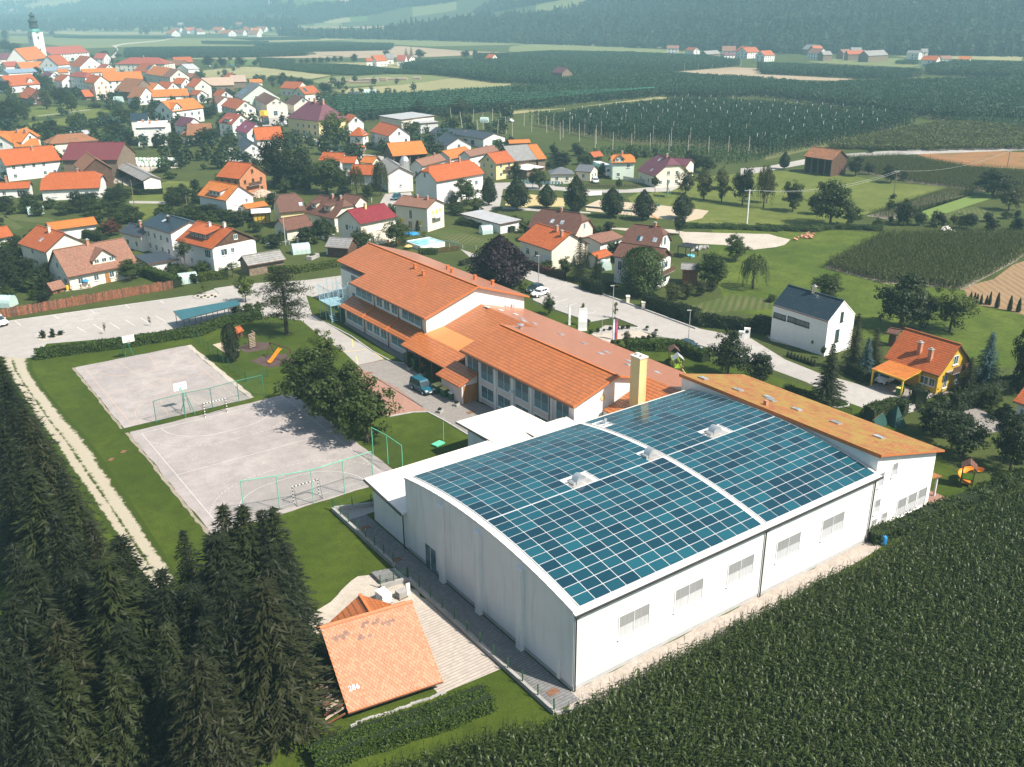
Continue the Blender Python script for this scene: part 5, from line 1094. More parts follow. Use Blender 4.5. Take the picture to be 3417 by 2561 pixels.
    if dorm:
        for dx,dw,v0,kind in dorm:
            x=dx*hx*(-1 if flip else 1);y0=-wd+wd*v0;z0=he+wd*v0*tp;hh=1.35;q=MB()
            if kind=='shed':
                yb=y0+min((hh)/(tp-math.tan(math.radians(min(12,pitch-14)))),wd*(1-v0)*.98);tz=z0+hh+(yb-y0)*math.tan(math.radians(min(12,pitch-14)));q.slab([(x-dw/2-.3,y0-.4,z0+hh-.05),(x+dw/2+.3,y0-.4,z0+hh-.05),(x+dw/2+.3,yb,min(tz,he+(yb+wd)*tp+.05)),(x-dw/2-.3,yb,min(tz,he+(yb+wd)*tp+.05))],.14,0,1);do=q.build('dormer',[roofm,'trim_brown'],ro)
                q=MB();q.box(x-dw/2,x+dw/2,y0,y0+.5,z0-.1,z0+hh-.08)
                for s in(-1,1):q.face([(x+s*dw/2,y0,z0),(x+s*dw/2,yb,min(tz,zt(yb))-.02),(x+s*dw/2,y0,z0+hh-.1)][::s])
                q.build('dormer_wall',gablem or wallm,do)
            else:
                hg=dw*.5*.85;top=z0+.9+hg;yr=min(0,y0+(top-z0)/tp);q.slab([(x-dw/2-.3,y0-.4,z0+.8),(x,y0-.4,top+.1),(x,yr,top+.1),(x-dw/2-.3,y0+.9/tp,z0+.8)],.14,0,1);q.slab([(x,y0-.4,top+.1),(x+dw/2+.3,y0-.4,z0+.8),(x+dw/2+.3,y0+.9/tp,z0+.8),(x,yr,top+.1)],.14,0,1);do=q.build('dormer',[roofm,'trim_brown'],ro)
                q=MB();q.face([(x-dw/2,y0,z0-.2),(x+dw/2,y0,z0-.2),(x+dw/2,y0,z0+.85),(x,y0,top-.1),(x-dw/2,y0,z0+.85)])
                for s in(-1,1):q.face([(x+s*dw/2,y0,z0-.2),(x+s*dw/2,y0+.9/tp,z0+.85),(x+s*dw/2,y0,z0+.85)][::s])
                q.build('dormer_wall',wallm,do)
            nw=max(1,int(dw/1.5))
            for i in range(nw):window(do,(x-dw/2+dw*(i+.5)/nw,y0,z0+.62),-math.pi/2,min(1.0,dw/nw*.8),.85,wframe,wpane,1,False)
    if balc:
        sd_,z,x0,x1=balc[:4];q=MB()
        if sd_=='f':q.box(x0*hx,x1*hx,-wy-1.1,-wy+.01,z-.12,z);b=q.build('balcony','concrete',o);q=MB();q.box(x0*hx,x1*hx,-wy-1.12,-wy-1.05,z,z+.95)
        else:
            s=(1 if sd_=='r' else-1)*(-1 if flip else 1);a_,b_=sorted((s*wx,s*(wx+1.1)));q.box(a_,b_,x0*wd,x1*wd,z-.12,z);b=q.build('balcony','concrete',o);q=MB();a_,b_=sorted((s*(wx+1.05),s*(wx+1.12)));q.box(a_,b_,x0*wd,x1*wd,z,z+.95)
        q.build('balustrade','wood_wall' if balc[-1]!='w' else 'trim_white',b)
    if win=='auto':
        cdir=Vector((-mid.x,-mid.y,0)).normalized();lc=Vector((cdir.dot(u),cdir.dot(Vector((-u.y,u.x,0))),0));sides=['f']
        if abs(lc.x)>.12:sides.append('r' if lc.x>0 else 'l')
        st_=max(1,int(he/fl+.25));step=2.9 if not far else 4.2;ww,hh=(1.05,1.25)if not far else(1.5,1.7)
        for sd_ in sides:
            ln=2*wx if sd_=='f' else 2*wy;nn=max(1,int(ln/step))
            for s in range(st_+(1 if sd_!='f' and hr-he>2.2 else 0)):
                z=1.55+fl*s;up=s>=st_;cnt=max(1,nn//2)if up else nn
                if not up and z+.8>he-.1:continue
                if up and z+.9>hr-1.0:z=he+(hr-he)*.32
                for i in range(cnt):
                    tpos=(i+.5)/cnt-.5;pos=tpos*ln*(.5 if up else .92)
                    if RNG.random()<.12 and not up:continue
                    if sd_=='f':
                        if open_front:continue
                        window(o,(pos,-wy,z),-math.pi/2,ww,hh,wframe,wpane,1)
                    else:window(o,((wx if sd_=='r' else-wx),pos,z),0 if sd_=='r' else math.pi,ww,hh,wframe,wpane,1)
    elif win:
        for sd_,a_,z,ww,hh,*m_ in win:
            pn=m_[0]if m_ else wpane;a_=a_*(-1 if flip and sd_=='f' else 1)
            if sd_=='f':window(o,(a_*wx,-wy,z),-math.pi/2,ww,hh,wframe,pn,1 if ww<1.6 else 2)
            else:s=(1 if sd_=='r' else-1)*(-1 if flip else 1);window(o,(s*wx,a_*wy,z),0 if s>0 else math.pi,ww,hh,wframe,pn,1)
    if door is not None:
        q=MB();q.box(door*wx-.5,door*wx+.5,-wy-.04,-wy+.02,0,2.1);q.build('door','shutter_brown',o)
    return o,hx,wd,he,hr
H=house;HOUSES=[]
# ---- near left: behind the plank fence
H('brown roofed house with a gabled dormer behind the plank fence','b1',(580,1148),(1190,1028),(750,862),2.8,42,'tile_tan','cream','the dormer house',ch=((-.05,.96),),dorm=((.12,4.6,.25,'gable'),),door=.1,roof='gable')
H('orange roofed cream house with a yellow blind in its gable','b1',(150,855),(385,932),(450,737),5.0,33,'tile_orange','cream','the yellow blind house',ch=((.1,.85,1.2),),sky=((.1,.35),),win=[('f',-.4,1.6,1.1,1.4),('f',.1,1.6,1.1,1.4),('f',-.1,4,1,1.1),('r',.1,4.1,2.0,1.1,'shutter_yellow'),('r',.6,4.2,.9,1)],chm='chimney_white')
H('long low building with a bright sunlit orange roof behind the hedge','b1',(430,745),(840,690),(600,655),3.0,30,'tile_bright','white','the long bright roof',win=None,name='outbuilding',cat='building')
H('orange roof corner at the left edge above the garden','b1',(-140,835),(118,790),(40,708),3.0,36,'tile_orange','white',None)
H('white house with a dark navy roof and black chimney','b1',(1208,690),(1455,768),(1480,622),6.2,20,'tile_navy','white','the navy roofed house',ch=((.1,.6,1.3),),chm='black',sky=((-.2,.5),))
H('low white annex with a slate roof next to the navy roofed house','b1',(1020,757),(1200,802),(1232,708),3.6,30,'tile_slate','white',None,ch=((.2,.9,1.3),))
H('flat dark roofed carport with a white rim','b1',(1150,962),(1268,1032),(1330,930),2.7,1,'tile_slate','white',None,'flat',win=None,depth_w=6.5,name='carport',cat='carport',open_front=True)
H('large white house with orange roof and dark timber gable','b1',(1505,828),(1815,905),(1890,706),5.2,29,'tile_orange','white','the timber gable house',ch=((-.1,.85,1.0),(.55,.98,1.0)),dorm=((-.05,6.2,.3,'shed'),),gablem='wood_wall',chm='chimney_white',win=[('f',.7,3.8,2.2,1.8),('r',-.1,3.9,.9,1.1),('r',-.5,3.9,1.6,1.5),('r',.1,6.6,.9,1.1),('f',-.3,1.4,1,1.2)])
H('grey roofed garden shed by the large timber gable house','b2',(-60,1048),(268,992),(110,928),2.4,30,'tile_grey','oldwood',None,win=None,name='garden_shed',cat='shed')
H('white house with bright orange roof and a row of dormer windows','b1',(1690,442),(1935,490),(1905,332),5.2,36,'tile_bright','white','the bright dormer house',dorm=((.1,5.0,.18,'shed'),),gablem=None,win=[('f',-.5,1.6,.9,1.4),('f',.3,1.6,1,1.2),('r',-.3,4.3,1.6,1.4,'shutter'),('r',.5,4.3,.8,1.0),('r',-.2,1.6,1.6,1.3,'shutter')])
H('unfinished house of bare orange brick under an orange roof','b1',(1850,282),(2052,305),(2080,163),5.5,33,'tile_orange','brick','the bare brick house',wpane='black',wframe='brick',balc=('r',3.0,-.5,.4))
H('low white house with a wide orange half hipped roof','b1',(340,400),(858,378),(590,243),3.2,33,'tile_orange','white','the wide orange house','half',ch=((.2,.98,.9),),win=[('f',-.6,1.6,1.6,1.2,'shutter'),('f',.0,1.4,1,1.9),('f',.55,1.6,1.2,1.2)])
H('low white house with a tall brick chimney at the left edge','b1',(-60,395),(255,380),(100,330),2.8,30,'tile_orange','white','the tall chimney house',ch=((-.3,.9,2.0),),win=[('f',.5,1.2,2.2,2.0,'black'),('f',-.5,1.5,1,1.2)])
H('long white farmhouse with an orange roof and outside stair','b1',(42,190),(528,140),(250,32),5.2,34,'tile_orange','white','the long farmhouse',ch=((.2,.8,1.2),))
H('dark timber barn with a brown tiled gable roof','b1',(628,178),(702,238),(785,100),5.5,38,'tile_old','wood_wall','the timber barn',win=None,name='barn',cat='barn')
H('big barn under a dark red metal roof','b1',(520,140),(1008,138),(700,-12),6.0,30,'tile_darkred','oldwood','the dark red barn',win=None,name='barn',cat='barn')
H('open sided shed with a long grey roof and white gable','b1',(930,170),(1220,318),(1150,203),3.2,22,'tile_grey','white','the open shed',win=None,open_front=True,name='shed',cat='shed')
# ---- centre: brown complex, red roof, cream house
H('yellow house with a brown half hipped roof and arched porch','b2',(212,592),(440,570),(300,428),4.4,42,'tile_brown','yellow_wall','the arched yellow house','half',sky=((.75,.25),),win=[('f',-.3,1.4,1.4,1.8),('f',.4,1.4,1.2,1.8),('l',0,4.2,1,1.3)])
H('brown tiled house with two boxed dormers beside the arched yellow house','b2',(405,585),(680,645),(570,440),3.6,40,'tile_brown','cream','the two dormer house','half',dorm=((-.5,1.8,.3,'shed'),(.35,2.6,.3,'shed')),ch=((.1,.97,.8),(.6,.97,.8)))
H('brown tiled back wing behind the two dormer house','b2',(720,500),(862,522),(800,432),4.0,36,'tile_brown','cream',None,win=None)
H('low garage with a brown tiled roof behind a hedge','b2',(270,745),(508,705),(350,622),2.5,33,'tile_brown','cream','the brown garage',win=None,name='garage',cat='garage')
H('orange wood carport with a flat white roof','b2',(-30,600),(140,590),(60,545),2.8,1,'metal_white','yellow_wood',None,'flat',win=None,depth_w=6,name='carport',cat='carport',open_front=True)
H('small orange roof behind the flat carport','b2',(-70,560),(120,530),(40,500),3.0,22,'tile_bright','cream',None,win=None,name='garage',cat='garage')
H('cream house with a crimson tiled roof','b2',(905,690),(1228,626),(930,545),5.8,28,'tile_maroon','cream','the crimson roofed house',ch=((-.1,.9,1.0),),chm='chimney_yellow',win=[('f',0,4.2,1.5,1.4,'shutter'),('f',-.4,1.6,1.1,1.4),('l',.2,4.2,1.1,1.4),('l',-.3,4.4,.5,.9),('l',-.05,4.4,.5,.9),('l',-.7,4.2,.9,1.4),('l',.1,1.6,1.2,.8)])
H('two storey cream house with yellow blinds and a small balcony','b2',(1188,521),(1480,557),(1415,459),6.0,23,'tile_tan','cream','the cream blind house',ch=((.55,.85,.8),(-.1,.95,.5)),win=[('f',-.05,3.9,.9,2.2),('f',-.65,2.0,1.5,1.3,'shutter_yellow'),('f',.45,2.0,1.7,1.3,'shutter_yellow'),('f',-.1,1.2,1.3,2.0,'shutter_brown'),('r',-.3,4.4,.9,1.2,'shutter_yellow'),('r',.1,4.2,.9,1.8,'shutter_yellow'),('r',.5,4.6,.9,1.1,'shutter_yellow')],balc=('r',3.2,-.4,.5,'w'))
H('great white farm block with a long orange half hipped roof','b2',(1560,328),(1975,256),(1700,160),6.8,37,'tile_orange','white','the great farm block','half',ch=((-.0,.95,1.3),(.4,.95,1.3)),win=[('l',.1,8.0,.9,1.3),('f',.3,4.5,1.2,1.4),('f',.7,4.5,1.2,1.4),('f',.5,1.6,1.2,1.4),('r',0,8.0,.9,1.2),('r',-.3,4.5,1,1.4),('r',.3,4.5,1,1.4)])
H('orange roofed lean-to against the great farm block','b2',(1700,412),(1775,360),(1640,310),3.2,28,'tile_orange','wood_wall',None,win=None,name='shed',cat='shed')
H('white barn with a weathered grey roof beside the silo','b2',(1020,185),(1130,270),(1190,158),5.4,28,'tile_grey','white','the grey roofed barn',win=[('r',0,2,.7,.7)],name='barn',cat='barn')
H('open timber barn with a patchy orange roof on posts','b2',(1185,108),(1485,85),(1270,-14),4.2,35,'tile_bright','oldwood','the patchy orange barn',win=None,open_front=True,name='barn',cat='barn')
H('small white house with a faded pink brown roof','b2',(1440,195),(1645,140),(1500,108),4.0,36,'tile_tan','white','the faded roof house',ch=((.5,.9,.8),))
H('low building with an orange roof between brown roofs','b2',(1690,132),(1890,88),(1750,35),3.2,30,'tile_bright','white',None,win=None,name='outbuilding',cat='building')
H('long brown tiled house above the great farm block','b2',(1850,112),(2098,58),(1900,42),4.2,33,'tile_tan','white','the long brown house')
H('yellow house with flower balcony and orange roof','b2',(2072,176),(2238,150),(2090,70),5.2,35,'tile_orange','yellow_wall','the flower balcony house',balc=('f',3.0,-.2,.8))
H('white house with an orange roof among the tall trees','b2',(545,142),(735,152),(620,72),4.6,34,'tile_orange','white','the tree hidden house')
H('white gabled house with an orange roof beside the weeping birches','b2',(735,165),(860,168),(790,108),5.0,36,'tile_orange','white','the birch house')
H('orange roofed building with a pale ridge behind the weeping birches','b2',(900,160),(1010,170),(960,105),4.6,34,'tile_bright','cream',None)
H('low orange roof in front of the weeping birches','b2',(805,262),(1010,270),(900,178),3.2,34,'tile_orange','white',None,win=None)
H('small dark shed with a grey slate roof in the greenhouse garden','b2',(600,885),(805,900),(680,800),2.4,34,'tile_grey','wood_wall','the dark garden shed',win=None,name='garden_shed',cat='shed')
# ---- right centre
H('half hipped brown roofed house with two small roof windows','b3',(155,716),(572,776),(450,577),3.8,42,'tile_brown','pink_wall','the half hipped house','half',sky=((-.15,.35),(.25,.35)),ch=((.0,.98,.8),),win=[('r',0,4.8,.8,1.4),('r',.2,1.6,1.6,1.6)])
H('pale yellow house with an orange roof along the school road','b3',(70,823),(358,917),(432,738),4.3,30,'tile_orange','cream','the pale yellow house',ch=((.3,.9,1.1),(.75,.75,1.1)),win=[('f',-.5,2.3,1.3,1.5),('f',.05,2.2,1.3,1.5),('f',.6,2.2,1.4,1.5,'shutter')])
H('white house with a brown half hipped roof and round blue roof windows','b3',(955,856),(1282,896),(1230,706),4.6,43,'tile_brown','white','the round skylight house','half',sky=((-.1,.22),(.65,.25)),ch=((.4,.98,.8),),win=[('r',.1,5.2,1.2,1.9),('r',-.4,5.2,.8,1.7)],sol=(-.25,-.1,.2,.45))
H('white chalet with a dark timber gable and long wooden balconies','b3',(880,962),(1282,1022),(1200,880),5.6,32,'tile_brown','white','the chalet',gablem='wood_wall',balc=('r',2.9,-.9,.9),win=[('r',.2,1.4,1.6,1.4),('r',-.5,1.4,.9,1.9),('r',.25,4.3,1.6,1.4),('r',-.25,4.2,.7,1.9),('f',-.75,3.7,.9,1.9),('f',-.2,3.7,1,1.3)])
H('dark red plank shed with a grey roof behind the chalet','b3',(1470,1078),(1635,1085),(1560,1030),3.4,18,'tile_grey','plank','the plank shed',win=None,name='shed',cat='shed')
H('low brown roofed garage between the half hipped houses','b3',(785,855),(985,800),(690,815),2.8,14,'tile_tan','white',None,win=None,depth_w=7,name='garage',cat='garage')
H('small orange roofed shed by the dark spruces','b3',(765,990),(890,950),(770,922),2.4,24,'tile_orange','cream',None,win=None,name='shed',cat='shed')
H('low flat garage with a pale roof beside the gravel road','b2',(1760,600),(2105,690),(1960,600),2.6,2,'metal_grey','white',None,'flat',win=None,depth_w=7,name='garage',cat='garage')
H('pale bungalow with grey hipped roofs and orange trim','b3',(345,265),(560,262),(430,200),3.0,26,'tile_slate_grey','cream','the bungalow','hip')
H('pale wing of the bungalow with a grey roof facing the road','b3',(560,235),(700,245),(640,178),3.0,26,'tile_slate_grey','cream',None,'gable')
H('pale mint house with a clipped orange roof and bay','b3',(880,165),(1085,160),(960,92),5.4,36,'tile_bright','mint_wall','the mint house','half',ch=((.0,.97,1.0),),dorm=((-.35,3.0,.1,'gable'),))
H('large house with a purple brown roof sweeping low','b3',(1095,226),(1245,280),(1290,92),3.6,38,'tile_purple','cream','the purple brown house','half',ch=((.3,.97,1.0),),sky=((-.1,.7),(.2,.15)))
H('cream back wing of the purple brown house with square windows','b3',(1345,175),(1525,190),(1420,120),4.8,26,'tile_purple','cream',None)
H('barn with a big grey roof and white canopy','b3',(30,152),(245,134),(80,12),4.5,30,'tile_grey','oldwood','the grey canopy barn',win=None,name='barn',cat='barn')
H('orange roofed end of the grey canopy barn','b3',(242,135),(322,128),(220,5),4.5,30,'tile_bright','oldwood',None,win=None,name='barn',cat='barn')
H('low orange roof behind the grey canopy barn','b3',(0,0),(185,-8),(90,-35),4.5,26,'tile_bright','oldwood',None,win=None,name='barn',cat='barn')
H('white canopy on posts in front of the grey barn','b3',(150,228),(308,200),(180,140),3.0,3,'metal_white','oldwood',None,'flat',win=None,depth_w=8,name='canopy',cat='canopy',open_front=True)
H('tiny orange roofed hut at the edge of the hop poles','b3',(725,118),(810,105),(750,66),2.2,38,'tile_orange','oldwood',None,win=None,name='hut',cat='hut')
H('dark timber hayrack with a patched orange roof by the country road','b4',(335,106),(582,141),(515,37),5.4,33,'tile_old','wood_wall','the hayrack',win=None,open_front=True,name='hayrack',cat='barn')
H('modern white house with a dark blue grey roof and strip windows','b4',(75,1367),(547,1512),(450,1270),5.9,40,'tile_navy','white_clean','the modern white house',oh=.06,ve=.06,ch=((-.05,1.0,.9),),chm='chrome',win=[('f',-.72,4.2,2.6,.9),('f',-.27,4.3,1.7,.9),('f',.12,4.25,2.8,.9),('r',0,6.0,.7,1.6),('r',-.2,3.0,.9,2.0),('f',.55,1.8,.3,.4)],wframe='black')
H('yellow log house with a bright orange roof and two chimneys','c4',(1020,292),(1494,447),(1430,107),3.0,43,'tile_orange','yellow_wood','the yellow log house',ch=((-.05,.45,1.5),(.4,.35,1.5)),win=[('f',.5,1.5,1.4,1.2),('f',.8,1.5,.9,1.2),('r',0,4.4,1.2,1.4),('r',-.5,1.5,.9,1.9),('r',.3,1.5,.9,1.9)],balc=('r',3.0,-.5,.5))
H('orange tiled roof corner at the right edge','c4',(2120,660),(2300,720),(2270,520),3.0,36,'tile_orange','cream',None)
H('dark little roof behind the spruces of the modern house','c4',(1040,75),(1140,95),(1120,45),2.4,24,'tile_brown','wood_wall',None,win=None,name='hut',cat='hut')
_MD.update({'tile_pale':tiles((.52,.38,.28),.3,.36,.15,.7),'tile_maroon2':tiles((.30,.06,.11),.3,.36,.25,.5),'metal_blue':plain((.22,.29,.36),.5,.15,.3)})
# ---- old town around the church (regions of the upper left)
def T(label,e1,e2,r,he=6,pitch=36,roofm='tile_orange',wallm='white',k='a1',**kw):return H(label,k,e1,e2,r,he,pitch,roofm,wallm,**kw)
T('long purple red roof at the far left of the old town',(-30,517),(218,505),(100,456),6,32,'tile_purple','white')
T('steep orange church nave roof beside the tower',(228,524),(412,497),(275,402),8,50,'tile_bright','white',ch=(),win=None,name='church_nave',cat='church')
T('big red roof behind the church tower',(440,472),(768,452),(600,396),8,32,'tile_red','white',short='the big red roof')
T('orange brown house wedged right of the church nave',(500,562),(612,552),(530,470),7,40,'tile_orange','white')
T('slate blue roofed house in front of the church',(390,560),(532,550),(450,503),6,32,'tile_slate','white',short='the slate blue roof')
T('low orange roofed house below the church nave',(178,592),(402,582),(290,530),4,34,'tile_bright','white',short='the low orange roof')
T('orange roofed house with a big white gable right of the slate roof',(595,565),(682,578),(700,478),7,38,'tile_orange','white',short='the big white gable')
T('red roofed white house behind the big white gable',(800,505),(890,505),(800,458),6,34,'tile_red','white')
T('large pale public building with a purple red hipped roof',(980,552),(1412,552),(1190,494),9,26,'tile_red','cream',short='the hipped public building',roof='hip',ch=((0,.9,2.0),))
T('small red roofed house with white gable by the public building',(795,592),(890,598),(850,548),5,36,'tile_red','white')
T('long pale orange roof in the middle of the old town',(708,628),(1000,618),(840,588),6,26,'tile_bright','white')
T('broad yellow orange roof of the old town inn',(895,700),(1232,688),(1050,618),8,34,'tile_bright','white',short='the inn')
T('white four storey house with dark red hipped roof',(575,655),(725,668),(640,615),10,30,'tile_red','white',short='the four storey house',roof='hip')
T('tall white gabled house with orange shutters',(718,708),(805,715),(790,645),10,38,'tile_orange','cream',short='the tall gabled house',wpane='shutter_brown')
T('narrow white gabled house left of the four storey house',(455,690),(525,700),(500,632),7,36,'tile_orange','white')
T('pale yellow roofed house behind the four storey house',(495,625),(590,622),(540,592),7,28,'tile_bright','white')
T('orange house with a grey solar roof patch below the public building',(1142,612),(1255,620),(1210,540),7,36,'tile_orange','cream',sol=(.5,.95,.3,.8))
T('house with a two tone peach roof below the public building',(1245,634),(1392,655),(1340,568),8,36,'tile_bright','cream',short='the peach roofed house')
T('white gabled house with faded orange roof by the peach roof',(1388,660),(1455,668),(1460,588),8,36,'tile_tan','cream')
T('long dark brown barn roof below the inn',(972,782),(1128,795),(1110,672),5,38,'tile_old','oldwood',short='the brown barn roof',win=None,name='barn',cat='barn')
T('small brown roofed house with a white gable below the brown barn',(1086,840),(1192,845),(1170,748),4,40,'tile_old','white',short='the small white gable')
T('orange roofed wing right of the brown barn roof',(1150,790),(1278,798),(1200,705),4.5,34,'tile_bright','white')
T('orange roofed white gabled house above the long orange row',(1312,770),(1425,778),(1380,700),5,38,'tile_orange','white')
T('long low row with a bright orange roof',(1308,836),(1625,822),(1480,764),4,32,'tile_bright','white',short='the long orange row')
T('white house with orange roof and a broad cream gable',(1592,740),(1668,750),(1660,672),7,38,'tile_orange','cream',short='the broad cream gable')
T('orange roofed house between the peach roof and cream gable',(1468,722),(1555,725),(1500,668),6,34,'tile_orange','white')
T('timber house with white gable and orange roof end of the row',(1622,812),(1690,820),(1665,770),4.5,36,'tile_orange','white')
T('very long hall with a pale brown roof',(1740,740),(2012,732),(1870,665),5,24,'tile_pale','oldwood',short='the pale brown hall',win=None,name='barn',cat='barn')
T('beige roofed shed right of the pale brown hall',(1985,707),(2118,703),(2060,645),4,26,'tile_pale','oldwood',win=None,name='barn',cat='barn')
T('small timber barn with orange roof above the pale brown hall',(1915,660),(1965,672),(1950,620),4,34,'tile_orange','oldwood',win=None,name='barn',cat='barn')
T('dark little gabled barn near the pale field',(1565,668),(1640,672),(1615,626),4,36,'tile_old','wood_wall',win=None,name='barn',cat='barn')
T('farm with a long orange roof behind dark trees at the hop field',(1500,540),(1660,535),(1560,490),6,30,'tile_orange','oldwood',win=None,name='barn',cat='barn')
T('brown farm roof beside the long orange farm',(1432,560),(1540,565),(1490,515),5,34,'tile_old','oldwood',win=None,name='barn',cat='barn')
T('low white shed by the parked cars under the orange farm',(1615,598),(1715,592),(1660,548),4,24,'metal_grey','white',win=None,name='shed',cat='shed')
T('orange roofed farmhouse among dark trees at the left',(85,742),(348,722),(220,638),4.5,38,'tile_orange','white',short='the dark tree farmhouse',dorm=((.45,5,.2,'gable'),))
T('small orange roofed timber house at the village park',(152,832),(238,853),(245,752),3.5,40,'tile_orange','wood_wall',short='the park house')
T('large white house with orange cross gabled roof in the village',(1480,960),(1752,925),(1560,850),6.5,36,'tile_bright','white',short='the cross gabled house',dorm=((-.65,6,.08,'gable'),))
T('white house with a white sheet metal roof and three chimneys',(1155,1098),(1420,1090),(1290,1040),7.5,8,'metal_white','white',short='the white metal roof',ch=((-.6,.8,1.0),(-.1,.55,1.4),(.3,.9,.8)),balc=('f',4.2,-.7,-.2,'w'))
T('dark teal roofed house behind the white metal roof',(1115,1035),(1270,1030),(1230,970),7,30,'tile_navy','white')
T('purple roofed house below the cross gabled house',(1488,1072),(1598,1088),(1560,998),4.5,38,'tile_purple','white',short='the purple roof')
T('brown roofed house hidden among trees in the village',(1598,1165),(1810,1160),(1700,1060),4,38,'tile_old','cream',short='the tree brown house')
T('low brown porch house in front of the tree brown house',(1540,1172),(1695,1178),(1610,1130),3,28,'tile_old','white')
T('white house with brown orange roof and a white dormer',(1868,1052),(1990,1068),(2000,975),6,36,'tile_red','white',short='the white dormer house',dorm=((.1,4.5,.15,'shed'),))
T('white house with a raspberry purple roof',(2015,1116),(2112,1148),(2130,1040),5.5,38,'tile_maroon2','white',short='the raspberry roof',sky=((.0,.4),))
T('dark roofed porch house below the raspberry roof',(2022,1240),(2090,1290),(2110,1185),4,34,'tile_slate','white')
T('orange brown house with white gable by the shop',(1893,908),(2022,940),(2000,842),5.5,36,'tile_orange','cream',short='the shop neighbour')
T('pale house with dark gable left of the shop neighbour',(1815,820),(1880,832),(1880,770),5,36,'tile_orange','white')
T('pinkish roofed small house behind the spruce in the village',(1785,880),(1860,895),(1850,815),4.5,34,'tile_tan','white')
T('orange roof group at the far left edge of the village',(120,1238),(352,1168),(190,1104),4.5,34,'tile_bright','white',short='the far left orange roof')
T('small orange roof in front of the far left group',(125,1265),(345,1250),(230,1195),3.5,30,'tile_bright','white')
T('white house with orange roof cut by the left edge',(-90,1215),(185,1225),(40,1125),5,34,'tile_bright','white',ch=((.3,.9,1),(.8,.9,1)))
T('wide hipped house with a dull brown red roof',(415,1240),(850,1205),(640,1145),4.5,30,'tile_old','cream',roof='hip',short='the dull hipped house')
T('small grey roofed shed behind the dull hipped house',(640,1165),(790,1150),(700,1120),3,18,'metal_grey','white',win=None,name='shed',cat='shed')
T('flat pale roofed building at the left edge of the old town',(-40,672),(80,655),(20,630),5,8,'metal_white','white',win=None,name='building',cat='building')
T('long blue grey roofed row in front of the church',(70,632),(330,620),(200,590),4,14,'metal_blue','white',win=None,name='building',cat='building')
T('long blue grey roof left of the big white gable',(380,612),(600,605),(500,578),4,14,'metal_blue','white',win=None,name='building',cat='building')
T('small maroon roofed house below the long blue grey row',(345,655),(420,660),(395,618),4,34,'tile_purple','white')
T('shed with a red brown roof left of the low orange roof',(45,575),(165,570),(110,528),5,32,'tile_red','white')
# second strip (region a2)
T('white shop with a broad gable and an orange sign',(-20,838),(95,900),(60,780),6.5,30,'tile_brown','cream',k='a2',short='the shop',win=[('r',-.3,7.2,1.4,1.2),('r',.3,7.2,1.4,1.2),('r',-.2,2,2.2,2.6),('r',.4,2,1.2,1.4)])
T('white gabled wing on the right of the shop',(255,880),(330,905),(330,810),5,34,'tile_brown','cream',k='a2')
T('modern pale green house with a grey solar roof behind the shop',(2005,822),(2072,852),(2130,692),6.5,34,'tile_slate_grey','mint_wall',short='the solar roof house',sol=(-.6,.2,.2,.55))
T('red orange house with solar panels near the round dark tree',(430,812),(565,800),(470,738),4.5,34,'tile_orange','cream',k='a2',short='the solar cottage',sol=(-.6,-.3,.3,.8))
T('plain orange roofed house behind the solar cottage',(212,758),(365,765),(290,700),4.5,34,'tile_orange','cream',k='a2')
T('orange roof peeking over the small wood',(-40,712),(70,708),(20,680),5,30,'tile_bright','cream',k='a2')
T('large yellow house with a purple hipped roof on the main road',(272,1012),(545,1042),(480,872),7,40,'tile_purple','yellow_wall',k='a2',short='the purple hipped house',roof='hip',ch=((.0,.95,1.8),(.5,.95,1.8)),hip=.3)
T('orange roofed white house right of the purple hipped house',(735,1045),(800,1060),(790,975),5,38,'tile_orange','white',k='a2',short='the right hand white house')
T('white tower like house with a pointed orange roof',(805,1165),(930,1170),(850,1092),5.5,48,'tile_orange','white',k='a2',short='the pointed roof house',roof='hip')
T('tiny orange hipped kiosk beside the road hedge',(802,1268),(918,1272),(855,1232),2.4,32,'tile_orange','oldwood',k='a2',roof='hip',win=None,name='kiosk',cat='kiosk')
T('long white house with orange roof and big blank gable',(988,1128),(1145,1172),(1140,1060),6.2,36,'tile_orange','white',k='a2',short='the blank gable house')
T('pale industrial hall with a flat grey roof',(1060,995),(1255,1028),(1250,970),6,4,'metal_grey','cream',k='a2',short='the industrial hall',roof='flat',win=None,depth_w=18,name='industrial_hall',cat='building')
T('grey metal box store right of the industrial hall',(1418,1060),(1582,1048),(1490,1022),4.5,6,'metal_grey','grey_wall',k='a2',roof='flat',win=None,depth_w=9,name='store',cat='building')
T('long low building with a dark slate roof beside the hop poles',(1490,1140),(1755,1160),(1620,1098),3.5,18,'tile_slate','white',k='a2',short='the slate garages')
T('white garage block with dark slate roof and open doors',(1745,1160),(1960,1195),(1880,1115),3.5,18,'tile_slate','white',k='a2',win=[('f',-.5,1.3,2.6,2.2,'black'),('f',.1,1.3,2.6,2.2,'black'),('r',.1,1.5,3.4,2.4,'plastic_green')])
T('white house with a wide slate grey roof',(1540,1205),(1642,1255),(1720,1165),4.5,30,'tile_slate','white',k='a2',short='the wide slate house',balc=('l',2.7,-.6,.3))
T('white house with an orange roof by the lane',(12,1205),(248,1192),(130,1088),5,40,'tile_orange','white',k='a2',short='the lane house')
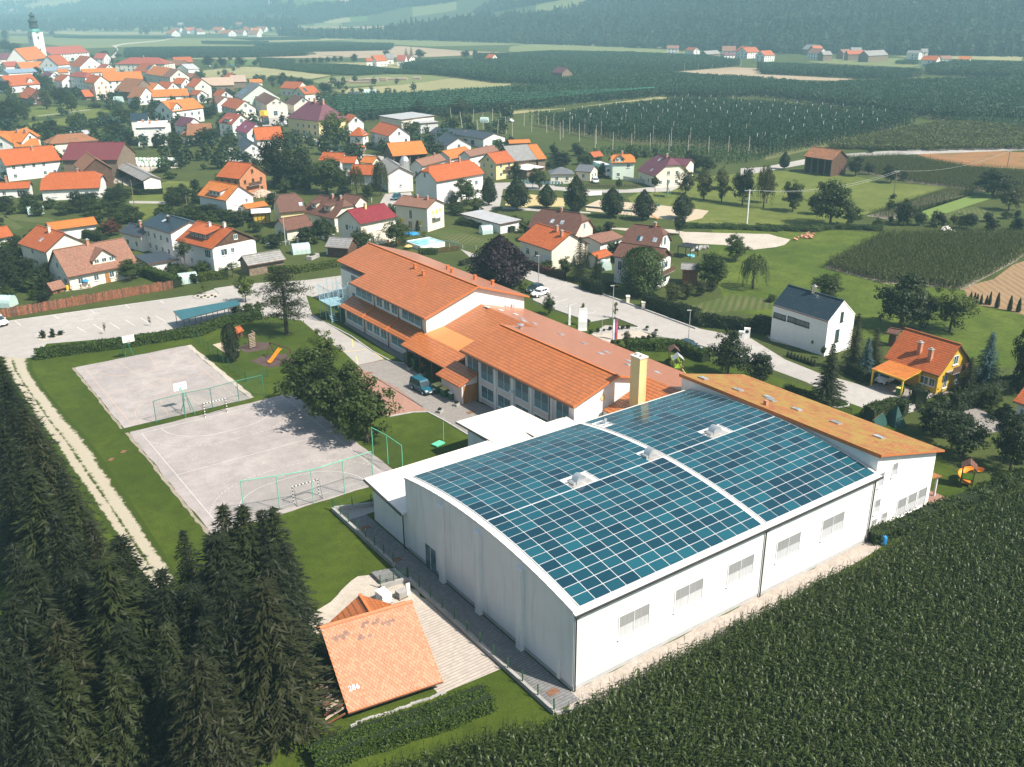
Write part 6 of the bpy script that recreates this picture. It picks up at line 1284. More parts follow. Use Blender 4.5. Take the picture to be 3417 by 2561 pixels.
for i,(a,b,r,rm)in enumerate((((955,528),(1015,527),(985,498),'tile_orange'),((1045,527),(1140,522),(1085,474),'tile_orange'),((1128,508),(1195,507),(1160,460),'tile_grey'),((1215,522),(1290,522),(1245,474),'tile_red'),((1275,512),(1325,514),(1300,475),'tile_tan'))):
    T(('small peach farmhouse, leftmost of the lonely farm group','orange roofed farmhouse in the lonely farm group','grey roofed barn of the lonely farm group','white gabled house of the lonely farm group','last small house of the lonely farm group by the spruces')[i],a,b,r,5,38,rm,'white',k='a2',short='the lonely farm' if i==1 else None)
T('lone orange roofed house at the far hop field',(1970,512),(2030,514),(2010,466),5,38,'tile_orange','white',k='a2',short='the lone far house')
T('dark low shed at the netted hop field',(800,812),(905,810),(850,788),3,18,'tile_slate','oldwood',k='a2',win=None,name='shed',cat='shed')
T('weathered hop barn standing inside the hop fields',(360,622),(450,630),(440,578),8.5,36,'tile_purple','oldwood',k='a3',short='the hop barn',win=None,name='barn',cat='barn')
FAR=[('a3',1350,418,1455,418,1400,392,'tile_tan'),('a3',1505,432,1580,437,1550,406,'tile_orange'),('a3',1695,470,1815,462,1750,434,'tile_grey'),('a3',1825,440,1945,440,1880,396,'tile_tan'),('a3',1935,442,2015,447,1975,395,'tile_orange'),('a3',1845,478,1940,475,1890,455,'tile_purple'),('a3',2045,455,2155,448,2110,404,'tile_orange'),('a3',1910,378,2040,378,1975,350,'tile_grey'),('a4',5,475,95,470,45,430,'tile_orange'),('a4',320,420,430,425,400,380,'tile_grey'),('a4',365,450,470,455,430,412,'tile_tan'),('a4',430,430,512,428,470,390,'tile_orange'),('a4',505,470,585,468,545,435,'tile_grey'),('a4',675,455,750,452,710,420,'tile_tan'),('a4',715,465,880,463,800,430,'tile_orange'),('a4',740,432,835,432,790,405,'tile_grey'),('a4',890,478,1060,470,980,428,'tile_grey'),('a4',1335,512,1470,516,1410,475,'tile_orange'),('a4',1515,505,1605,503,1560,474,'tile_tan'),('a4',1650,506,1755,508,1700,479,'tile_bright'),('a4',1340,445,1400,445,1370,415,'tile_grey'),('a4',1210,455,1320,458,1265,430,'tile_grey')]
fl_=['brown roofed farm, first of the far hamlet from the left','orange roofed cottage second from left in the far hamlet','grey roofed barn in the far hamlet left of the farmhouses','long tan roofed farmhouse in the middle of the far hamlet','orange gabled farmhouse in the middle of the far hamlet','low purple roofed shed before the far hamlet farmhouse','white house with an orange roof in the far hamlet','grey roofed barn among the trees above the far hamlet','orange house beside the white lane of the far hamlet','large grey roofed barn of the far hamlet on the right','tan gabled farmhouse right of the white lane','orange roofed farmhouse beside the large grey barn','dark gabled barn with a grey roof right of the far farmhouse','tan roofed little barn left of the long orange far barn','long orange roofed barn of the far hamlet on the right','grey roof behind the long orange far barn','big pale grey barn standing right of the orange far barn','dark gabled orange house in the far meadow on the right','tan roofed hut in the far meadow on the right','rightmost little orange house of the far meadow','small white house among trees behind the lone round tree','low grey shed left of the small white far house']
for f_,l_ in zip(FAR,fl_):T(l_,(f_[1],f_[2]),(f_[3],f_[4]),(f_[5],f_[6]),6,36,f_[7],'white' if 'barn' not in l_ else 'oldwood',k=f_[0],win='auto' if 'barn' not in l_ else None,short='the far hamlet' if f_[1]in(1825,715)else None)
# distant village left of centre
DV=[(1440,230,1530,230,1485,195),(1420,290,1470,292,1445,258),(1460,262,1540,262,1500,238),(1605,268,1690,266,1650,236),(1680,235,1760,236,1720,208),(1690,275,1760,272,1725,246),(1820,262,1900,262,1860,234),(1880,288,1960,290,1920,258),(1975,285,2085,285,2030,258),(2085,262,2150,262,2120,232),(2150,272,2215,272,2180,240),(2190,245,2260,245,2225,222),(990,230,1110,232,1050,202),(1110,245,1160,246,1135,222),(1275,222,1318,222,1296,196),(905,228,945,228,925,205),(1210,250,1240,250,1225,228)]
for i,d_ in enumerate(DV):
    if i<12:T('orange roofed house in the distant village left of centre',d_[:2],d_[2:4],d_[4:],6,36,('tile_orange','tile_bright','tile_tan')[i%3],'white',short='the distant village' if i==4 else None)[0]['group']='houses of the distant village'
    else:T('pale farm hall standing in the distant fields',d_[:2],d_[2:4],d_[4:],6,14,'metal_white','white',win=None,name='farm_hall',cat='building')[0]['group']='distant farm halls'
_a2v=[(0,268,80,268,40,225),(330,292,395,292,362,260),(405,292,465,292,435,264),(745,292,800,290,772,262),(790,302,850,302,820,278),(-60,295,20,295,-20,262)]
for d_ in _a2v:T('small house at the edge of the distant river wood',d_[:2],d_[2:4],d_[4:],6,36,RNG.choice(('tile_orange','tile_tan')),'white',k='a2')[0]['group']='houses at the river wood'
# ================================================================ crops, hop gardens, woods, hill houses
def corn_mesh(name,seed,h=2.35,nl=11,mat='corn'):
    r=np.random.default_rng(seed);V=[];F_=[];rn=[]
    def strip(pts,ws,side):
        b=len(V)
        for p,w_ in zip(pts,ws):V.append(p-side*w_);V.append(p+side*w_)
        for i in range(len(pts)-1):F_.append((b+2*i,b+2*i+1,b+2*i+3,b+2*i+2));rn.append(r.uniform(.1,.9)if i else .3)
    a=r.uniform(0,6.28)
    for i in range(nl):
        z=.35+(h-.6)*i/nl;a+=math.pi+r.normal(0,.35);L_=r.uniform(.75,1.05)*(1.15-.45*i/nl);d=np.array([math.cos(a),math.sin(a),0]);s=np.array([-d[1],d[0],0])+r.normal(0,.25,3)*[0,0,1]
        up=r.uniform(.55,.95);pts=[np.array([0,0,z])+d*L_*t*.85+np.array([0,0,L_*(up*t-(up+.55)*t*t)])for t in(0.02,.3,.62,1.0)];strip(pts,(.04,.065,.055,.007),s)
    for q in range(2):
        d=np.array([math.cos(q*1.57),math.sin(q*1.57),0]);strip([np.array([0,0,0.]),np.array([0,0,h*.5]),np.array([0,0,h])],(.022,.02,.012),d)
    for q in range(4):
        t=r.uniform(0,6.28);strip([np.array([0,0,h-.05]),np.array([.16*math.cos(t),.16*math.sin(t),h+.28])],(.012,.01),np.array([math.sin(t),-math.cos(t),0]))
    return smesh(name,np.array(V),np.array(F_),mat,rn)
def clump_mesh(name,seed,rad,h,n,lw,ll,mat,jit=.6,up=.7):
    r=np.random.default_rng(seed);a=r.uniform(0,6.28,n);q=rad*np.sqrt(r.uniform(0,1,n));z=h*r.uniform(.15,1,n)**.6
    c=np.stack([q*np.cos(a),q*np.sin(a),z],1);nn=np.stack([np.cos(a)*.5,np.sin(a)*.5,up+0*a],1);v,f=leaves(c,nn,lw,ll,jit,r);return smesh(name,v,f,mat,r.uniform(0,1,n))
def hop_mesh(name,seed,ln,h=6.4,n=44,mat='hop',lw=.22,ll=.34):
    r=np.random.default_rng(seed);m=int(n*max(1,ln/1.3));x=r.uniform(-ln/2,ln/2,m)if ln>1.4 else r.normal(0,.22,m);z=.3+(h-.2)*r.uniform(0,1,m)**.8;wd=.25+.4*(z/h)**2
    y=r.normal(0,1,m)*wd*.6;c=np.stack([x,y,z],1);nn=np.stack([r.normal(0,.6,m),np.sign(y)+0*y,.35+.6*(z/h)],1);v,f=leaves(c,nn,lw,ll,.5,r,np.array([0,0,-1.2]));return smesh(name,v,f,mat,np.clip(.2+.5*z/h+r.normal(0,.2,m),0,1))
corn=[corn_mesh('corn_plant',200+i)for i in range(5)]
near_corn=PX('d2',(740,1700),(1100,1590),(1330,1505),(1618,1415),z=1.0)+PX('d3',(240,1420),(430,1275),(700,1145),(1000,985),(1300,845),(1440,750),(1618,670),z=1.0)+PX('d4',(150,770),(330,665),(560,590),(680,495),(920,380),(1355,215),(1700,80),(1750,1950),z=1.0)+PX('d2',(400,2150),z=1.0)
x,y=gridpts(near_corn,.62,.27,.62,.28);scatter('corn_field','tall green corn filling the foreground right of the hall','corn field',np.stack([x,y,0*x],1),corn,.74,1.02,tilt=.07)
sheet('corn_soil','dirt',near_corn,.02)
_MD['corn_mid']=leafm((.066,.082,.018),.5,.5,.3)
cornm=[corn_mesh('field_corn',220+i,2.3,8,'corn_mid')for i in range(3)]
p_=PX('b4',(520,1010),(1010,765),(1600,745),(2400,750),(2150,960),(1700,1195),(1420,1170),(1020,1140),z=1.2)
x,y=gridpts(p_,.8,.5,.4,.3);scatter('corn_field','corn field with a dark front edge behind the modern white house','corn field',np.stack([x,y,0*x],1),cornm,.9,1.15);sheet('corn_soil','dirt',p_,.02)
p_=PX('b4',(690,110),(1150,98),(1400,130),(1750,195),(2350,245),(2350,420),(1800,365),(1250,300),(950,240),(700,190),z=1.2)
x,y=gridpts(p_,.9,.6,.4,.3);scatter('corn_field','olive corn field right of the hayrack','corn field',np.stack([x,y,0*x],1),cornm,.9,1.1);sheet('corn_soil','dirt',p_,.02)
p_=PX('b4',(870,590),(1560,378),(1850,390),(1290,570),(1080,625),z=.8)
x,y=gridpts(p_,.9,.6,.4,.3);scatter('corn_field','narrow corn strip between meadow and vegetable rows','corn field',np.stack([x,y,0*x],1),cornm,.6,.8);sheet('corn_soil','dirt',p_,.02)
crop=[clump_mesh('crop_clump',230+i,1.9,2.2,70,.16,.55,'corn_far',.6)for i in range(3)];cropd=[clump_mesh('dense_crop_clump',235+i,1.9,2.3,70,.18,.55,'hop_top',.6)for i in range(3)]
for lb,k,p,src,sp_ in(
('olive green grain field above the country road','a4',[(1560,1040),(2400,1095),(2400,1250),(1800,1258),(1100,1268),(530,1245),(900,1160)],crop,2.0),
('dark corn strip along the hop garden at the right edge','a4',[(1590,1000),(2400,1050),(2400,1095),(1580,1030)],cropd,2.0),
('long dark corn strip left of the log piles','a2',[(50,555),(580,562),(1200,618),(880,645),(500,620),(60,575)],cropd,2.6),
('thin dark corn band beside the white lane','a2',[(600,552),(900,570),(1180,600),(2040,632),(1900,645),(1190,628),(900,590)],cropd,2.6),
('corn band left of the small lane hamlet','a2',[(20,505),(340,512),(340,545),(60,550)],cropd,2.6),
('corn band below the distant village','a1',[(1730,358),(2300,360),(2300,385),(1740,375)],cropd,3.0),
('corn band in the pale fields behind the church','a1',[(460,312),(900,318),(1500,320),(1400,332),(700,330),(470,322)],cropd,3.2),
('dark corn band behind the church tower top','a1',[(60,262),(600,258),(600,270),(80,275)],cropd,3.2),
('green corn band under the river wood','a2',[(-200,330),(540,318),(560,338),(0,348)],cropd,3.2),
('dark crop band at the far hamlet meadow','a4',[(1120,525),(1300,520),(1300,545),(1130,540)],cropd,2.6)):
    p_=PX(k,*p,z=1.0);x,y=gridpts(p_,sp_,sp_,.4,.4);scatter('crop_field',lb,'crop field',np.stack([x,y,0*x],1),src,.85,1.15)
# hop gardens
hop1=[hop_mesh('hop_bine',240+i,1.2)for i in range(4)];hopseg=[hop_mesh('hop_row',250+i,5.6,6.5,26,'hop',.34,.55)for i in range(3)]
P1=PX('a3',(380,975),(930,897),(1540,835),z=5.5)+PX('a4',(0,862),(1350,968),(700,1100),(30,1230),z=5.5)+PX('b3',(2100,80),(1500,20),(1100,5))+PX('a3',(700,1190),(150,1060))
ang=math.atan2(*(np.array(G('a4',1350,968,6))[:2]-np.array(G('a4',30,1230,6))[:2])[::-1])
x,y=gridpts(P1,1.5,3.0,ang,.12);scatter('hop_garden','tall dark hop garden behind the park with pale poles in front','hop garden',np.stack([x,y,0*x],1),hop1,.9,1.08)
_MD['hopsoil']=ground(((.12,.14,.05),(.16,.15,.07),(.09,.11,.04)),(.02,.2,1.2));sheet('hop_soil','hopsoil',P1,.03)
FR=PX('b3',(560,105),(900,60),(1500,40),(2160,90),(2200,150),(1900,190),(1500,150),(1100,120));x,y=gridpts(FR,1.5,3.0,ang,.2);scatter('young_hops','low young hops between the bare front poles','hop garden',np.stack([x,y,0*x],1),[hop_mesh('young_hop',260+i,1.2,2.2,22,'hop_top',.18,.28)for i in range(2)],.6,1.2)
P2=PX('a2',(560,850),(700,820),(1300,795),(2212,738),z=6)+PX('a3',(700,702),(1300,748),(600,805),(0,862),z=6)+PX('a2',(1500,905),(680,955),z=6)
P3=PX('a2',(1240,548),(1420,512),(2212,502),z=6)+PX('a3',(400,545),(1100,605),(2212,665),z=6)+PX('a4',(400,700),(1000,680),(2400,640),(2400,935),(1590,925),z=6)+PX('a3',(2212,750),(1700,760),(1310,748),(700,692),(150,655),z=6)+PX('a2',(2040,640),(1600,590),z=6)
P4=PX('a3',(-300,460),(0,455),(350,437),(1000,445),(1700,475),(1995,515),(1600,545),(1200,570),(900,560),(400,520),(0,490),(-300,480),z=6)
P5=PX('a4',(-60,530),(400,545),(900,570),(1380,590),(1100,620),(700,600),(0,572),z=6);P6=PX('a4',(1380,545),(1600,515),(2400,530),(2400,620),(1860,590),(1400,575),z=6)
P7=PX('a1',(1080,412),(1700,402),(2212,405),z=6)+PX('a2',(200,410),(470,435),(0,450),z=6)+PX('a1',(1600,455),(1075,455),z=6);P8=PX('a2',(0,378),(500,365),(1190,372),(1150,395),(400,408),z=6)
for lb,p_,dx,dy in(('netted hop garden beyond the village road',P2,5.4,2.9),('very large dark hop garden around the hop barn',P3,5.4,3.4),('hop garden with leaning edge poles before the far hamlet',P4,5.6,3.4),('narrow hop garden below the far hamlet meadow',P5,5.6,3.4),('hop garden at the right edge under the river wood',P6,5.6,3.4),('long hop garden right of the old town',P7,5.8,3.6),('far hop garden below the distant village',P8,5.8,3.6)):
    x,y=gridpts(p_,dx,dy,ang,.1);rt=np.full(len(x),ang)+NR.choice([0,math.pi],len(x));scatter('hop_garden',lb,'hop garden',np.stack([x,y,0*x],1),hopseg,.92,1.06,rot=rt);sheet('hop_soil','hopsoil',p_,.15)
g=MB()
a0=Vector(G('a2',700,822,6.9));a1_=Vector(G('a3',1290,748,6.9));b0=Vector(G('a2',690,952,6.9));b1_=Vector(G('a3',20,860,6.9));c0=Vector(G('a2',2200,740,6.9))
for i in range(9):
    t=i/8;p=b0.lerp(a0,t);q=(b1_.lerp(a1_,.0)if t==0 else Vector(G('a2',2212,862,6.9)).lerp(c0,t));g.bar(p,q,.06,.03);g.bar(q,q.lerp(a1_,.96),.06,.03)if t<.55 else None
o=g.build('hail_net','steel_mint');o['kind']='stuff';tag(o,'pale turquoise hail netting over the netted hop garden','netting')
_MD['pole_wood']=plain((.50,.46,.40),.8,.2)
g=MB();g.tube((0,0,-.1),(0,0,7.4),.13,.09,6);pole_me=g.mesh('hop_pole','pole_wood')
POLES={}
def pole(p,lean=0.0,lb='bare hop pole in the front row of the hop garden',gr='hop poles in front of the dark hop garden',s=1.0):
    o=link('hop_pole',pole_me,None,p);o.rotation_euler=(RNG.gauss(0,.02)+lean,RNG.gauss(0,.02),RNG.uniform(0,6));o.scale=(1,1,s);tag(o,lb,'pole',gr);POLES.setdefault(lb,[]).append(o)
for x_,y_ in((25,1180),(125,1070),(190,1120),(250,1060),(320,1130),(380,1110),(435,1190),(460,1170),(515,1140),(560,1110),(600,1200),(645,1150),(690,1100),(735,1260),(745,1220),(785,1180),(830,1130),(885,1290),(930,1200),(960,1140),(995,1110),(1045,1300),(1075,1210),(1130,1100),(1175,1060),(1205,1300),(1230,1220),(1270,1130),(1310,1060),(1365,1310),(1385,1240),(1400,1180),(1440,1090),(1530,1320),(1550,1240),(1580,1120),(1705,1330),(1718,1180),(1875,1330),(1880,1200),(2020,1210),(2050,1330),(2175,1290)):pole(G('a3',x_,y_+15))
for x_,y_ in((1690,1060),(1780,1100),(1870,1075),(1960,1110),(2040,1070),(2120,1100),(2160,1150),(1920,1180),(2080,1180)):pole(G('a2',x_,y_),RNG.uniform(-.15,.15),'leaning pole at the left end of the hop garden','leaning hop poles')
for i in range(26):t=i/25;q=Vector(G('a3',900,600)).lerp(Vector(G('a3',1990,560)),t);pole(q,.1,'leaning edge pole of the far hop garden','edge poles of the far hop garden',.95)
for i in range(14):t=i/13;q=Vector(G('a3',1500,625)).lerp(Vector(G('a4',900,640)),t);pole(q,0,'pole standing in the pale stubble between hop gardens','poles in the stubble field')
xs_,ys_=gridpts(P1,13,13,ang,.1);g=MB()
for a_,b_ in zip(xs_,ys_):
    if(Vector((a_,b_,0))-Vector(G('a3',1400,1200))).length>45:g.tube((a_,b_,6.2),(a_,b_,7.2),.09,.09,5);g.box(a_-.11,a_+.11,b_-.11,b_+.11,7.2,7.42)
o=g.build('pole_caps','trim_white');o['kind']='stuff';tag(o,'white caps on the pole tops inside the hop garden','pole caps')
# river wood and hill forests: masses nobody could count
_MD['forest_teal']=leafm((.026,.060,.034),.6)
def crown_small(seed,n=130,mat='forest',conif=False):
    r=np.random.default_rng(seed);d=r.normal(0,1,(n,3));d /= np.linalg.norm(d,axis=1)[:,None];q=r.uniform(.6,1,n)[:,None]
    if conif:z=r.uniform(0,1,n);a=r.uniform(0,6.28,n);rr=3.4*(1-z);c=np.stack([rr*np.cos(a),rr*np.sin(a),1+15*z],1);nn=np.stack([np.cos(a),np.sin(a),.6+0*a],1)
    else:c=d*q*np.array([4.6,4.6,5.4])*(1+.2*np.sin(d[:,:1]*5+seed)+.15*np.cos(d[:,1:2]*6))+[0,0,7.5];nn=d+[0,0,.5]
    v,f=leaves(c,nn,.85,1.25,.45,r);return smesh('wood_crown',v,f,mat,np.clip(r.uniform(.1,.9)+r.normal(0,.15,n),0,1))
wood=[crown_small(300+i,130,('forest','forest_teal','leaf','leaf_dark')[i%4])for i in range(6)]+[crown_small(310,110,'spruce',True),crown_small(311,110,'spruce',True)]
az=math.atan2(_cf[1],_cf[0])
def polar(th,r):a=az-np.radians(th);return r*np.cos(a),r*np.sin(a)
def wood_pts(n,th0,th1,d0,d1,fn=None):
    th=NR.uniform(th0,th1,n);d=NR.uniform(d0,d1,n);x,y=polar(th,R0f(th)+d);k=np.ones(n,bool)if fn is None else fn(th,d,x,y);x,y=x[k],y[k];return np.stack([x,y,height(x,y)-.8],1)
scatter('river_wood','long belt of trees along the river at the foot of the hills','wood',np.concatenate([wood_pts(2300,-13,30,-30,75),wood_pts(260,-30,-13,100,260),wood_pts(500,12,30,60,150)]),wood,.7,1.35)
def hillmask(th,d,x,y):
    n=wobble(x*2.2,y*2.2)*1.0+.55*np.sin(x*.021+1)*np.sin(y*.019);mead=(th>-1)&(th<12.5)&(d<620)&(d>70);dens=np.where(mead,n>1.25,np.where(th>12.5,((d>190)&(n>-.55))|(n>.8),np.where(th>-12,(d>120)&(n>-.9),(d>1500)&(n>-.4))))
    clear=(np.sin(x*.0131+2)*np.sin(y*.0117+.6)>.78)&(d<900);return dens & ~clear
scatter('hill_forest','blue green forest covering the hills beyond the valley','forest',np.concatenate([wood_pts(30000,8,30,60,1100,hillmask),wood_pts(22000,-14,8,60,1300,hillmask),wood_pts(12000,-30,-14,1300,4200,hillmask)]),wood,.9,1.6)
scatter('hillside_groves','scattered groves on the hazy slopes at the upper left','wood',np.concatenate([wood_pts(900,-30,-12,350,420),wood_pts(1500,-30,-12,900,1000),wood_pts(1500,-30,-12,1300,1450),wood_pts(500,-30,-12,300,1700)]),wood,1.0,1.9)
dvp=[]
for k,xa,xb,ya,yb,n in(('a1',1200,2250,235,300,60),('a2',-150,900,250,300,120),('a1',640,1250,225,250,45),('a1',1740,1900,200,232,14),('a4',0,1200,390,470,70),('a3',1300,2212,400,450,40)):
    for _ in range(n):q=G(k,RNG.uniform(xa,xb),RNG.uniform(ya,yb));dvp.append((q.x,q.y,-.5))
scatter('village_groves','rows of trees between the houses of the distant villages','wood',np.array(dvp),wood,.45,.95)
# small houses on the slopes
g0=MB();g0.box(-6,6,-4,4,-6,5)
for s in(-1,1):g0.face([(s*6,-4,5),(s*6,4,5),(s*6,0,8.4)][::s])
hw=g0.mesh('wall','white');g0=MB();g0.slab([(-6.6,-4.8,4.4),(6.6,-4.8,4.4),(6.6,0,8.7),(-6.6,0,8.7)],.3);g0.slab([(6.6,4.8,4.4),(-6.6,4.8,4.4),(-6.6,0,8.7),(6.6,0,8.7)],.3);hrf=[g0.mesh('roof',m_)for m_ in('tile_orange','tile_tan','tile_grey')]
for i in range(64):
    if i<40:th=RNG.uniform(-27,-11.5);d=RNG.choice((380,450,930,980,1050,1380,1450))+RNG.uniform(-60,60)
    else:th=RNG.uniform(-4,26);d=RNG.uniform(90,190)if th>13 else RNG.uniform(110,480)
    x,y=polar(th,R0f(th)+d);z=float(height(np.array([x]),np.array([y]))[0]);o=thing('hillside_house','tiny white house on the hazy slope at the upper left' if i<40 else 'tiny white house on the slope above the river wood','house',(float(x),float(y),z),RNG.uniform(0,3.1),'houses on the upper left slopes' if i<40 else 'houses above the river wood')
    if i<40:o.scale=(1.3,1.3,1.3)
    link('wall',hw,o);link('roof',hrf[i%3],o)
# ---- garden shrubs and small trees filling the village plots
ROADS=[[(v.co.x,v.co.y)for v in o.data.vertices]for o in COL.objects if o.get('kind')=='structure' and o.type=='MESH' and len(o.data.polygons)==1 and any(s in o.name for s in('road','parking','yard','drive','court','lane','path','park_lawn','village_lawn','patch','terrace'))]
def clear(p,m=1.0):
    for x,y,ux,uy,a,b in HOUSES:
        dx,dy=p.x-x,p.y-y
        if abs(dx*ux+dy*uy)<a+m and abs(-dx*uy+dy*ux)<b+m:return False
    X_,Y_=np.array([p.x]),np.array([p.y]);return not any(inside(X_,Y_,r)[0]for r in ROADS)
def fill(k,x0,x1,y0,y1,n,kinds,h0,h1,m=1.5):
    i=0;tries=0
    while i<n and tries<n*12:
        tries+=1;p=G(k,RNG.uniform(x0,x1),RNG.uniform(y0,y1))
        if not clear(p,m):continue
        h=RNG.uniform(h0,h1);tree_at(RNG.choice(kinds),p,h,h*RNG.uniform(.8,1.25));i+=1
mix_=['leafy','dark','bush','darkbush','darkbush','bush','bush']
fill('b1',-20,1500,420,720,30,mix_,2.0,4.6);fill('b1',-20,420,850,1400,20,mix_,2,4.5);fill('b1',1000,2212,160,720,30,mix_,2,5);fill('b1',1250,2200,1000,1200,10,['bush','darkbush'],1.2,2.6)
fill('b2',-20,900,250,900,26,mix_,1.8,5);fill('b2',800,2212,120,760,24,mix_,1.6,4.5);fill('b3',-20,900,580,1150,16,mix_,1.5,4);fill('b3',300,1600,60,330,20,mix_,2,5);fill('b4',800,2200,560,740,12,['bush','darkbush'],1.5,3.5);fill('c4',1500,2200,560,1000,8,['darkbush','bush'],1.5,3)
vp=[]
for k,x0,x1,y0,y1,n,s0,s1 in(('a1',0,2212,740,1290,330,.3,.75),('a1',100,2100,480,740,130,.35,.8),('a2',0,1500,690,1290,130,.3,.7),('a2',1550,2212,960,1180,30,.2,.4),('b1',0,2212,0,250,60,.22,.5),('b2',0,2212,0,200,60,.22,.5)):
    for _ in range(n):
        p=G(k,RNG.uniform(x0,x1),RNG.uniform(y0,y1))
        if clear(p,3.0):vp.append((p.x,p.y,-.6))
scatter('village_greenery','mass of garden trees and shrubs between the village houses','shrubs',np.array(vp),wood[:6],.25,.62)
_MD['tile_stained']=plain((.24,.145,.115),.7,.3,4)
_MD['tent']=plain((.015,.06,.05),.7,.2)
# ================================================================ church
ct=G('a1',345,540);church=thing('church_tower','white baroque church tower with a dark green onion spire','church tower',(ct.x,ct.y,0),.3);LMK.append(('the church',Vector((ct.x,ct.y,0)),12))
def tower_h(k,x,y):
    lo,hi=5.,120.
    for _ in range(30):
        m=(lo+hi)/2;q=np.array([ct.x,ct.y,m-CH]);yy=PH/2-CF*np.dot(q,_U)/np.dot(q,_F)
        if yy>REG[k][1]+y/REG[k][2]:lo=m
        else:hi=m
    return lo
zt_=tower_h('a1',275,95);za=tower_h('a1',300,285);zb_=tower_h('a1',300,235);sw=5.4
g=MB();g.box(-sw,sw,-sw,sw,-1,za);g.box(-sw-.35,sw+.35,-sw-.35,sw+.35,za,za+.7);g.box(-sw-.25,sw+.25,-sw-.25,sw+.25,za*.62,za*.62+.5);g.build('wall','white_clean',church)
H_=zt_-za-.7;g=MB();g.lathe([(sw*1.25,0),(sw*1.2,H_*.06),(sw*.95,H_*.14),(sw*.62,H_*.2)],8,(0,0,za+.7));sp_=g.build('cupola','copper',church)
g=MB();g.lathe([(sw*.62,H_*.2),(sw*.95,H_*.24),(sw*.8,H_*.28),(sw*.75,H_*.48),(sw*1.0,H_*.51),(sw*.85,H_*.57),(sw*.45,H_*.65),(sw*.42,H_*.72),(sw*.62,H_*.77),(sw*.42,H_*.83),(sw*.18,H_*.88),(sw*.08,H_*.96)],10,(0,0,za+.7));g.build('lantern','copper_dark',sp_)
g=MB();g.lathe([(0.01,-.5),(.5,0),(.01,.5)],8,(0,0,zt_-1.2));g.bar((0,0,zt_-.8),(0,0,zt_+1.2),.15,.15);g.bar((-.5,0,zt_+.5),(.5,0,zt_+.5),.15,.15);g.build('cross','paint_yellow',sp_)
for a_ in range(4):
    for z_ in(za*.84,za*.45):window(church,(math.cos(a_*math.pi/2)*sw,math.sin(a_*math.pi/2)*sw,z_),a_*math.pi/2,1.9,3.4 if z_>za*.6 else 2.0,'trim_white','black',0)
    for s in(-1,1):
        g=MB();c_,s_=math.cos(a_*math.pi/2),math.sin(a_*math.pi/2);px_,py_=c_*(sw+.12)-s_*s*(sw-.5),s_*(sw+.12)+c_*s*(sw-.5);g.box(px_-.45,px_+.45,py_-.45,py_+.45,0,za-.02);g.build('pilaster','trim_white',church)
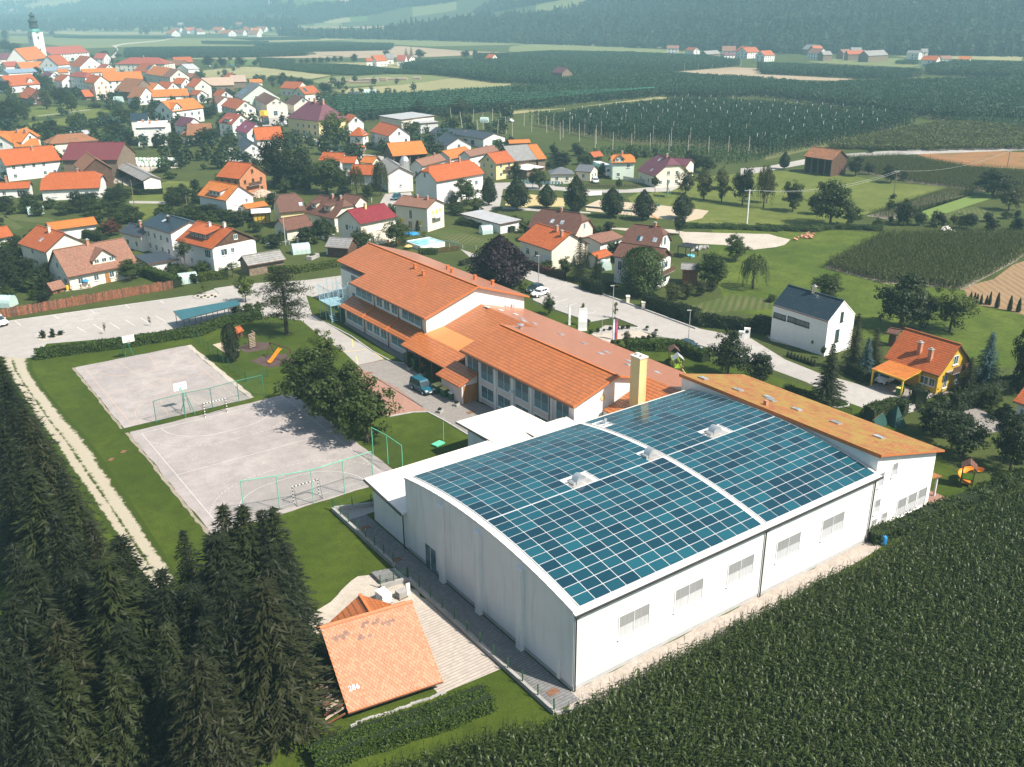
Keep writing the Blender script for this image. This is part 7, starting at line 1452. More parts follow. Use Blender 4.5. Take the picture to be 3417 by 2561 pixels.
# ================================================================ vehicles
def car(label,k,x,y,fx,fy,paint,typ='car',group=None,name=None):
    p=G(k,x,y);f=G(k,fx,fy)-p;rz=math.atan2(f.y,f.x);van=typ=='van';L_,W_,Hh={'car':(4.1,1.74,1.48),'van':(4.4,1.84,1.85),'suv':(4.4,1.85,1.75),'small':(3.9,1.7,1.52)}[typ]
    o=thing(name or('minivan' if van else 'car'),label,'van' if van else 'car',(p.x,p.y,.03),rz,group);l=L_/2;w_=W_/2;bl=.92 if not van else 1.0
    prof=[(-l+.05,.35),(-l,.6),(-l+.06,bl-.02),(-l+.2,bl+.04),(l*.35,bl+.02),(l-.55,bl-.12),(l-.12,bl-.3),(l,.58),(l-.04,.32)]
    def ext(g,prof,wf,m=0):
        n=len(prof);vs=[]
        for s in(-1,1):
            for i,(a,z)in enumerate(prof):vs.append((a,s*wf(a,z),z))
        g.add(vs,[tuple(range(n)),tuple(range(n,2*n))[::-1]]+[(i,i+n,(i+1)%n+n,(i+1)%n)for i in range(n)],m)
    g=MB();ext(g,prof,lambda a,z:w_*(1-.12*max(0,(abs(a)-l+.5)/.5))*(.97 if z>.85 else 1));b=g.build('body',paint,o)
    rb,rf=(-l+.12,l*.12)if van else(-l+.55,l*.02);cab=[(-l+.07 if van else-l+.18,bl),(rb,Hh-.06),(rb+.3,Hh),(rf,Hh-.01),(rf+.1,Hh-.05),(l*.5 if van else l*.42,bl)]
    g=MB();ext(g,cab,lambda a,z:w_*.95-(z-bl)*.26);cb=g.build('cabin',paint,o)
    def side(a0,a1,z0,z1,s,t0=0.,t1=0.):yy=lambda z:s*(w_*.95-(z-bl)*.26+.012);g=MB();q=[(a0,yy(z0),z0),(a1,yy(z0),z0),(a1-t1,yy(z1),z1),(a0+t0,yy(z1),z1)];g.face(q if s<0 else q[::-1]);g.build('side_window','car_glass',cb)
    for s in(-1,1):
        side(-l+.35 if van else-l+.62,-.45,bl+.05,Hh-.14,s,.12 if van else .35);side(-.38,.28 if van else .22,bl+.05,Hh-.14,s);side(.34 if van else .28,l*.42 if van else l*.34,bl+.05,Hh-.2,s,0,.42)
    g=MB();xa,xb=cab[-1][0],cab[-2][0];za_,zb2=bl+.05,Hh-.1;wa,wb=w_*.9-.0,w_*.9-(zb2-bl)*.24;g.face([(xa-.0+.01,-wa,za_),(xa+.01,wa,za_),(xb+.03,wb,zb2),(xb+.03,-wb,zb2)]);g.build('windscreen','car_glass',cb)
    g=MB();xa,xb=cab[0][0],cab[1][0];g.face([(xa-.005+.02,wa,bl+.1),(xa+.015,-wa,bl+.1),(xb-.02,-wb,Hh-.14),(xb-.02,wb,Hh-.14)]);g.build('rear_window','car_glass',cb)
    for sx in(-1,1):
        for s in(-1,1):
            cx_=sx*(l-.78);g=MB();g.tube((cx_,s*(w_-.2),.32),(cx_,s*(w_+.015),.32),.32,.32,14);wl=g.build('wheel','rubber',o);g=MB();g.tube((cx_,s*(w_+.016),.32),(cx_,s*(w_+.022),.32),.2,.2,10);g.build('rim','chrome',wl)
    for s in(-1,1):
        g=MB();g.box(l-.36,l-.04,min(s*(w_-.5),s*(w_-.09)),max(s*(w_-.5),s*(w_-.09)),.62,.78);g.build('headlight','lamp_glass',o);g=MB();g.box(-l-.005,-l+.12,min(s*(w_-.3),s*(w_-.05)),max(s*(w_-.3),s*(w_-.05)),.66,.9);g.build('tail_light','red_lamp',o)
        g=MB();g.box(l*.3,l*.3+.16,min(s*w_,s*(w_+.2)),max(s*w_,s*(w_+.2)),bl+.02,bl+.17);g.build('mirror',paint,o)
    g=MB();g.box(l-.02,l+.03,-w_*.8,w_*.8,.3,.5);g.build('bumper','rubber',o);g=MB();g.box(l+.03,l+.045,-.26,.26,.42,.54);g.build('number_plate','trim_white',o)
    return o
car('dark teal minivan parked on the paved school yard','c2',1440,580,1500,612,'paint_teal','van')
car('white car parked on the lot behind the school','b3',262,1305,215,1322,'paint_white');car('dark car beside the white car on the lot','b3',215,1270,170,1285,'paint_dark')
car('dark car parked behind the playground hedge','c3',1545,225,1605,245,'paint_dark');car('white car under the orange carport of the yellow log house','c4',1040,500,965,530,'paint_white','small')
car('white van cut by the left picture edge','b1',-15,1555,40,1572,'paint_white','van');car('green off-road car on the village road by the silo','b2',1215,478,1190,492,'paint_teal','suv')
car('silver car rounding the bend by the purple hipped house','a2',478,1228,505,1232,'paint_silver');car('blue car before the shop','a2',233,955,225,962,'paint_blue');car('black car before the shop','a2',197,955,190,962,'paint_dark');car('white car before the shop wing','a2',275,953,268,960,'paint_white')
car('silver car in the shop car park','a2',205,995,190,988,'paint_silver');car('grey car between the parked cars at the shop','a2',165,985,150,980,'paint_silver');car('white car at the edge of the shop yard','a2',265,1075,280,1078,'paint_white');car('dark car at the bungalow gate','b3',735,335,745,345,'paint_white','suv')
car('white car on the lane below the raspberry roof','b1',2150,105,2190,108,'paint_white');car('white car at the grassy edge of the hop garden','a3',15,1050,45,1058,'paint_white');car('white car below the old town','a1',1800,575,1825,572,'paint_white');car('blue car near the dark trees right of the old town','a1',1990,568,2015,566,'paint_blue')
def lorry(label,k,x,y,fx,fy,L_=9,cab='paint_white',box='paint_white'):
    p=G(k,x,y);f=G(k,fx,fy)-p;o=thing('lorry',label,'truck',(p.x,p.y,.03),math.atan2(f.y,f.x));g=MB();g.box(-L_/2,L_/2-2.4,-1.25,1.25,1.0,3.8);g.build('box_body',box,o)
    g=MB();g.add([(L_/2-2.2,-1.2,.6),(L_/2,-1.2,.6),(L_/2,-1.2,1.9),(L_/2-.25,-1.15,3.2),(L_/2-2.2,-1.15,3.2),(L_/2-2.2,1.2,.6),(L_/2,1.2,.6),(L_/2,1.2,1.9),(L_/2-.25,1.15,3.2),(L_/2-2.2,1.15,3.2)],[(0,1,2,3,4),(9,8,7,6,5),(0,5,6,1),(1,6,7,2),(2,7,8,3),(3,8,9,4),(4,9,5,0)]);c=g.build('cab',cab,o)
    g=MB();g.face([(L_/2+.01,-1.05,1.95),(L_/2+.01,1.05,1.95),(L_/2-.22,1.0,3.0),(L_/2-.22,-1.0,3.0)]);g.build('windscreen','car_glass',c);g=MB();g.box(-L_/2,L_/2-.1,-.5,.5,.5,.98);g.build('chassis','black',o)
    for xx in(-L_/2+1.2,-L_/2+2.4,L_/2-1.1):
        for s in(-1,1):g=MB();g.tube((xx,s*.9,.5),(xx,s*1.22,.5),.5,.5,14);g.build('wheel','rubber',o)
    return o
lorry('white articulated lorry between the bungalow and the mint house','b3',800,270,880,300,11);lorry('yellow truck in the shop yard','a2',85,1015,120,1005,6,'paint_yellow','paint_yellow');lorry('dark flat truck in front of the shop yard','a2',95,1068,130,1085,6,'paint_dark','plank')
# ================================================================ sports gear
def goal(label,cx_,cy_,s):
    o=thing('handball_goal',label,'goal',(cx_,cy_,.02));r=.04
    for nm,a,b in(('post',(-1.54,0,0),(-1.54,0,2.04)),('post',(1.54,0,0),(1.54,0,2.04)),('crossbar',(-1.58,0,2.04),(1.58,0,2.04))):
        g=MB();a=Vector(a);b=Vector(b);n=int((b-a).length/.2)
        for i in range(n):g.bar(a.lerp(b,i/n),a.lerp(b,(i+1)/n),.09,.09,i%2)
        g.build(nm,['trim_white','black'],o)
    for sx in(-1.54,1.54):g=MB();g.path([(sx,0,2.04),(sx,s*.5,1.9),(sx,s*1.0,.04)],.02,5);g.tube((sx,0,.04),(sx,s*1.0,.04),.02,.02,5);g.build('stay','black',o)
    g=MB();g.tube((-1.54,s*1.0,.04),(1.54,s*1.0,.04),.02,.02,5);g.build('ground_bar','black',o)
goal('striped handball goal at the far end of the court',CX,119.7,1);goal('striped handball goal at the near end of the court',CX,90.1,-1)
def hoop(label,x_,y_,s):
    o=thing('basketball_hoop',label,'basketball hoop',(x_,y_,0));
    for dx in(-.7,.7):g=MB();g.tube((dx,s*2.4,0),(dx*.2,s*.9,2.9),.05,.05,6);g.tube((dx,s*.4,0),(dx*.2,s*1.2,2.2),.04,.04,6);g.build('leg','steel_green',o)
    g=MB();g.tube((0,s*1.1,2.6),(0,-s*.6,3.3),.07,.07,6);g.build('arm','steel_mint',o)
    g=MB();g.box(-.9,.9,-s*.7-.03,-s*.7+.03,2.85,3.95);b=g.build('backboard','trim_white',o)
    g=MB();yy=-s*.7-s*.045
    for a,c in(((-.3,yy,3.1),(.3,yy,3.1)),((-.3,yy,3.55),(.3,yy,3.55)),((-.3,yy,3.1),(-.3,yy,3.55)),((.3,yy,3.1),(.3,yy,3.55))):g.bar(a,c,.04,.04)
    g.build('target_square','flag_red',b);g=MB();ce=Vector((0,-s*.95,3.05));g.path([ce+Vector((.225*math.cos(i*math.pi/6),.225*math.sin(i*math.pi/6),0))for i in range(13)],.018,5);r_=g.build('rim','flag_red',b)
    g=MB()
    for i in range(8):a=i*math.pi/4;g.tube(ce+Vector((.22*math.cos(a),.22*math.sin(a),0)),ce+Vector((.13*math.cos(a+.3),.13*math.sin(a+.3),-.42)),.008,.008,3)
    g.build('net','trim_white',r_)
hp=G('c1',1110,285);hoop('white basketball board at the hedge end of the court',hp.x,hp.y-.6,1);hp=G('z1',545,620);hoop('white basketball board seen from behind on a green stand',hp.x,hp.y+1.2,-1)
def ballfence(label,pts,h,mat='steel_green',netm='net_green',rails=(1.0,)):
    o=thing('ball_fence',label,'fence',(0,0,0))
    for p in pts:g=MB();g.tube((p[0],p[1],0),(p[0],p[1],h),.05,.05,7);g.build('post',mat,o)
    for a,b in zip(pts[:-1],pts[1:]):
        for r_ in rails:g=MB();g.tube((a[0],a[1],h*r_),(b[0],b[1],h*r_),.045,.045,6);g.build('rail',mat,o)
        g=MB();g.face([(a[0],a[1],.1),(b[0],b[1],.1),(b[0],b[1],h-.05),(a[0],a[1],h-.05)]);g.build('wire_net',netm,o)
    return o
fp=[tuple(G('z1',x_,y_))[:2]for x_,y_ in((315,690),(525,632),(730,590),(925,535),(1110,490))];ballfence('thin green ball fence between the two courts',fp,3.2)
fp=[tuple(G('z1',x_,y_))[:2]for x_,y_ in((965,1370),(1225,1330),(1475,1285),(1705,1210),(1915,1140))];ballfence('rusty mint ball fence at the near end of the handball court',fp,4.2,'steel_mint')
fp=[tuple(G('z1',x_,y_))[:2]for x_,y_ in((1915,935),(2025,995),(2135,1075))];ballfence('mint green ball fence frame on the lawn corner by the annex',fp,3.9,'steel_mint')
def netfence(label,pts,h=1.1,step=2.4,postm='plastic_green',netm='net_green',z0=0.0,name='wire_fence',pr=.04):
    o=thing(name,label,'fence',(pts[0][0],pts[0][1],z0));ox,oy=pts[0][0],pts[0][1]
    for a,b in zip(pts[:-1],pts[1:]):
        d=math.hypot(b[0]-a[0],b[1]-a[1]);n=max(1,round(d/step))
        for i in range(n+(1 if b is pts[-1]else 0)):t=i/n;x_,y_=a[0]+(b[0]-a[0])*t-ox,a[1]+(b[1]-a[1])*t-oy;g=MB();g.box(x_-pr,x_+pr,y_-pr,y_+pr,0,h+.08);g.build('post',postm,o)
        g=MB();g.face([(a[0]-ox,a[1]-oy,.05),(b[0]-ox,b[1]-oy,.05),(b[0]-ox,b[1]-oy,h),(a[0]-ox,a[1]-oy,h)]);g.build('wire_net',netm,o)
    return o
netfence('dark green wire fence around the old playground',[tuple(G('s3',x_,y_))[:2]for x_,y_ in((105,385),(465,690))],1.6);netfence('green wire gate side of the old playground fence',[tuple(G('s3',x_,y_))[:2]for x_,y_ in((470,690),(620,655))],1.6)
# kerb wall and fence beside the hall
def lowwall(label,pts,w_=.3,h=.45,mat='concrete'):
    o=thing('low_wall',label,'wall',(0,0,0))
    for a,b in zip(pts[:-1],pts[1:]):g=MB();g.bar((a[0],a[1],h/2),(b[0],b[1],h/2),w_,h);g.build('wall_section',mat,o)
lowwall('concrete kerb wall between the hall path and the patio',[(36.7,46.0),(36.7,69.0),(33.9,69.4)]);netfence('green wire fence on the kerb wall beside the hall',[(36.7,46.1),(36.7,69.0)],1.0,2.0,z0=.45);netfence('short wire fence at the steps by the patio',[(36.6,69.05),(33.9,69.45)],1.0,1.4,z0=.45)
lowwall('concrete wall along the lawn side of the hall yard',[(36.75,72.0),(36.75,85.9),(40.9,84.2)],h=.5);netfence('green wire fence on the lawn side of the hall yard',[(36.75,72.05),(36.75,85.8)],1.0,1.9,z0=.5);netfence('wire fence at the far end of the hall yard',[(36.8,85.85),(40.7,84.25)],1.0,1.9,z0=.5)
lowwall('low kerb along the corn side corner',[(36.75,45.95),(38.9,45.2)],.2,.3)
o=thing('garden_steps','concrete steps between the lawn and the hall path','steps',(34.2,70.0,0))
for i in range(4):g=MB();g.box(i*.55,i*.55+.5,0,1.9,0,.42-i*.1);g.build('step','paver_grey',o)
for x_,y_ in((37.6,73.0),(38.2,48.2),(38.0,80.5)):g=MB();g.box(-.5,.5,-.3,.3,0,.02);g.box(-.56,.56,-.36,-.3,0,.03);tag(g.build('drain_grate','rust',None,(x_,y_,.02)),{37.6:'rusty drain grate on the hall path by the downpipe',38.2:'dark drain grate near the corn corner of the hall',38.0:'small drain grate in the sunken hall yard'}[x_],'drain')
# ================================================================ tiled shed in the foreground
E1=Vector((23.27,54.81,.9));E2=Vector((31.18,53.63,.9));u=(E2-E1);SL=u.length;u.normalize();nrm=Vector((-u.y,u.x,0));RUN,RISE=6.45,3.7
sh=thing('tiled_shed','wooden shed with a large orange hexagon tiled roof in front of the hall','shed',(E1.x,E1.y,0),math.atan2(u.y,u.x));LMK.append(('the tiled shed',Vector((27.5,57,0)),5))
g=MB();g.box(.9,SL-.5,1.6,RUN+1.4,-.1,1.6)
for x_ in(.9,SL-.5):q_=[(x_,1.6,1.6),(x_,RUN+1.4,1.6),(x_,RUN+1.4,3.6),(x_,RUN,4.35)];g.face(q_ if x_>2 else q_[::-1])
g.build('wall','oldwood',sh)
g=MB();g.slab([(0,0,.83),(SL,0,.83),(SL,RUN,4.53),(0,RUN,4.53)],.14,0,1);g.slab([(SL,RUN+1.9,3.45),(0,RUN+1.9,3.45),(0,RUN,4.53),(SL,RUN,4.53)],.14,0,1);sr=g.build('roof',['trim_orange','trim_brown'],sh)
sl_len=math.hypot(RUN,RISE);sa=math.atan2(RISE,RUN);TWD,TEX=.30,.235;nc=int(SL/TWD);nrw=int(sl_len/TEX)
g=MB();hxp=[(-.143,.16),(-.143,-.05),(-.06,-.16),(.06,-.16),(.143,-.05),(.143,.16)];g.add([(a,b,.03 if b<0 else .008)for a,b in hxp]+[(a,b,-.01)for a,b in hxp],[tuple(range(6))[::1]]+[(i,i+6,(i+1)%6+6,(i+1)%6)for i in range(6)]);
_MD['shed_tile']=lambda n:_shed_tile(n)
def _shed_tile(name):
    t=NT(name);oi=t.n('ObjectInfo');geo=t.n('NewGeometry');f=t.math('FRACT',t.math('ADD',oi.outputs['Random'],geo.outputs['Random Per Island']));c=t.mix(f,(.40,.185,.105),(.50,.25,.155));st_=t.ramp(t.noise(geo.outputs['Position'],.9,4,.65),.56,.72);c=t.mix(t.math('MULTIPLY',st_,.35),c,(.30,.17,.12));t.l(c,t.b.inputs['Base Color']);t.set(rough=.6,spec=.3);return t.mat
tile_me=g.mesh('roof_tile','shed_tile');rest=MB();cnt=0;MARK=((.08,.2,.80,.86),(.2,.26,.84,.88),(.38,.6,.87,.93),(.24,.46,.74,.79),(.60,.74,.80,.86),(.72,.82,.2,.3),(.5,.56,.12,.18))
for r_ in range(nrw):
    for c_ in range(nc):
        xx=(c_+.5+(.5 if r_%2 else 0))*TWD*SL/(nc*TWD+.15);d=(r_+.75)*TEX;yy=d*math.cos(sa);zz=.84+d*math.sin(sa)
        if cnt<300 and r_<12:o=link('roof_tile',tile_me,sr,(xx,yy,zz+.01));o.rotation_euler=(sa+RNG.gauss(0,.012),0,RNG.gauss(0,.01));cnt+=1
        else:
            cs_,sn_=math.cos(sa),math.sin(sa);vs=[(xx+a,yy+b*cs_-h_*sn_,zz+.01+b*sn_+h_*cs_)for a,b,h_ in[(a,b,.03 if b<0 else .008)for a,b in hxp]+[(a,b,-.01)for a,b in hxp]];rest.add(vs,[tuple(range(6))]+[(i,i+6,(i+1)%6+6,(i+1)%6)for i in range(6)],1 if any(a<=xx/SL<=b and c__<=d/sl_len<=e_ for a,b,c__,e_ in MARK)and RNG.random()<.6 else 0)
o=rest.build('roof_tiles',['shed_tile','tile_stained'],sr);o['kind']='stuff'
g=MB();g.bar((-.05,RUN,4.6),(SL+.05,RUN,4.6),.3,.12);g.build('ridge_tiles','tile_shed',sr)
g=MB();g.box(2.4,7.0,RUN+1.2,RUN+3.9,-.1,2.0);g.face([(7.0,RUN+3.9,2.0),(2.4,RUN+3.9,2.0),(4.7,RUN+3.9,3.5)]);g.build('wing_wall','oldwood',sh)
g=MB();g.slab([(1.9,RUN+4.2,1.9),(1.9,RUN+.3,1.9),(4.7,RUN+.3,3.75),(4.7,RUN+4.2,3.75)],.14,0,1);g.slab([(7.5,RUN+.3,1.9),(7.5,RUN+4.2,1.9),(4.7,RUN+4.2,3.75),(4.7,RUN+.3,3.75)],.14,0,1);wr=g.build('wing_roof',['tile_school','trim_brown'],sh);g=MB();g.bar((4.7,RUN+.3,3.81),(4.7,RUN+4.2,3.81),.28,.12);g.build('ridge_tiles','trim_orange',wr)
fc=bpy.data.curves.new('painted_number','FONT');fc.body='286';fc.size=.62;fc.extrude=.004;fo_=bpy.data.objects.new('t',fc);dm=fo_.to_mesh();tm_=bpy.data.meshes.new('painted_number');tm_.from_pydata([tuple(v.co)for v in dm.vertices],[],[tuple(p.vertices)for p in dm.polygons]);tm_.materials.append(M('trim_white'));fo_.to_mesh_clear()
pn=link('painted_number',tm_,sr,(.55,1.55*math.cos(sa),.93+1.55*math.sin(sa)));pn.rotation_euler=(sa,0,0)
wp=thing('timber_stack','stack of weathered rusty boards beside the tiled shed','timber stack',(21.8,55.4,0),math.atan2(u.y,u.x))
for i in range(34):g=MB();yy=i*.22;zz=.15+.5*RNG.random();xx=RNG.uniform(-.25,.2);g.bar((xx,yy,zz),(xx+1.5,yy+RNG.uniform(-.08,.08),zz+.5),.16,.06);g.build('board',RNG.choice(('plank','oldwood','log')),wp)
for i in range(16):g=MB();g.box(-.25,.25,-.12,.12,0,.1);p=E1.lerp(E2,i/15*.95);tag(g.build('edging_stone','concrete',None,(p.x+.1,p.y-.5+RNG.uniform(-.1,.1),.01),RNG.uniform(-.4,.2)),'pale edging stone in the row below the tiled shed roof','stone','edging stones of the tiled shed')
t_=thing('water_tank','white caged plastic water tank by the tiled shed','water tank',(33.1,67.3,0),.1);g=MB();g.box(-.5,.5,-.6,.6,.16,1.15);g.build('tank','plastic_white',t_);g=MB()
for z_ in(.2,.5,.8,1.15):
    for a,b in(((-.53,-.63),(.53,-.63)),((.53,-.63),(.53,.63)),((.53,.63),(-.53,.63)),((-.53,.63),(-.53,-.63))):g.tube((*a,z_),(*b,z_),.018,.018,4)
for x_,y_ in[(-.53+.265*i,s*.63)for i in range(5)for s in(-1,1)]+[(s*.53,-.63+.315*i)for i in range(5)for s in(-1,1)]:g.tube((x_,y_,.16),(x_,y_,1.15),.015,.015,4)
g.build('cage','zinc',t_);g=MB();g.box(-.55,.55,-.65,.65,0,.15);g.build('pallet','oldwood',t_)
t_=thing('brick_pallet','pallet of grey slabs and a white board beside the water tank','pallet',(34.8,67.0,0),.1);g=MB();g.box(-.5,.5,-.4,.4,0,.14);g.build('pallet','oldwood',t_)
for i in range(4):g=MB();g.box(-.45,.45,-.36,.36,.15+i*.16,.29+i*.16);g.build('slab','concrete',t_)
g=MB();g.box(.55,.95,-.1,.05,0,1.2);g.build('board','trim_white',t_)
# ================================================================ yard things
def bin_(label,p,w_,d_,h,lid,rz=0,wheels=True,group=None):
    o=thing('waste_bin',label,'bin',(p.x,p.y,.02),rz,group);g=MB();g.add([(-w_*.42,-d_*.42,.05),(w_*.42,-d_*.42,.05),(w_*.42,d_*.42,.05),(-w_*.42,d_*.42,.05),(-w_/2,-d_/2,h),(w_/2,-d_/2,h),(w_/2,d_/2,h),(-w_/2,d_/2,h)],[(0,3,2,1),(4,5,6,7),(0,1,5,4),(1,2,6,5),(2,3,7,6),(3,0,4,7)]);g.build('body','plastic_green',o)
    g=MB();g.slab([(-w_/2-.04,-d_/2-.04,h+.05),(w_/2+.04,-d_/2-.04,h+.05),(w_/2+.04,d_/2+.04,h+.14),(-w_/2-.04,d_/2+.04,h+.14)],.07);g.build('lid',lid,o)
    for s in(-1,1):g=MB();g.tube((s*w_*.35-.03,d_*.42,.1),(s*w_*.35+.03,d_*.42,.1),.1,.1,8);g.build('wheel','rubber',o)
bin_('large green bin with a yellow lid beside the minivan',G('c2',1575,595),1.3,1.0,1.25,'plastic_yellow',.1);bin_('second yellow lidded bin nearer the brown doors',G('c2',1640,625),1.3,1.0,1.25,'plastic_yellow',.1);bin_('small green bin with a white lid by the brown doors',G('c2',1690,655),.62,.65,1.05,'plastic_white',.1);bin_('dark brown bin between the yellow and white lids',G('c2',1675,632),.6,.6,.95,'trim_brown',.1)
bin_('dark bin at the low wing end of the porch',G('c2',1320,330),1.2,1.0,1.3,'plastic_green',.1);bin_('dark bin beside the porch planter',G('c2',1385,370),1.2,1.0,1.3,'plastic_green',.1);bin_('small green bin at the carport post',G('c4',1135,610),.6,.7,1.05,'plastic_yellow',.6);bin_('second green bin behind the carport post',G('c4',1165,600),.6,.7,1.05,'plastic_green',.6)
def planter(label,p,s=1.0):
    o=thing('planter',label,'planter',(p.x,p.y,.02),.4);g=MB();g.box(-.45*s,.45*s,-.35*s,.35*s,0,.42*s);g.build('tub','concrete',o);l_=link('plant',TPL['roundbush'][0][0],o,(0,0,.32*s));l_.scale=(.085*s,.07*s,.06*s)
planter('concrete planter at the end of the low wing',G('c2',1332,398));planter('concrete planter in front of the porch',G('c2',1437,450));planter('concrete planter standing alone at the lawn edge',G('c2',1588,765),.9);planter('concrete planter near the school window corner',G('c2',1732,708),.9);planter('brown planter on the entrance path',G('c3',1180,58));planter('second brown planter near the road',G('c3',1257,86))
g=MB();g.box(-.75,.75,-.5,.5,.12,.3);g.box(-.6,.6,-.4,.4,0,.12);p=G('c2',1575,1045);tag(g.build('sandbox_cover','mintgreen',None,(p.x,p.y,0),.25),'bright mint green cover lying on the lawn by the annex','cover');g=MB();g.tube((0,0,0),(.15,.1,2.6),.03,.03,6);p=G('c2',1620,1005);tag(g.build('thin_pole','metal_grey',None,(p.x,p.y,0)),'thin grey pole on the lawn behind the mint cover','pole')
for x_,y_,lb in((1850,765,'rusty drain cover on the yard by the school windows'),(980,428,'rusty drain cover by the leafy trees')):p=G('c2',x_,y_);g=MB();g.box(-.5,.5,-.4,.4,0,.03);tag(g.build('drain_cover','rust',None,(p.x,p.y,.022)),lb,'drain')
for x_,y_,lb in((1060,1102,'brown hatch nearer the court in the lawn'),(955,1168,'brown hatch nearer the gravel track in the lawn')):p=G('c1',x_,y_);g=MB();g.box(-.4,.4,-.25,.25,0,.05);tag(g.build('lawn_hatch','rust',None,(p.x,p.y,.005),.9),lb,'hatch')
bs=thing('bench','orange chair standing under the school porch','chair',G('c2',1448,385),.3);g=MB();g.box(-.25,.25,-.25,.25,.42,.47);g.build('seat','plastic_orange',bs);g=MB();g.box(-.25,.25,.22,.26,.47,.95);g.build('backrest','plastic_orange',bs)
for a in(-1,1):
    for b in(-1,1):g=MB();g.tube((a*.2,b*.2,0),(a*.2,b*.2,.42),.02,.02,5);g.build('leg','plastic_orange',bs)
# bike shelter
q=PX('b1',(1488,1448),(2035,1350),(2062,1382),(1560,1512),z=2.3);bs=thing('bike_shelter','long bike shelter with a teal corrugated roof by the hedge','shelter',(0,0,0));LMK.append(('the bike shelter',Vector(((q[0][0]+q[2][0])/2,(q[0][1]+q[2][1])/2,0)),6))
g=MB();g.slab([(q[3][0],q[3][1],2.3),(q[2][0],q[2][1],2.3),(q[1][0],q[1][1],2.55),(q[0][0],q[0][1],2.55)],.16,0,1);g.build('roof',['metal_teal','gutter'],bs)
for i in range(6):
    for a,b in((q[0],q[1]),(q[3],q[2])):t=.03+.94*i/5;x_,y_=a[0]+(b[0]-a[0])*t,a[1]+(b[1]-a[1])*t;g=MB();g.tube((x_,y_,0),(x_,y_,2.25),.06,.06,7);g.build('post','black',bs)
# plank fence
fa,fb=G('b1',-60,1515),G('b1',1490,1247);n=118;fo=thing('plank_fence','long brown vertical plank fence along the parking lot','fence',(fa.x,fa.y,0),math.atan2(fb.y-fa.y,fb.x-fa.x));FL=(fb-fa).length
pmz=[]
_MD['plank_red']=plain((.26,.10,.06),.75,.4,3);_MD['plank_dark']=plain((.13,.065,.045),.8,.4,3)
for j in range(4):g=MB();g.box(-.115,.115,-.02,.02,.02,1.72+.07*j);pmz.append(g.mesh('plank',('plank','plank_red','plank_dark','plank')[j]))
for i in range(n):o=link('plank',pmz[RNG.randrange(4)],fo,((i+.5)*FL/n,RNG.uniform(-.02,.02),0));o.rotation_euler=(0,RNG.gauss(0,.02),0);o.scale=(FL/n/.25,1,RNG.uniform(.94,1.03))
for z_ in(.4,1.4):g=MB();g.box(0,FL,.03,.08,z_,z_+.1);g.build('rail','oldwood',fo)
def picket(label,k,pts,h,mat,step=.35,w_=.12):
    P_=[G(k,*p)for p in pts];o=thing('fence',label,'fence',(P_[0].x,P_[0].y,0))
    for a,b in zip(P_[:-1],P_[1:]):
        d=b-a;n=max(2,int(d.length/step));a0=a-P_[0]
        for i in range(n):c_=a0+d*((i+.5)/n);g=MB();g.bar((c_.x,c_.y,.05),(c_.x,c_.y,h),w_,.03);g.build('panel' if step>.6 else 'picket',mat,o)
        g=MB();g.bar((a0.x,a0.y,h*.75),((a0+d).x,(a0+d).y,h*.75),.04,.08);g.build('rail',mat,o)
picket('black iron gate behind the tall block roof','c4',[(560,715),(745,790)],1.2,'black',.22,.04);picket('brown board fence at the pool','b2',[(1545,942),(1758,918)],1.2,'plank',.3,.26);picket('grey blue railing along the pool garden','b2',[(1350,775),(1550,850),(1755,880)],1.0,'steel_blue',.4,.06)
picket('blue grey garden fence at the village road','b3',[(90,345),(250,352),(465,362)],1.3,'steel_blue',1.0,.9);picket('low dark fence with white pillars at the bungalow lawn','b3',[(655,372),(850,378),(1110,375)],.9,'oldwood',.5,.4);picket('pale grey fence before the purple brown house','b3',[(975,315),(1090,335),(1205,352)],1.4,'metal_grey',.8,.75);picket('white garden wall of the brown garage','b2',[(90,885),(400,850),(690,805)],1.0,'trim_white',2.0,1.95)
picket('grey plank fence at the left picture edge','b1',[(-30,1300),(60,1290)],1.5,'metal_grey',.25,.2);picket('white park fence in the village park','a1',[(330,1008),(500,990),(640,970),(780,955)],1.0,'trim_white',1.6,.9)
netfence('thin wire fence along the pool path',[tuple(G('b2',x_,y_))[:2]for x_,y_ in((1560,880),(1900,910))],.9,3.0,'metal_grey','net_grey')
# ================================================================ play things
def slide(o,a,b,w_,mat='plastic_orange',nm='slide'):
    a,b=Vector(a),Vector(b);d=b-a;s=Vector((-d.y,d.x,0)).normalized()*w_/2;m1=a+Vector((d.x*.12,d.y*.12,d.z*.05));m2=a+Vector((d.x*.85,d.y*.85,d.z*.95));g=MB();P_=[a,m1,m2,b]
    for p,q in zip(P_[:-1],P_[1:]):
        g.add([p-s,p+s,q+s,q-s,p-s-Vector((0,0,.05)),p+s-Vector((0,0,.05)),q+s-Vector((0,0,.05)),q-s-Vector((0,0,.05))],[(0,3,2,1)[::-1],(4,5,6,7)[::-1]]);
        for sg in(-1,1):g.bar(p+s*sg+Vector((0,0,.1)),q+s*sg+Vector((0,0,.1)),.06,.24)
    return g.build(nm,mat,o)
p0=G('s3',655,455);sw_=thing('swing_slide','timber swing beam with an orange slide on the old playground','slide',(p0.x,p0.y,0));q=G('s3',628,558)-p0;t2=G('s3',712,455,1.9)-Vector((p0.x,p0.y,0));slide(sw_,t2,(q.x,q.y,.15),.6)
A_,B_=G('s3',635,410,2.4)-p0,G('s3',770,450,2.4)-p0;g=MB();g.tube(A_,B_,.09,.09,8);g.build('beam','wood_wall',sw_)
for e in(A_,B_):
    for s in(-.9,.9):g=MB();dd=(B_-A_).normalized();nn=Vector((-dd.y,dd.x,0));f_=e+nn*s;g.tube(e,(f_.x,f_.y,0),.08,.08,7);g.build('leg','wood_wall',sw_)
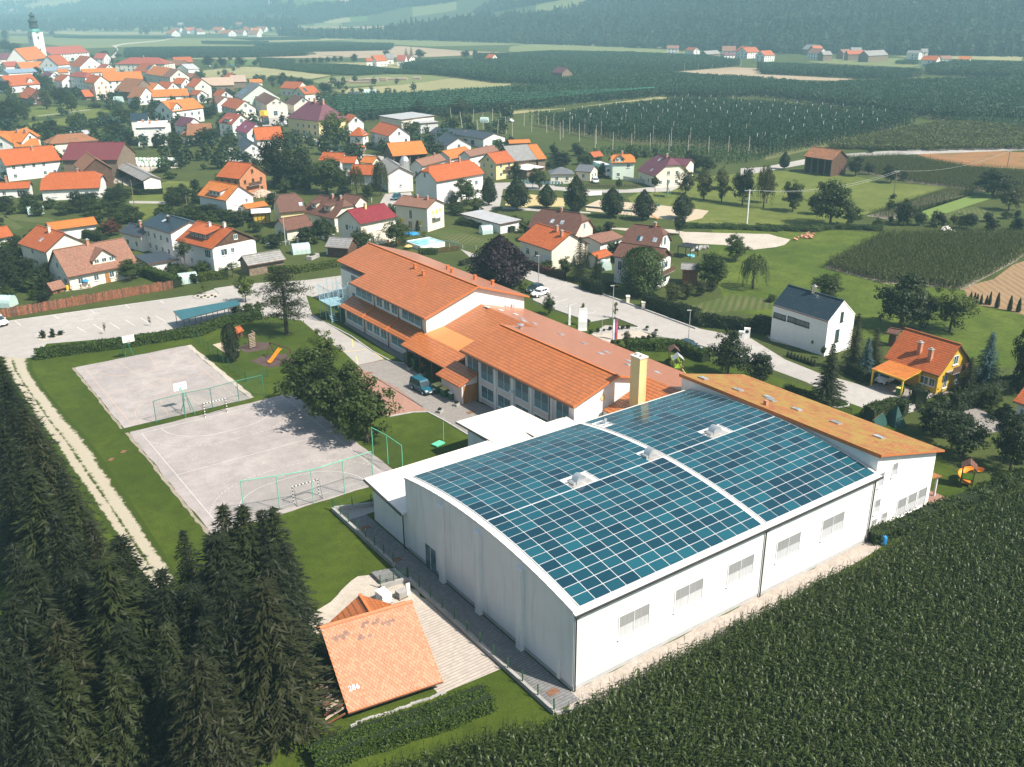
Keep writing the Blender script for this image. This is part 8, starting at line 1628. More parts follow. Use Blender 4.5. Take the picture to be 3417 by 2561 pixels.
p0=G('s3',525,450);cf_=thing('climbing_frame','dark timber climbing frame with pale rungs','climbing frame',(p0.x,p0.y,0),.3)
for x_,y_ in((-.9,0),(.5,0),(.9,1.4)):g=MB();g.box(x_-.07,x_+.07,y_-.07,y_+.07,0,2.6);g.build('post','wood_wall',cf_)
for i in range(8):g=MB();g.box(-.9,.5,-.03,.03,.3+i*.28,.38+i*.28);g.build('rung','log',cf_)
g=MB();g.bar((.5,0,2.5),(.9,1.4,2.5),.08,.08);g.bar((-.9,0,2.55),(.5,0,2.55),.08,.08);g.bar((.5,0,1.4),(.9,1.4,1.4),.08,.08);g.build('top_rail','log',cf_)
def playhouse(label,p,rz,w_=1.4,h=1.5,roofm='tile_brown',wall='plank',cat='playhouse',name='playhouse'):
    o=thing(name,label,cat,(p.x,p.y,0),rz);g=MB();g.box(-w_/2,w_/2,-w_*.4,w_*.4,0,h);
    for s in(-1,1):g.face([(s*w_/2,-w_*.4,h),(s*w_/2,w_*.4,h),(s*w_/2,0,h+w_*.4)][::s])
    g.build('wall',wall,o);g=MB();e=w_*.15
    g.slab([(-w_/2-e,-w_*.4-e,h-e),(w_/2+e,-w_*.4-e,h-e),(w_/2+e,0,h+w_*.42),(-w_/2-e,0,h+w_*.42)],.06);g.slab([(w_/2+e,w_*.4+e,h-e),(-w_/2-e,w_*.4+e,h-e),(-w_/2-e,0,h+w_*.42),(w_/2+e,0,h+w_*.42)],.06);g.build('roof',roofm,o);g=MB();g.box(-.25,.25,-w_*.4-.02,-w_*.4+.01,.05,1.0);g.build('door','black',o);return o
playhouse('small orange roofed playhouse at the playground hedge',G('s3',405,370),.5,1.5,1.2,'tile_orange');playhouse('small brown roofed garden hut behind the plank fence',G('b1',480,1275),.4,2.4,1.2,'tile_tan');playhouse('small orange roofed bird house in the village below the tall gabled house',G('a1',765,855),.3,7,3,'tile_orange','oldwood','hut','hut')
p0=G('c3',1420,400);pl=thing('play_tower','lime green play towers with two small roofs and a swing','playground set',(p0.x,p0.y,0),.95)
def tower(o,cx_,cy_,roofm,rt):
    for a in(-.6,.6):
        for b in(-.6,.6):g=MB();g.box(cx_+a-.05,cx_+a+.05,cy_+b-.05,cy_+b+.05,0,2.7);g.build('post','wood_wall',o)
    g=MB();g.box(cx_-.6,cx_+.6,cy_-.6,cy_+.6,1.15,1.22);g.build('platform','oldwood',o)
    for a,b,c_,d_ in((-.6,-.6,.6,-.6),(-.6,.6,.6,.6),(-.6,-.6,-.6,.6)):g=MB();g.bar((cx_+a,cy_+b,1.6),(cx_+c_,cy_+d_,1.6),.05,.7);g.build('side_panel','plastic_lime',o)
    g=MB();g.slab([(cx_-.85,cy_-.85,2.6),(cx_+.85,cy_-.85,2.6),(cx_+.85,cy_,3.3),(cx_-.85,cy_,3.3)],.06);g.slab([(cx_+.85,cy_+.85,2.6),(cx_-.85,cy_+.85,2.6),(cx_-.85,cy_,3.3),(cx_+.85,cy_,3.3)],.06);g.build('roof',roofm,o)
tower(pl,-1.9,0,'metal_grey',0);tower(pl,1.9,0,'tile_brown',0);g=MB();g.box(-1.3,1.3,-.45,.45,1.0,1.08);g.build('bridge','oldwood',pl)
for s in(-.5,.5):g=MB();g.bar((-1.3,s,1.45),(1.3,s,1.45),.05,.6);g.build('bridge_panel','plastic_lime',pl)
slide(pl,(2.5,0,1.25),(4.9,0,.15),.6);g=MB();g.tube((-5.0,0,2.3),(-2.4,0,2.3),.06,.06,7);g.build('swing_beam','wood_wall',pl)
for s in(-.8,.8):g=MB();g.tube((-5.0,0,2.3),(-5.3,s,0),.06,.06,6);g.build('swing_leg','wood_wall',pl)
for s in(-4.2,-3.2):g=MB();g.tube((s-.2,0,2.3),(s-.2,0,.5),.012,.012,4);g.tube((s+.2,0,2.3),(s+.2,0,.5),.012,.012,4);g.box(s-.24,s+.24,-.1,.1,.45,.5);g.build('swing','black',pl)
for s in(-2.6,1.3):g=MB();g.bar((s,-.6,1.2),(s,-1.5,0),.5,.06);g.build('ramp','plastic_yellow',pl)
p0=G('d4',1050,195);pl=thing('play_tower','play tower with an orange spiral slide near the corn','playground set',(p0.x,p0.y,0),.5);tower(pl,0,0,'tile_brown',0);g=MB();vs=[];fs=[];n=16
for i in range(n+1):
    a=-1.2+4.4*i/n;z_=1.25*(1-i/n)+.15
    for r_,dz in((.55,.35),(.65,.05),(1.25,.05),(1.4,.45)):vs.append((1.3+r_*math.cos(a),-.4+r_*math.sin(a),z_+dz))
for i in range(n):
    for j in range(3):fs.append((i*4+j,i*4+j+1,i*4+j+5,i*4+j+4))
g.add(vs,fs);g.build('spiral_slide','plastic_orange',pl,smooth=True)
for i,(x_,y_,rz)in enumerate(((960,870,.2),(1110,850,1.1))):
    p=G('c4',x_,y_);o=thing('play_tent',('low green play tent behind the tall block','pointed dark green play tent under the trees')[i],'tent',(p.x,p.y,0),rz);g=MB();h_=(1.4,2.6)[i];g.add([(-1.6,-.9,0),(1.6,-.9,0),(1.6,.9,0),(-1.6,.9,0),(-1.6 if i==0 else-.1,0,h_),(1.6 if i==0 else .1,0,h_)],[(0,1,5,4),(2,3,4,5),(1,2,5),(3,0,4)]);g.build('canvas','tent',o);g=MB();g.tube((-1.85 if i==0 else 0,0,h_-.05),(1.85 if i==0 else 0,0,h_+.1),.04,.04,5);g.build('ridge_pole','wood_wall',o)
# park swings, screen and nets on the sports ground
for lb,k,x_,y_ in(('blue green swing frame between the park lindens','b3',1010,630),('small timber climbing rack under a park linden','b3',1185,650)):
    p=G(k,x_,y_);o=thing('park_swing',lb,'swing',(p.x,p.y,0),.5);g=MB();g.tube((-1.8,0,2.2),(1.8,0,2.2),.06,.06,6);g.build('beam','steel_green',o)
    for s in(-1.8,1.8):
        for t in(-.7,.7):g=MB();g.tube((s,0,2.2),(s,t,0),.05,.05,5);g.build('leg','steel_green',o)
p=G('b3',1240,650);o=thing('park_slide','small pink slide beside a park linden','slide',(p.x,p.y,0),0);slide(o,(-1.4,.6,1.4),(.9,-.6,.1),.5,'plastic_orange');g=MB();g.box(-1.7,-1.3,.35,.85,0,1.4);g.build('ladder','wood_wall',o)
p=G('b3',1352,455);o=thing('screen_wall','tall teal screen leaning beside the sports lawn','screen',(p.x,p.y,0),.9);g=MB();g.box(-1.6,1.6,-.04,.04,.8,5.0);g.build('screen','steel_blue',o)
for s in(-1.5,1.5):g=MB();g.tube((s,0,0),(s,0,5),.06,.06,6);g.tube((s,0,3),(s,-1.4,0),.05,.05,6);g.build('support','steel_green',o)
for x_,y_,lb in((1285,535,'green net post at the beach court corner'),(965,500,'green net post behind the beach court'),(475,480,'green net post at the left beach court')):p=G('b3',x_,y_);g=MB();g.tube((0,0,0),(0,0,4.0 if x_==1285 else 2.6),.07,.07,6);tag(g.build('net_post','steel_green',None,(p.x,p.y,0)),lb,'post')
a,b=G('b3',650,552),G('b3',1070,592);g=MB();g.bar((0,0,.35),((b-a).x,(b-a).y,.35),.1,.5);tag(g.build('court_edging','metal_teal',None,(a.x,a.y,0)),'teal edging board of the beach court','edging')
a,b=G('b3',1245,545),G('b3',1290,535);g=MB();g.bar((0,0,.35),((b-a).x,(b-a).y,.35),.1,.6);tag(g.build('court_edging','metal_teal',None,(a.x,a.y,0)),'short teal board at the beach court net post','edging')
# ================================================================ posts, lamps, flags, wires
def lamp(label,p,h=5.5,rz=0.,mat='metal_grey'):
    o=thing('street_lamp',label,'street lamp',(p.x,p.y,0),rz);g=MB();g.tube((0,0,0),(0,0,h),.08,.05,8);g.build('post',mat,o);g=MB();g.box(-.15,.55,-.14,.14,h,h+.1);g.build('lamp_head','metal_grey',o)
lamp('street lamp on the verge opposite the yellow house',G('b3',250,1215),6,2.6);lamp('street lamp behind the young tree on the entrance lawn',G('b3',885,1500),6,2.6);lamp('street lamp at the playground end of the school road',G('c3',1533,190),6,2.6)
def upole(label,k,x_,yb,yt,mat='oldwood',arm=0.0,r0=.13):
    p=G(k,x_,yb);lo,hi=1.,30.
    for _ in range(30):
        m=(lo+hi)/2;q=np.array(p)+[0,0,m-CH];yy=PH/2-CF*np.dot(q,_U)/np.dot(q,_F)
        if yy>REG[k][1]+yt/REG[k][2]:lo=m
        else:hi=m
    o=thing('utility_pole',label,'pole',(p.x,p.y,0),-.6);g=MB();g.tube((0,0,-.2),(0,0,lo),r0,r0*.7,8);g.build('shaft',mat,o)
    if arm:
        g=MB();g.bar((-arm,0,lo-.25),(arm,0,lo-.25),.12,.12);g.build('crossarm','metal_grey',o)
        for s in(-.9,-.3,.3,.9):g=MB();g.tube((s*arm,0,lo-.2),(s*arm,0,lo+.1),.05,.03,6);g.build('insulator','steel_blue',o)
    return Vector((p.x,p.y,lo))
wp_=upole('tall white concrete pole with a crossarm by the park','b3',2037,687,395,'trim_white',1.3,.22);w2=upole('wooden utility pole in the mown meadow','b4',1103,440,230,arm=.7);w3=upole('wooden utility pole at the right edge of the poppy field','b4',2062,232,60,arm=.5);w4=upole('wooden pole behind the long vine in the village garden','b1',1155,540,312);w5=upole('thin pole by the wrapped bales','b1',1295,255,105);w6=upole('pole at the corner of the long farmhouse','b1',200,270,110);w7=upole('grey pole beside the hedge of the brown garage','b2',265,870,625,'metal_grey');w8=upole('short wooden pole by the village garden trees','b1',1605,530,435);upole('thin flagpole without flag at the entrance lawn','b3',793,1640,1490,'metal_grey',0,.05)
def wire(label,a,b,sag):
    n=12;pts=[a.lerp(b,i/n)-Vector((0,0,sag*4*(i/n)*(1-i/n)))for i in range(n+1)];g=MB();g.path([p-a for p in pts],.025,4);tag(g.build('power_line','metal_grey',None,a),label,'wire')
wire('power line between the white pole and the meadow pole',wp_-Vector((0,0,.1)),w2,2.2);wire('power line between the meadow pole and the poppy field pole',w2,w3,2.2);wire('second power line beside the meadow pole',wp_+Vector((.8,-.6,-.1)),w2+Vector((.4,-.3,-.3)),2.4)
def flag(label,k,x_,yb,yt,cols,wd,hd):
    p=G(k,x_,yb);lo,hi=1.,15.
    for _ in range(30):
        m=(lo+hi)/2;q=np.array(p)+[0,0,m-CH];yy=PH/2-CF*np.dot(q,_U)/np.dot(q,_F)
        if yy>REG[k][1]+yt/REG[k][2]:lo=m
        else:hi=m
    o=thing('flagpole',label,'flag',(p.x,p.y,0),math.atan2(_cr[1],_cr[0]));g=MB();g.tube((0,0,0),(0,0,lo),.05,.04,7);g.build('pole','metal_grey',o);n=8
    for j,c in enumerate(cols):
        g=MB();x0,x1=.06+wd*j/len(cols),.06+wd*(j+1)/len(cols)
        for i in range(n):
            z0,z1=lo-.1-hd*i/n,lo-.1-hd*(i+1)/n;w0=.07*math.sin(i*1.3),;w1=.07*math.sin((i+1)*1.3),
            g.face([(x0,w0[0]+x0*.1,z0),(x1,w0[0]+x1*.1,z0),(x1,w1[0]+x1*.1,z1),(x0,w1[0]+x0*.1,z1)][::-1])
        g.build('flag_cloth' if len(cols)==1 else 'flag_stripe',c,o)
flag('large blank white banner on the entrance lawn','b3',588,1610,1405,['flag_white'],1.5,5.0);flag('furled white flag left of the banner','b3',505,1560,1380,['flag_white'],.35,4.6);flag('white blue red flag hanging at the school entrance','c3',885,140,-40,['flag_white','flag_blue','flag_red'],.75,4.6)
for x_,y_,lb in((1015,1368,'white gate pillar at the chalet drive'),(1147,1418,'white gate pillar at the start of the thuja hedge')):p=G('b3',x_,y_);g=MB();g.box(-.5,.5,-.3,.3,0,1.3);g.box(-.58,.58,-.38,.38,1.3,1.4);tag(g.build('gate_pillar','cream',None,(p.x,p.y,0),.9),lb,'pillar')
for x_,y_,lb,h_ in((2035,122,'white heat pump box with a dark fan by the modern house hedge',1.7),(1990,130,'smaller white meter box left of the heat pump',1.3)):
    p=G('c3',x_,y_);o=thing('service_box',lb,'box',(p.x,p.y,0),-.9);g=MB();g.box(-.5,.5,-.3,.3,0,h_);g.build('casing','trim_white',o);g=MB();g.tube((0,-.31,h_*.68),(0,-.33,h_*.68),.3 if h_>1.5 else .1,.3 if h_>1.5 else .1,14);g.build('fan','black',o)
# ================================================================ gardens
def greenhouse(label,k,a,b,w_,h=2.0):
    A_,B_=G(k,*a),G(k,*b);d=B_-A_;L_=d.length;o=thing('greenhouse',label,'greenhouse',(A_.x,A_.y,0),math.atan2(d.y,d.x));n=10;g=MB()
    pr=[(w_/2*math.cos(math.pi*i/n),min(1,math.sin(math.pi*i/n)*1.12)**.75*h)for i in range(n+1)]
    for i in range(n):g.face([(0,pr[i][0],pr[i][1]),(0,pr[i+1][0],pr[i+1][1]),(L_,pr[i+1][0],pr[i+1][1]),(L_,pr[i][0],pr[i][1])][::-1])
    for x_ in(0,L_):g.face([(x_,p[0],p[1])for p in pr])
    g.build('cover','polytunnel',o)
    for j in range(5):
        g=MB();x_=L_*j/4;g.path([(x_,p[0]*1.01,p[1]*1.01)for p in pr],.03,4);g.build('hoop','steel_blue',o)
    for j in range(2):l_=link('plant',TPL['bush'][0][0],o,(L_*(.3+.4*j),0,0));l_.scale=(.13,.13,.13)
greenhouse('small polytunnel in the garden of the wide orange house','b1',(240,605),(380,592),2.6);greenhouse('pale green polytunnel at the end of the plank fence','b1',(1535,1200),(1690,1180),2.6);greenhouse('polytunnel cut by the left picture edge','b1',(-20,1390),(120,1395),2.8);greenhouse('polytunnel in the lawn left of the dark garden shed','b2',(320,945),(470,930),3.0,2.2);greenhouse('small polytunnel at the vegetable rows right of the cream blind house','b2',(1940,775),(2030,765),2.4);greenhouse('polytunnel between dark shed and round tree at the hop field','a2',(945,812),(1040,812),5,3.2);greenhouse('polytunnel at the fringe of the hop garden gardens','a2',(1945,1050),(2000,1052),3.5,2.4);greenhouse('white polytunnel among the gardens under the tall gabled house','a1',(990,880),(1050,880),5,3.4);greenhouse('small polytunnel behind the spruces of the yellow house','b3',(780,1060),(835,1090),2.4)
# raised bed, water cube and barrel by the dark garden shed
p=G('b2',500,985);g=MB();g.box(-1.7,1.7,-.7,.7,0,.8);o=thing('raised_bed','grey raised bed beside the polytunnel lawn','raised bed',(p.x,p.y,0),.6);g.build('frame','concrete',o);l_=link('plants',TPL['bush'][1][0],o,(0,0,.5));l_.scale=(.3,.12,.08)
p=G('b2',640,952);o=thing('water_tank','white water cube at the dark garden shed','water tank',(p.x,p.y,0),.6);g=MB();g.box(-.5,.5,-.5,.5,.1,1.15);g.build('tank','plastic_white',o);g=MB();g.box(-.53,.53,-.53,.53,0,.1);g.build('pallet','oldwood',o)
def barrel(label,p,mat='blue_tarp'):g=MB();g.lathe([(.27,0),(.32,.15),(.33,.5),(.32,.85),(.27,.95)],12);tag(g.build('barrel',mat,None,p),label,'barrel')
barrel('blue barrel beside the dark garden shed',G('b2',745,962));barrel('blue barrel at the hall corner by the corn',Vector((79.6,45.9,0)))
# pool
pc=[G('b2',x_,y_)for x_,y_ in((1375,925),(1585,888),(1545,842),(1345,862))];c_=sum(pc,Vector())/4;u_=(pc[1]-pc[0]);po=thing('garden_pool','rectangular above ground pool with white sides in a garden','pool',(c_.x,c_.y,0),math.atan2(u_.y,u_.x));L_=u_.length/2;W_=max(1.6,(pc[3]-pc[0]).length/2*.9);g=MB()
for a in((-L_,-L_+.15,-W_,W_),(L_-.15,L_,-W_,W_),(-L_+.15,L_-.15,-W_,-W_+.15),(-L_+.15,L_-.15,W_-.15,W_)):g.box(*a,0,1.1)
g.build('pool_wall','plastic_white',po);g=MB();g.box(-L_+.15,L_-.15,-W_+.15,W_-.15,0,.98);g.build('water','water',po)
def parasol(label,p,mat,r_=1.5,h=2.3):
    o=thing('parasol',label,'parasol',(p.x,p.y,0));g=MB();g.tube((0,0,0),(0,0,h),.03,.03,6);g.build('pole','metal_grey',o);g=MB();g.lathe([(r_,h-.35),(r_*.5,h-.05),(.02,h+.1)],8);g.build('canopy',mat,o)
parasol('blue square parasol at the pool',G('b2',1345,850),'blue_tarp',1.9,2.5);parasol('orange parasol lying low by the pool',G('b2',1320,905),'fabric_sun',1.0,1.0)
def chair(label,p,rz,mat,group=None):
    o=thing('garden_chair',label,'chair',(p.x,p.y,0),rz,group);g=MB();g.box(-.25,.25,-.25,.25,.4,.45);g.build('seat',mat,o);g=MB();g.box(-.25,.25,.21,.26,.45,.95);g.build('backrest',mat,o)
    for a in(-.2,.2):
        for b in(-.2,.2):g=MB();g.tube((a,b,0),(a,b,.4),.02,.02,5);g.build('leg',mat,o)
for i in range(3):chair('orange garden chair between the pool and the tree',G('b2',1150+i*45,860+(i%2)*12),i*1.1,'plastic_orange','orange chairs at the pool')
for i,(x_,y_)in enumerate(((620,1262),(640,1248),(705,1245),(770,1240))):chair(('wooden terrace chair left of the table at the dormer house','wooden terrace chair behind the yellow toy','wooden terrace chair in the middle of the terrace','wooden terrace chair at the right end of the terrace')[i],G('b1',x_,y_),i*.8+.4,'log')
p=G('b1',690,1220);o=thing('terrace_table','white clothed table on the dormer house terrace','table',(p.x,p.y,0),.5);g=MB();g.box(-.9,.9,-.45,.45,.7,.76);g.build('tabletop','trim_white',o)
for a in(-.8,.8):
    for b in(-.35,.35):g=MB();g.tube((a,b,0),(a,b,.7),.03,.03,5);g.build('leg','metal_grey',o)
barrel('yellow toy drum on the terrace',G('b1',580,1255),'paint_yellow');parasol('bright blue folded parasol on the terrace',G('b1',745,1235),'blue_tarp',.7,1.7);sheet('terrace','paver_light',PX('b1',(560,1270),(780,1240),(870,1200),(600,1215)),.014)
playhouse('pale covered wood stack by the carport drive',G('b1',1400,1065),.4,2.6,.7,'chimney_white','log','wood stack','wood_stack')
# yellow log house carport
q=PX('c4',(915,380),(1190,480),(1352,410),(1080,318),z=2.7);co=thing('carport','carport with an orange roof on yellow posts at the log house','carport',(0,0,0));g=MB();g.slab([(q[0][0],q[0][1],2.6),(q[1][0],q[1][1],2.6),(q[2][0],q[2][1],3.0),(q[3][0],q[3][1],3.0)],.15,0,1);g.build('roof',['tile_bright','yellow_wood'],co);cq=sum((Vector(p)for p in q),Vector())/4
for p in q:
    v=Vector(p).lerp(cq,.08);g=MB();g.box(v.x-.1,v.x+.1,v.y-.1,v.y+.1,0,2.6);g.build('post','paint_yellow',co);t=v.lerp(cq,.16);g=MB();g.bar((v.x,v.y,1.9),(t.x,t.y,2.6),.1,.1);g.build('brace','paint_yellow',co)
for a,b in((q[1],q[2]),(q[0],q[1])):a=Vector(a).lerp(cq,.08);b=Vector(b).lerp(cq,.08);g=MB();g.bar((a.x,a.y,2.52),(b.x,b.y,2.62),.12,.16);g.build('beam','paint_yellow',co)
# pergola behind the round skylight house, satellite dish
p=G('b3',1530,970);o=thing('pergola','black flat pergola on posts behind the round skylight house','pergola',(p.x,p.y,0),.3);g=MB();g.box(-2,2,-1.6,1.6,2.5,2.65);g.build('roof','black',o)
for a in(-1.9,1.9):
    for b in(-1.5,1.5):g=MB();g.box(a-.07,a+.07,b-.07,b+.07,0,2.5);g.build('post','black',o)
g=MB();g.lathe([(.9,0),(.9,.35),(.82,.35),(.8,.1)],14);p=G('b3',1530,965);tag(g.build('paddling_pool','water',None,(p.x+.3,p.y-.6,0)),'small turquoise paddling pool under the pergola','pool')
# silo, bales, log piles, stones
p=G('b2',1297,372);o=thing('feed_silo','grey feed silo on legs beside the white barn','silo',(p.x,p.y,0));g=MB();g.lathe([(.3,1.6),(1.5,4.0),(1.5,8.2),(.9,9.2),(.2,9.6)],14);g.build('tank','zinc',o)
for i in range(4):a=i*1.57+.4;g=MB();g.tube((1.45*math.cos(a),1.45*math.sin(a),0),(1.45*math.cos(a),1.45*math.sin(a),4.2),.07,.07,6);g.build('leg','metal_grey',o)
g=MB();g.lathe([(.5,-.6),(.64,-.5),(.66,0),(.64,.5),(.5,.6)],14);bm_={m_:g.mesh('bale',m_,True)for m_ in('bale','bale_green')};bi=0
for row,(x0,x1,yb,n,z_)in enumerate(((1105,1500,180,14,.62),(1110,1510,178,13,1.8),(1190,1540,200,11,.62))):
    for i in range(n):p=G('b1',x0+(x1-x0)*i/(n-1),yb+RNG.uniform(-2,2));o=link('hay_bale',bm_['bale_green' if RNG.random()<.15 else 'bale'],None,(p.x,p.y,z_));o.rotation_euler=(0,0,RNG.uniform(0,6));o['label']=('white wrapped bale in the back bottom row of the bale stack','white wrapped bale on top of the bale stack','white wrapped bale in the front row of the bale stack')[row];o['category']='bale';o['group']=('back row bales','top row bales','front row bales')[row]
for i,(x_,y_,l_,h_)in enumerate(((700,715,14,1.6),(770,712,14,2.2),(880,700,12,2.2),(920,718,20,1.6),(990,705,14,2.6),(1045,700,18,2.6),(1130,692,8,2.0),(1170,695,10,2.4),(1260,692,10,2.2),(1390,685,7,2.2))):
    p=G('a2',x_,y_);o=thing('log_pile',('leftmost','second','third','fourth','fifth','largest middle','seventh','eighth','ninth','rightmost')[i]+' wood pile in the pale field behind the hop garden','log pile',(p.x,p.y,0),-.75);nr_=int(h_/.5)
    for r_ in range(nr_):
        for c_ in range(3):g=MB();g.tube((-l_/2+r_*.2,-1.2+c_*.9+(r_%2)*.3,.3+r_*.5),(l_/2-r_*.2,-1.2+c_*.9+(r_%2)*.3,.3+r_*.5),.32,.32,6);g.build('log','log',o)
p=G('b2',60,450);o=thing('firewood_heap','big heap of split firewood at the bare brick house','firewood',(p.x,p.y,0));
for i in range(150):
    r_=4.2*math.sqrt(RNG.random());a=RNG.uniform(0,6.28);z_=max(0,2.2*(1-r_/4.4))*RNG.uniform(.7,1);g=None
    if i==0:gm=MB();gm.box(-.22,.22,-.09,.09,-.09,.09);lm_=gm.mesh('split_log','log')
    q_=link('split_log',lm_,o,(r_*math.cos(a),r_*math.sin(a)*.7,z_+.1));q_.rotation_euler=(RNG.uniform(-1,1),RNG.uniform(-1,1),RNG.uniform(0,6));q_.scale=(1.6,1.6,1.6)
g=MB();g.lathe([(4.0,0),(2.6,1.1),(.3,2.1)],14);core=g.build('heap_core','log',o);core.scale=(1,.7,1)
for lb,k,x_,y_,m_ in(('brown rubble heap at the end of the gravel yard','b4',350,800,'chimney'),('small pale brick heap in the grass by the corn','b4',1560,735,'chimney_white'),('pile of grey rubble behind the pergola','b3',1640,905,'concrete')):
    p=G(k,x_,y_);o=thing('rubble_heap',lb,'heap',(p.x,p.y,0),.3)
    gm=MB();gm.box(-.5,.5,-.3,.3,-.2,.2);rm_=gm.mesh('rubble',m_)
    for i in range(26):q_=link('rubble',rm_,o,(RNG.gauss(0,1.6),RNG.gauss(0,.6),RNG.uniform(.05,.5)));q_.rotation_euler=(RNG.uniform(-.6,.6),RNG.uniform(-.6,.6),RNG.uniform(0,6));q_.scale=(RNG.uniform(.5,1.2),)*3
for i,(x_,y_)in enumerate(((1700,1305),(1730,1315),(1760,1305),(1790,1318),(1820,1300),(1850,1310))):tree('roundbush','b1',x_,y_+8,y_-8,26,'tiny round shrub on the gravel parking island')
sheet('gravel_island','gravel',PX('b1',(1680,1310),(1760,1295),(1860,1285),(1880,1305),(1780,1330),(1690,1330)),.03);sheet('gravel_island','gravel',PX('c1',(310,140),(320,95),(430,85),(560,90),(520,120),(380,150)),.03)
p=G('b3',560,545);p=G('b3',700,455);o=thing('banner_board','long white advertising board behind the lindens','board',(p.x,p.y,0),-.35);g=MB();g.box(-3.4,3.4,-.05,.05,.3,1.5);g.build('board','trim_white',o)
for s in(-3,0,3):g=MB();g.box(s-.05,s+.05,.06,.14,0,1.5);g.build('post','metal_grey',o)
p=G('b3',720,270);o=thing('carport','green metal carport roof with orange side at the bungalow','carport',(p.x,p.y,0),-.3);g=MB();g.slab([(-3.5,-3,2.5),(3.5,-3,2.5),(3.5,3,2.9),(-3.5,3,2.9)],.12);g.build('roof','mintgreen',o);g=MB();g.box(.5,3.3,-2.9,-2.8,0,2.3);g.build('side_wall','plastic_orange',o)
for s in(-3.3,.3,3.4):g=MB();g.box(s-.12,s+.12,-2.95,-2.7,0,2.5);g.build('post','cream',o)
p=G('a2',130,880,5.4);
# shop sign: orange mark and white board
sg_=thing('shop_sign','white sign board with an orange mark on the shop gable','sign',G('a2',128,905,4.6),0);sg_.rotation_euler=(0,0,math.atan2(_cr[1],_cr[0])+.35);g=MB();g.box(-1.2,3.4,-.12,-.02,-.4,.5);g.build('board','trim_white',sg_);g=MB();g.box(-3.0,-1.5,-.14,-.02,-.7,.9);g.build('mark','plastic_orange',sg_);g=MB();g.box(-.8,3.0,-.135,-.121,-.12,.2);g.build('lettering','steel_green',sg_)
# person crossing the lawn behind the crimson roof
p=G('b2',1005,508);pr_=thing('person','person in a pale top standing on the lawn behind the crimson roof','person',(p.x,p.y,0),1.0)
me=bpy.data.meshes.new('body');J=[(0,0,.82),(0,0,1.05),(0,0,1.28),(0,0,1.38),(0,.01,1.5),(.16,0,1.24),(.2,.04,1.0),(.18,.12,.8),(-.16,0,1.24),(-.2,.0,1.0),(-.2,.05,.8),(.09,0,.78),(.1,.08,.42),(.1,.02,.05),(.1,.14,.03),(-.09,0,.78),(-.1,-.02,.42),(-.1,-.1,.05),(-.1,.02,.03)]
me.from_pydata(J,[(0,1),(1,2),(2,3),(3,4),(2,5),(5,6),(6,7),(2,8),(8,9),(9,10),(0,11),(11,12),(12,13),(13,14),(0,15),(15,16),(16,17),(17,18)],[]);me.materials.append(M('cloth_a'));bo=link('body',me,pr_);sk=bo.modifiers.new('skin','SKIN');RAD=[.13,.12,.13,.06,.1,.06,.05,.035,.06,.05,.035,.09,.065,.045,.04,.09,.065,.045,.04]
for v_,r_ in zip(me.skin_vertices[0].data if me.skin_vertices else[],RAD):v_.radius=(r_,r_*.85)
bo.modifiers.new('smooth','SUBSURF').levels=1
g=MB();g.lathe([(.06,-.02),(.115,.06),(.1,.13),(.02,.16)],10,(0,0,1.5));g.build('hair','hair',pr_)
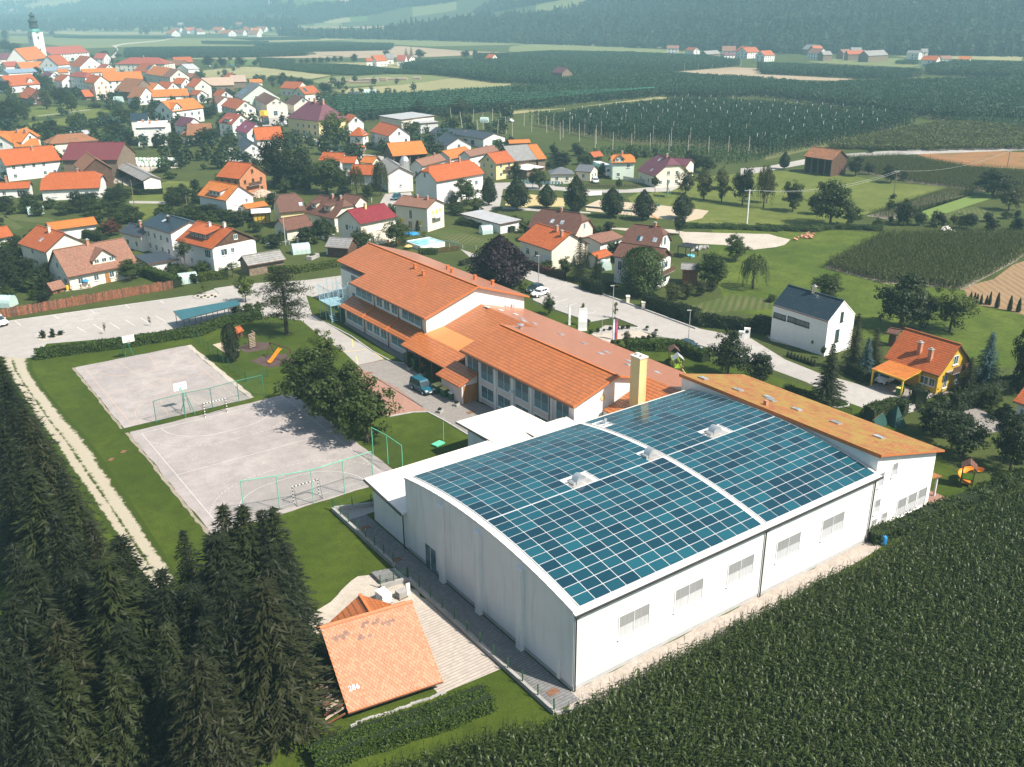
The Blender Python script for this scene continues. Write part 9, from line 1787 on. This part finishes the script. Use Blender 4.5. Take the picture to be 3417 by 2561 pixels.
# ================================================================ labels of the trees: what stands next to them
LMK+=[('the handball court',Vector((35,105,0)),14),('the basketball court',Vector((32,137,0)),13),('the school',Vector((78,135,0)),18),('the near school block',Vector((75,95,0)),12),('the tall block',Vector((85,60,0)),12),('the park sand court',G('b3',1200,590),12),('the country road',G('b4',1500,50),20),('the corn behind the modern house',G('b4',1300,950),22),('the village park',G('a1',500,1000),20),('the round poppy field',G('b4',1900,120),20),('the netted hops',G('a2',1300,950),14),('the shop yard',G('a2',100,1030),12),('the far pale fields',G('a1',900,330),30),('the gravel yard',G('b3',1900,820),12)]
SZ=lambda h:'tall ' if h>11 else 'small ' if h<5 else ''
lab={}
for o,kind,p,h,desc in TREES:
    if desc:base=desc;o['group']=desc+'s'
    else:
        best=min(LMK,key=lambda l:max(0,(l[1]-p).length-l[2]));d=p-best[1];rx=d.x*_cr[0]+d.y*_cr[1];fy=d.x*_cf[0]+d.y*_cf[1]
        dist=d.length-best[2];rel=('right of ' if rx>0 else 'left of ')if abs(rx)>abs(fy)*1.1 else('behind ' if fy>0 else 'in front of ');kd=KIND[kind]
        if dist>45:rel='far '+rel
        base=(SZ(h)if not kd.startswith(('tall','small','huge','big'))else '')+kd+' '+rel+best[0]
    lab.setdefault(base,[]).append((o,p))
def ordw(i):
    n=i+1;return('first second third fourth fifth sixth seventh eighth ninth tenth'.split()[i]if i<10 else '%d%s'%(n,'th' if 10<n%100<14 else{1:'st',2:'nd',3:'rd'}.get(n%10,'th')))
def scrx(p):return(p.x*_cr[0]+p.y*_cr[1])/(p.x*_cf[0]+p.y*_cf[1])
for base,l in list(lab.items()):
    if 'wood beside' in base:
        del lab[base];l.sort(key=lambda q:depth(q[1]));n=len(l)
        for j,rw in enumerate(('nearest','second','third','fourth','farthest')):lab['dark spruce in the %s row of the wood by the track'%rw]=l[n*j//5:n*(j+1)//5]
for lb,l in POLES.items():lab[lb]=[(o,o.location.copy())for o in l]
for base,l in lab.items():
    if len(l)==1:l[0][0]['label']=base;continue
    l.sort(key=lambda q:scrx(q[1]))
    for i,(o,p)in enumerate(l):o['label']=base+', '+(('the left one','the right one')[i]if len(l)==2 else ordw(i)+' from the left')
# ================================================================ air
def haze():
    me=bpy.data.meshes.new('haze');h=9500;z0,z1=-2.0,262.0
    me.from_pydata([(x,y,z)for z in(z0,z1)for x,y in((-h,-h),(h,-h),(h,h),(-h,h))],[],[(0,3,2,1),(4,5,6,7),(0,1,5,4),(1,2,6,5),(2,3,7,6),(3,0,4,7)])
    m=bpy.data.materials.new('haze');m.use_nodes=True;t=m.node_tree;t.nodes.remove(t.nodes['Principled BSDF'])
    v=t.nodes.new('ShaderNodeVolumePrincipled');v.inputs['Color'].default_value=(.50,.88,1.0,1);v.inputs['Density'].default_value=.00030;v.inputs['Anisotropy'].default_value=0
    t.links.new(v.outputs[0],t.nodes['Material Output'].inputs['Volume']);me.materials.append(m)
    o=link('haze',me);o['kind']='stuff';o['label']='thin blue summer haze over the far valley';o['category']='haze'
haze()
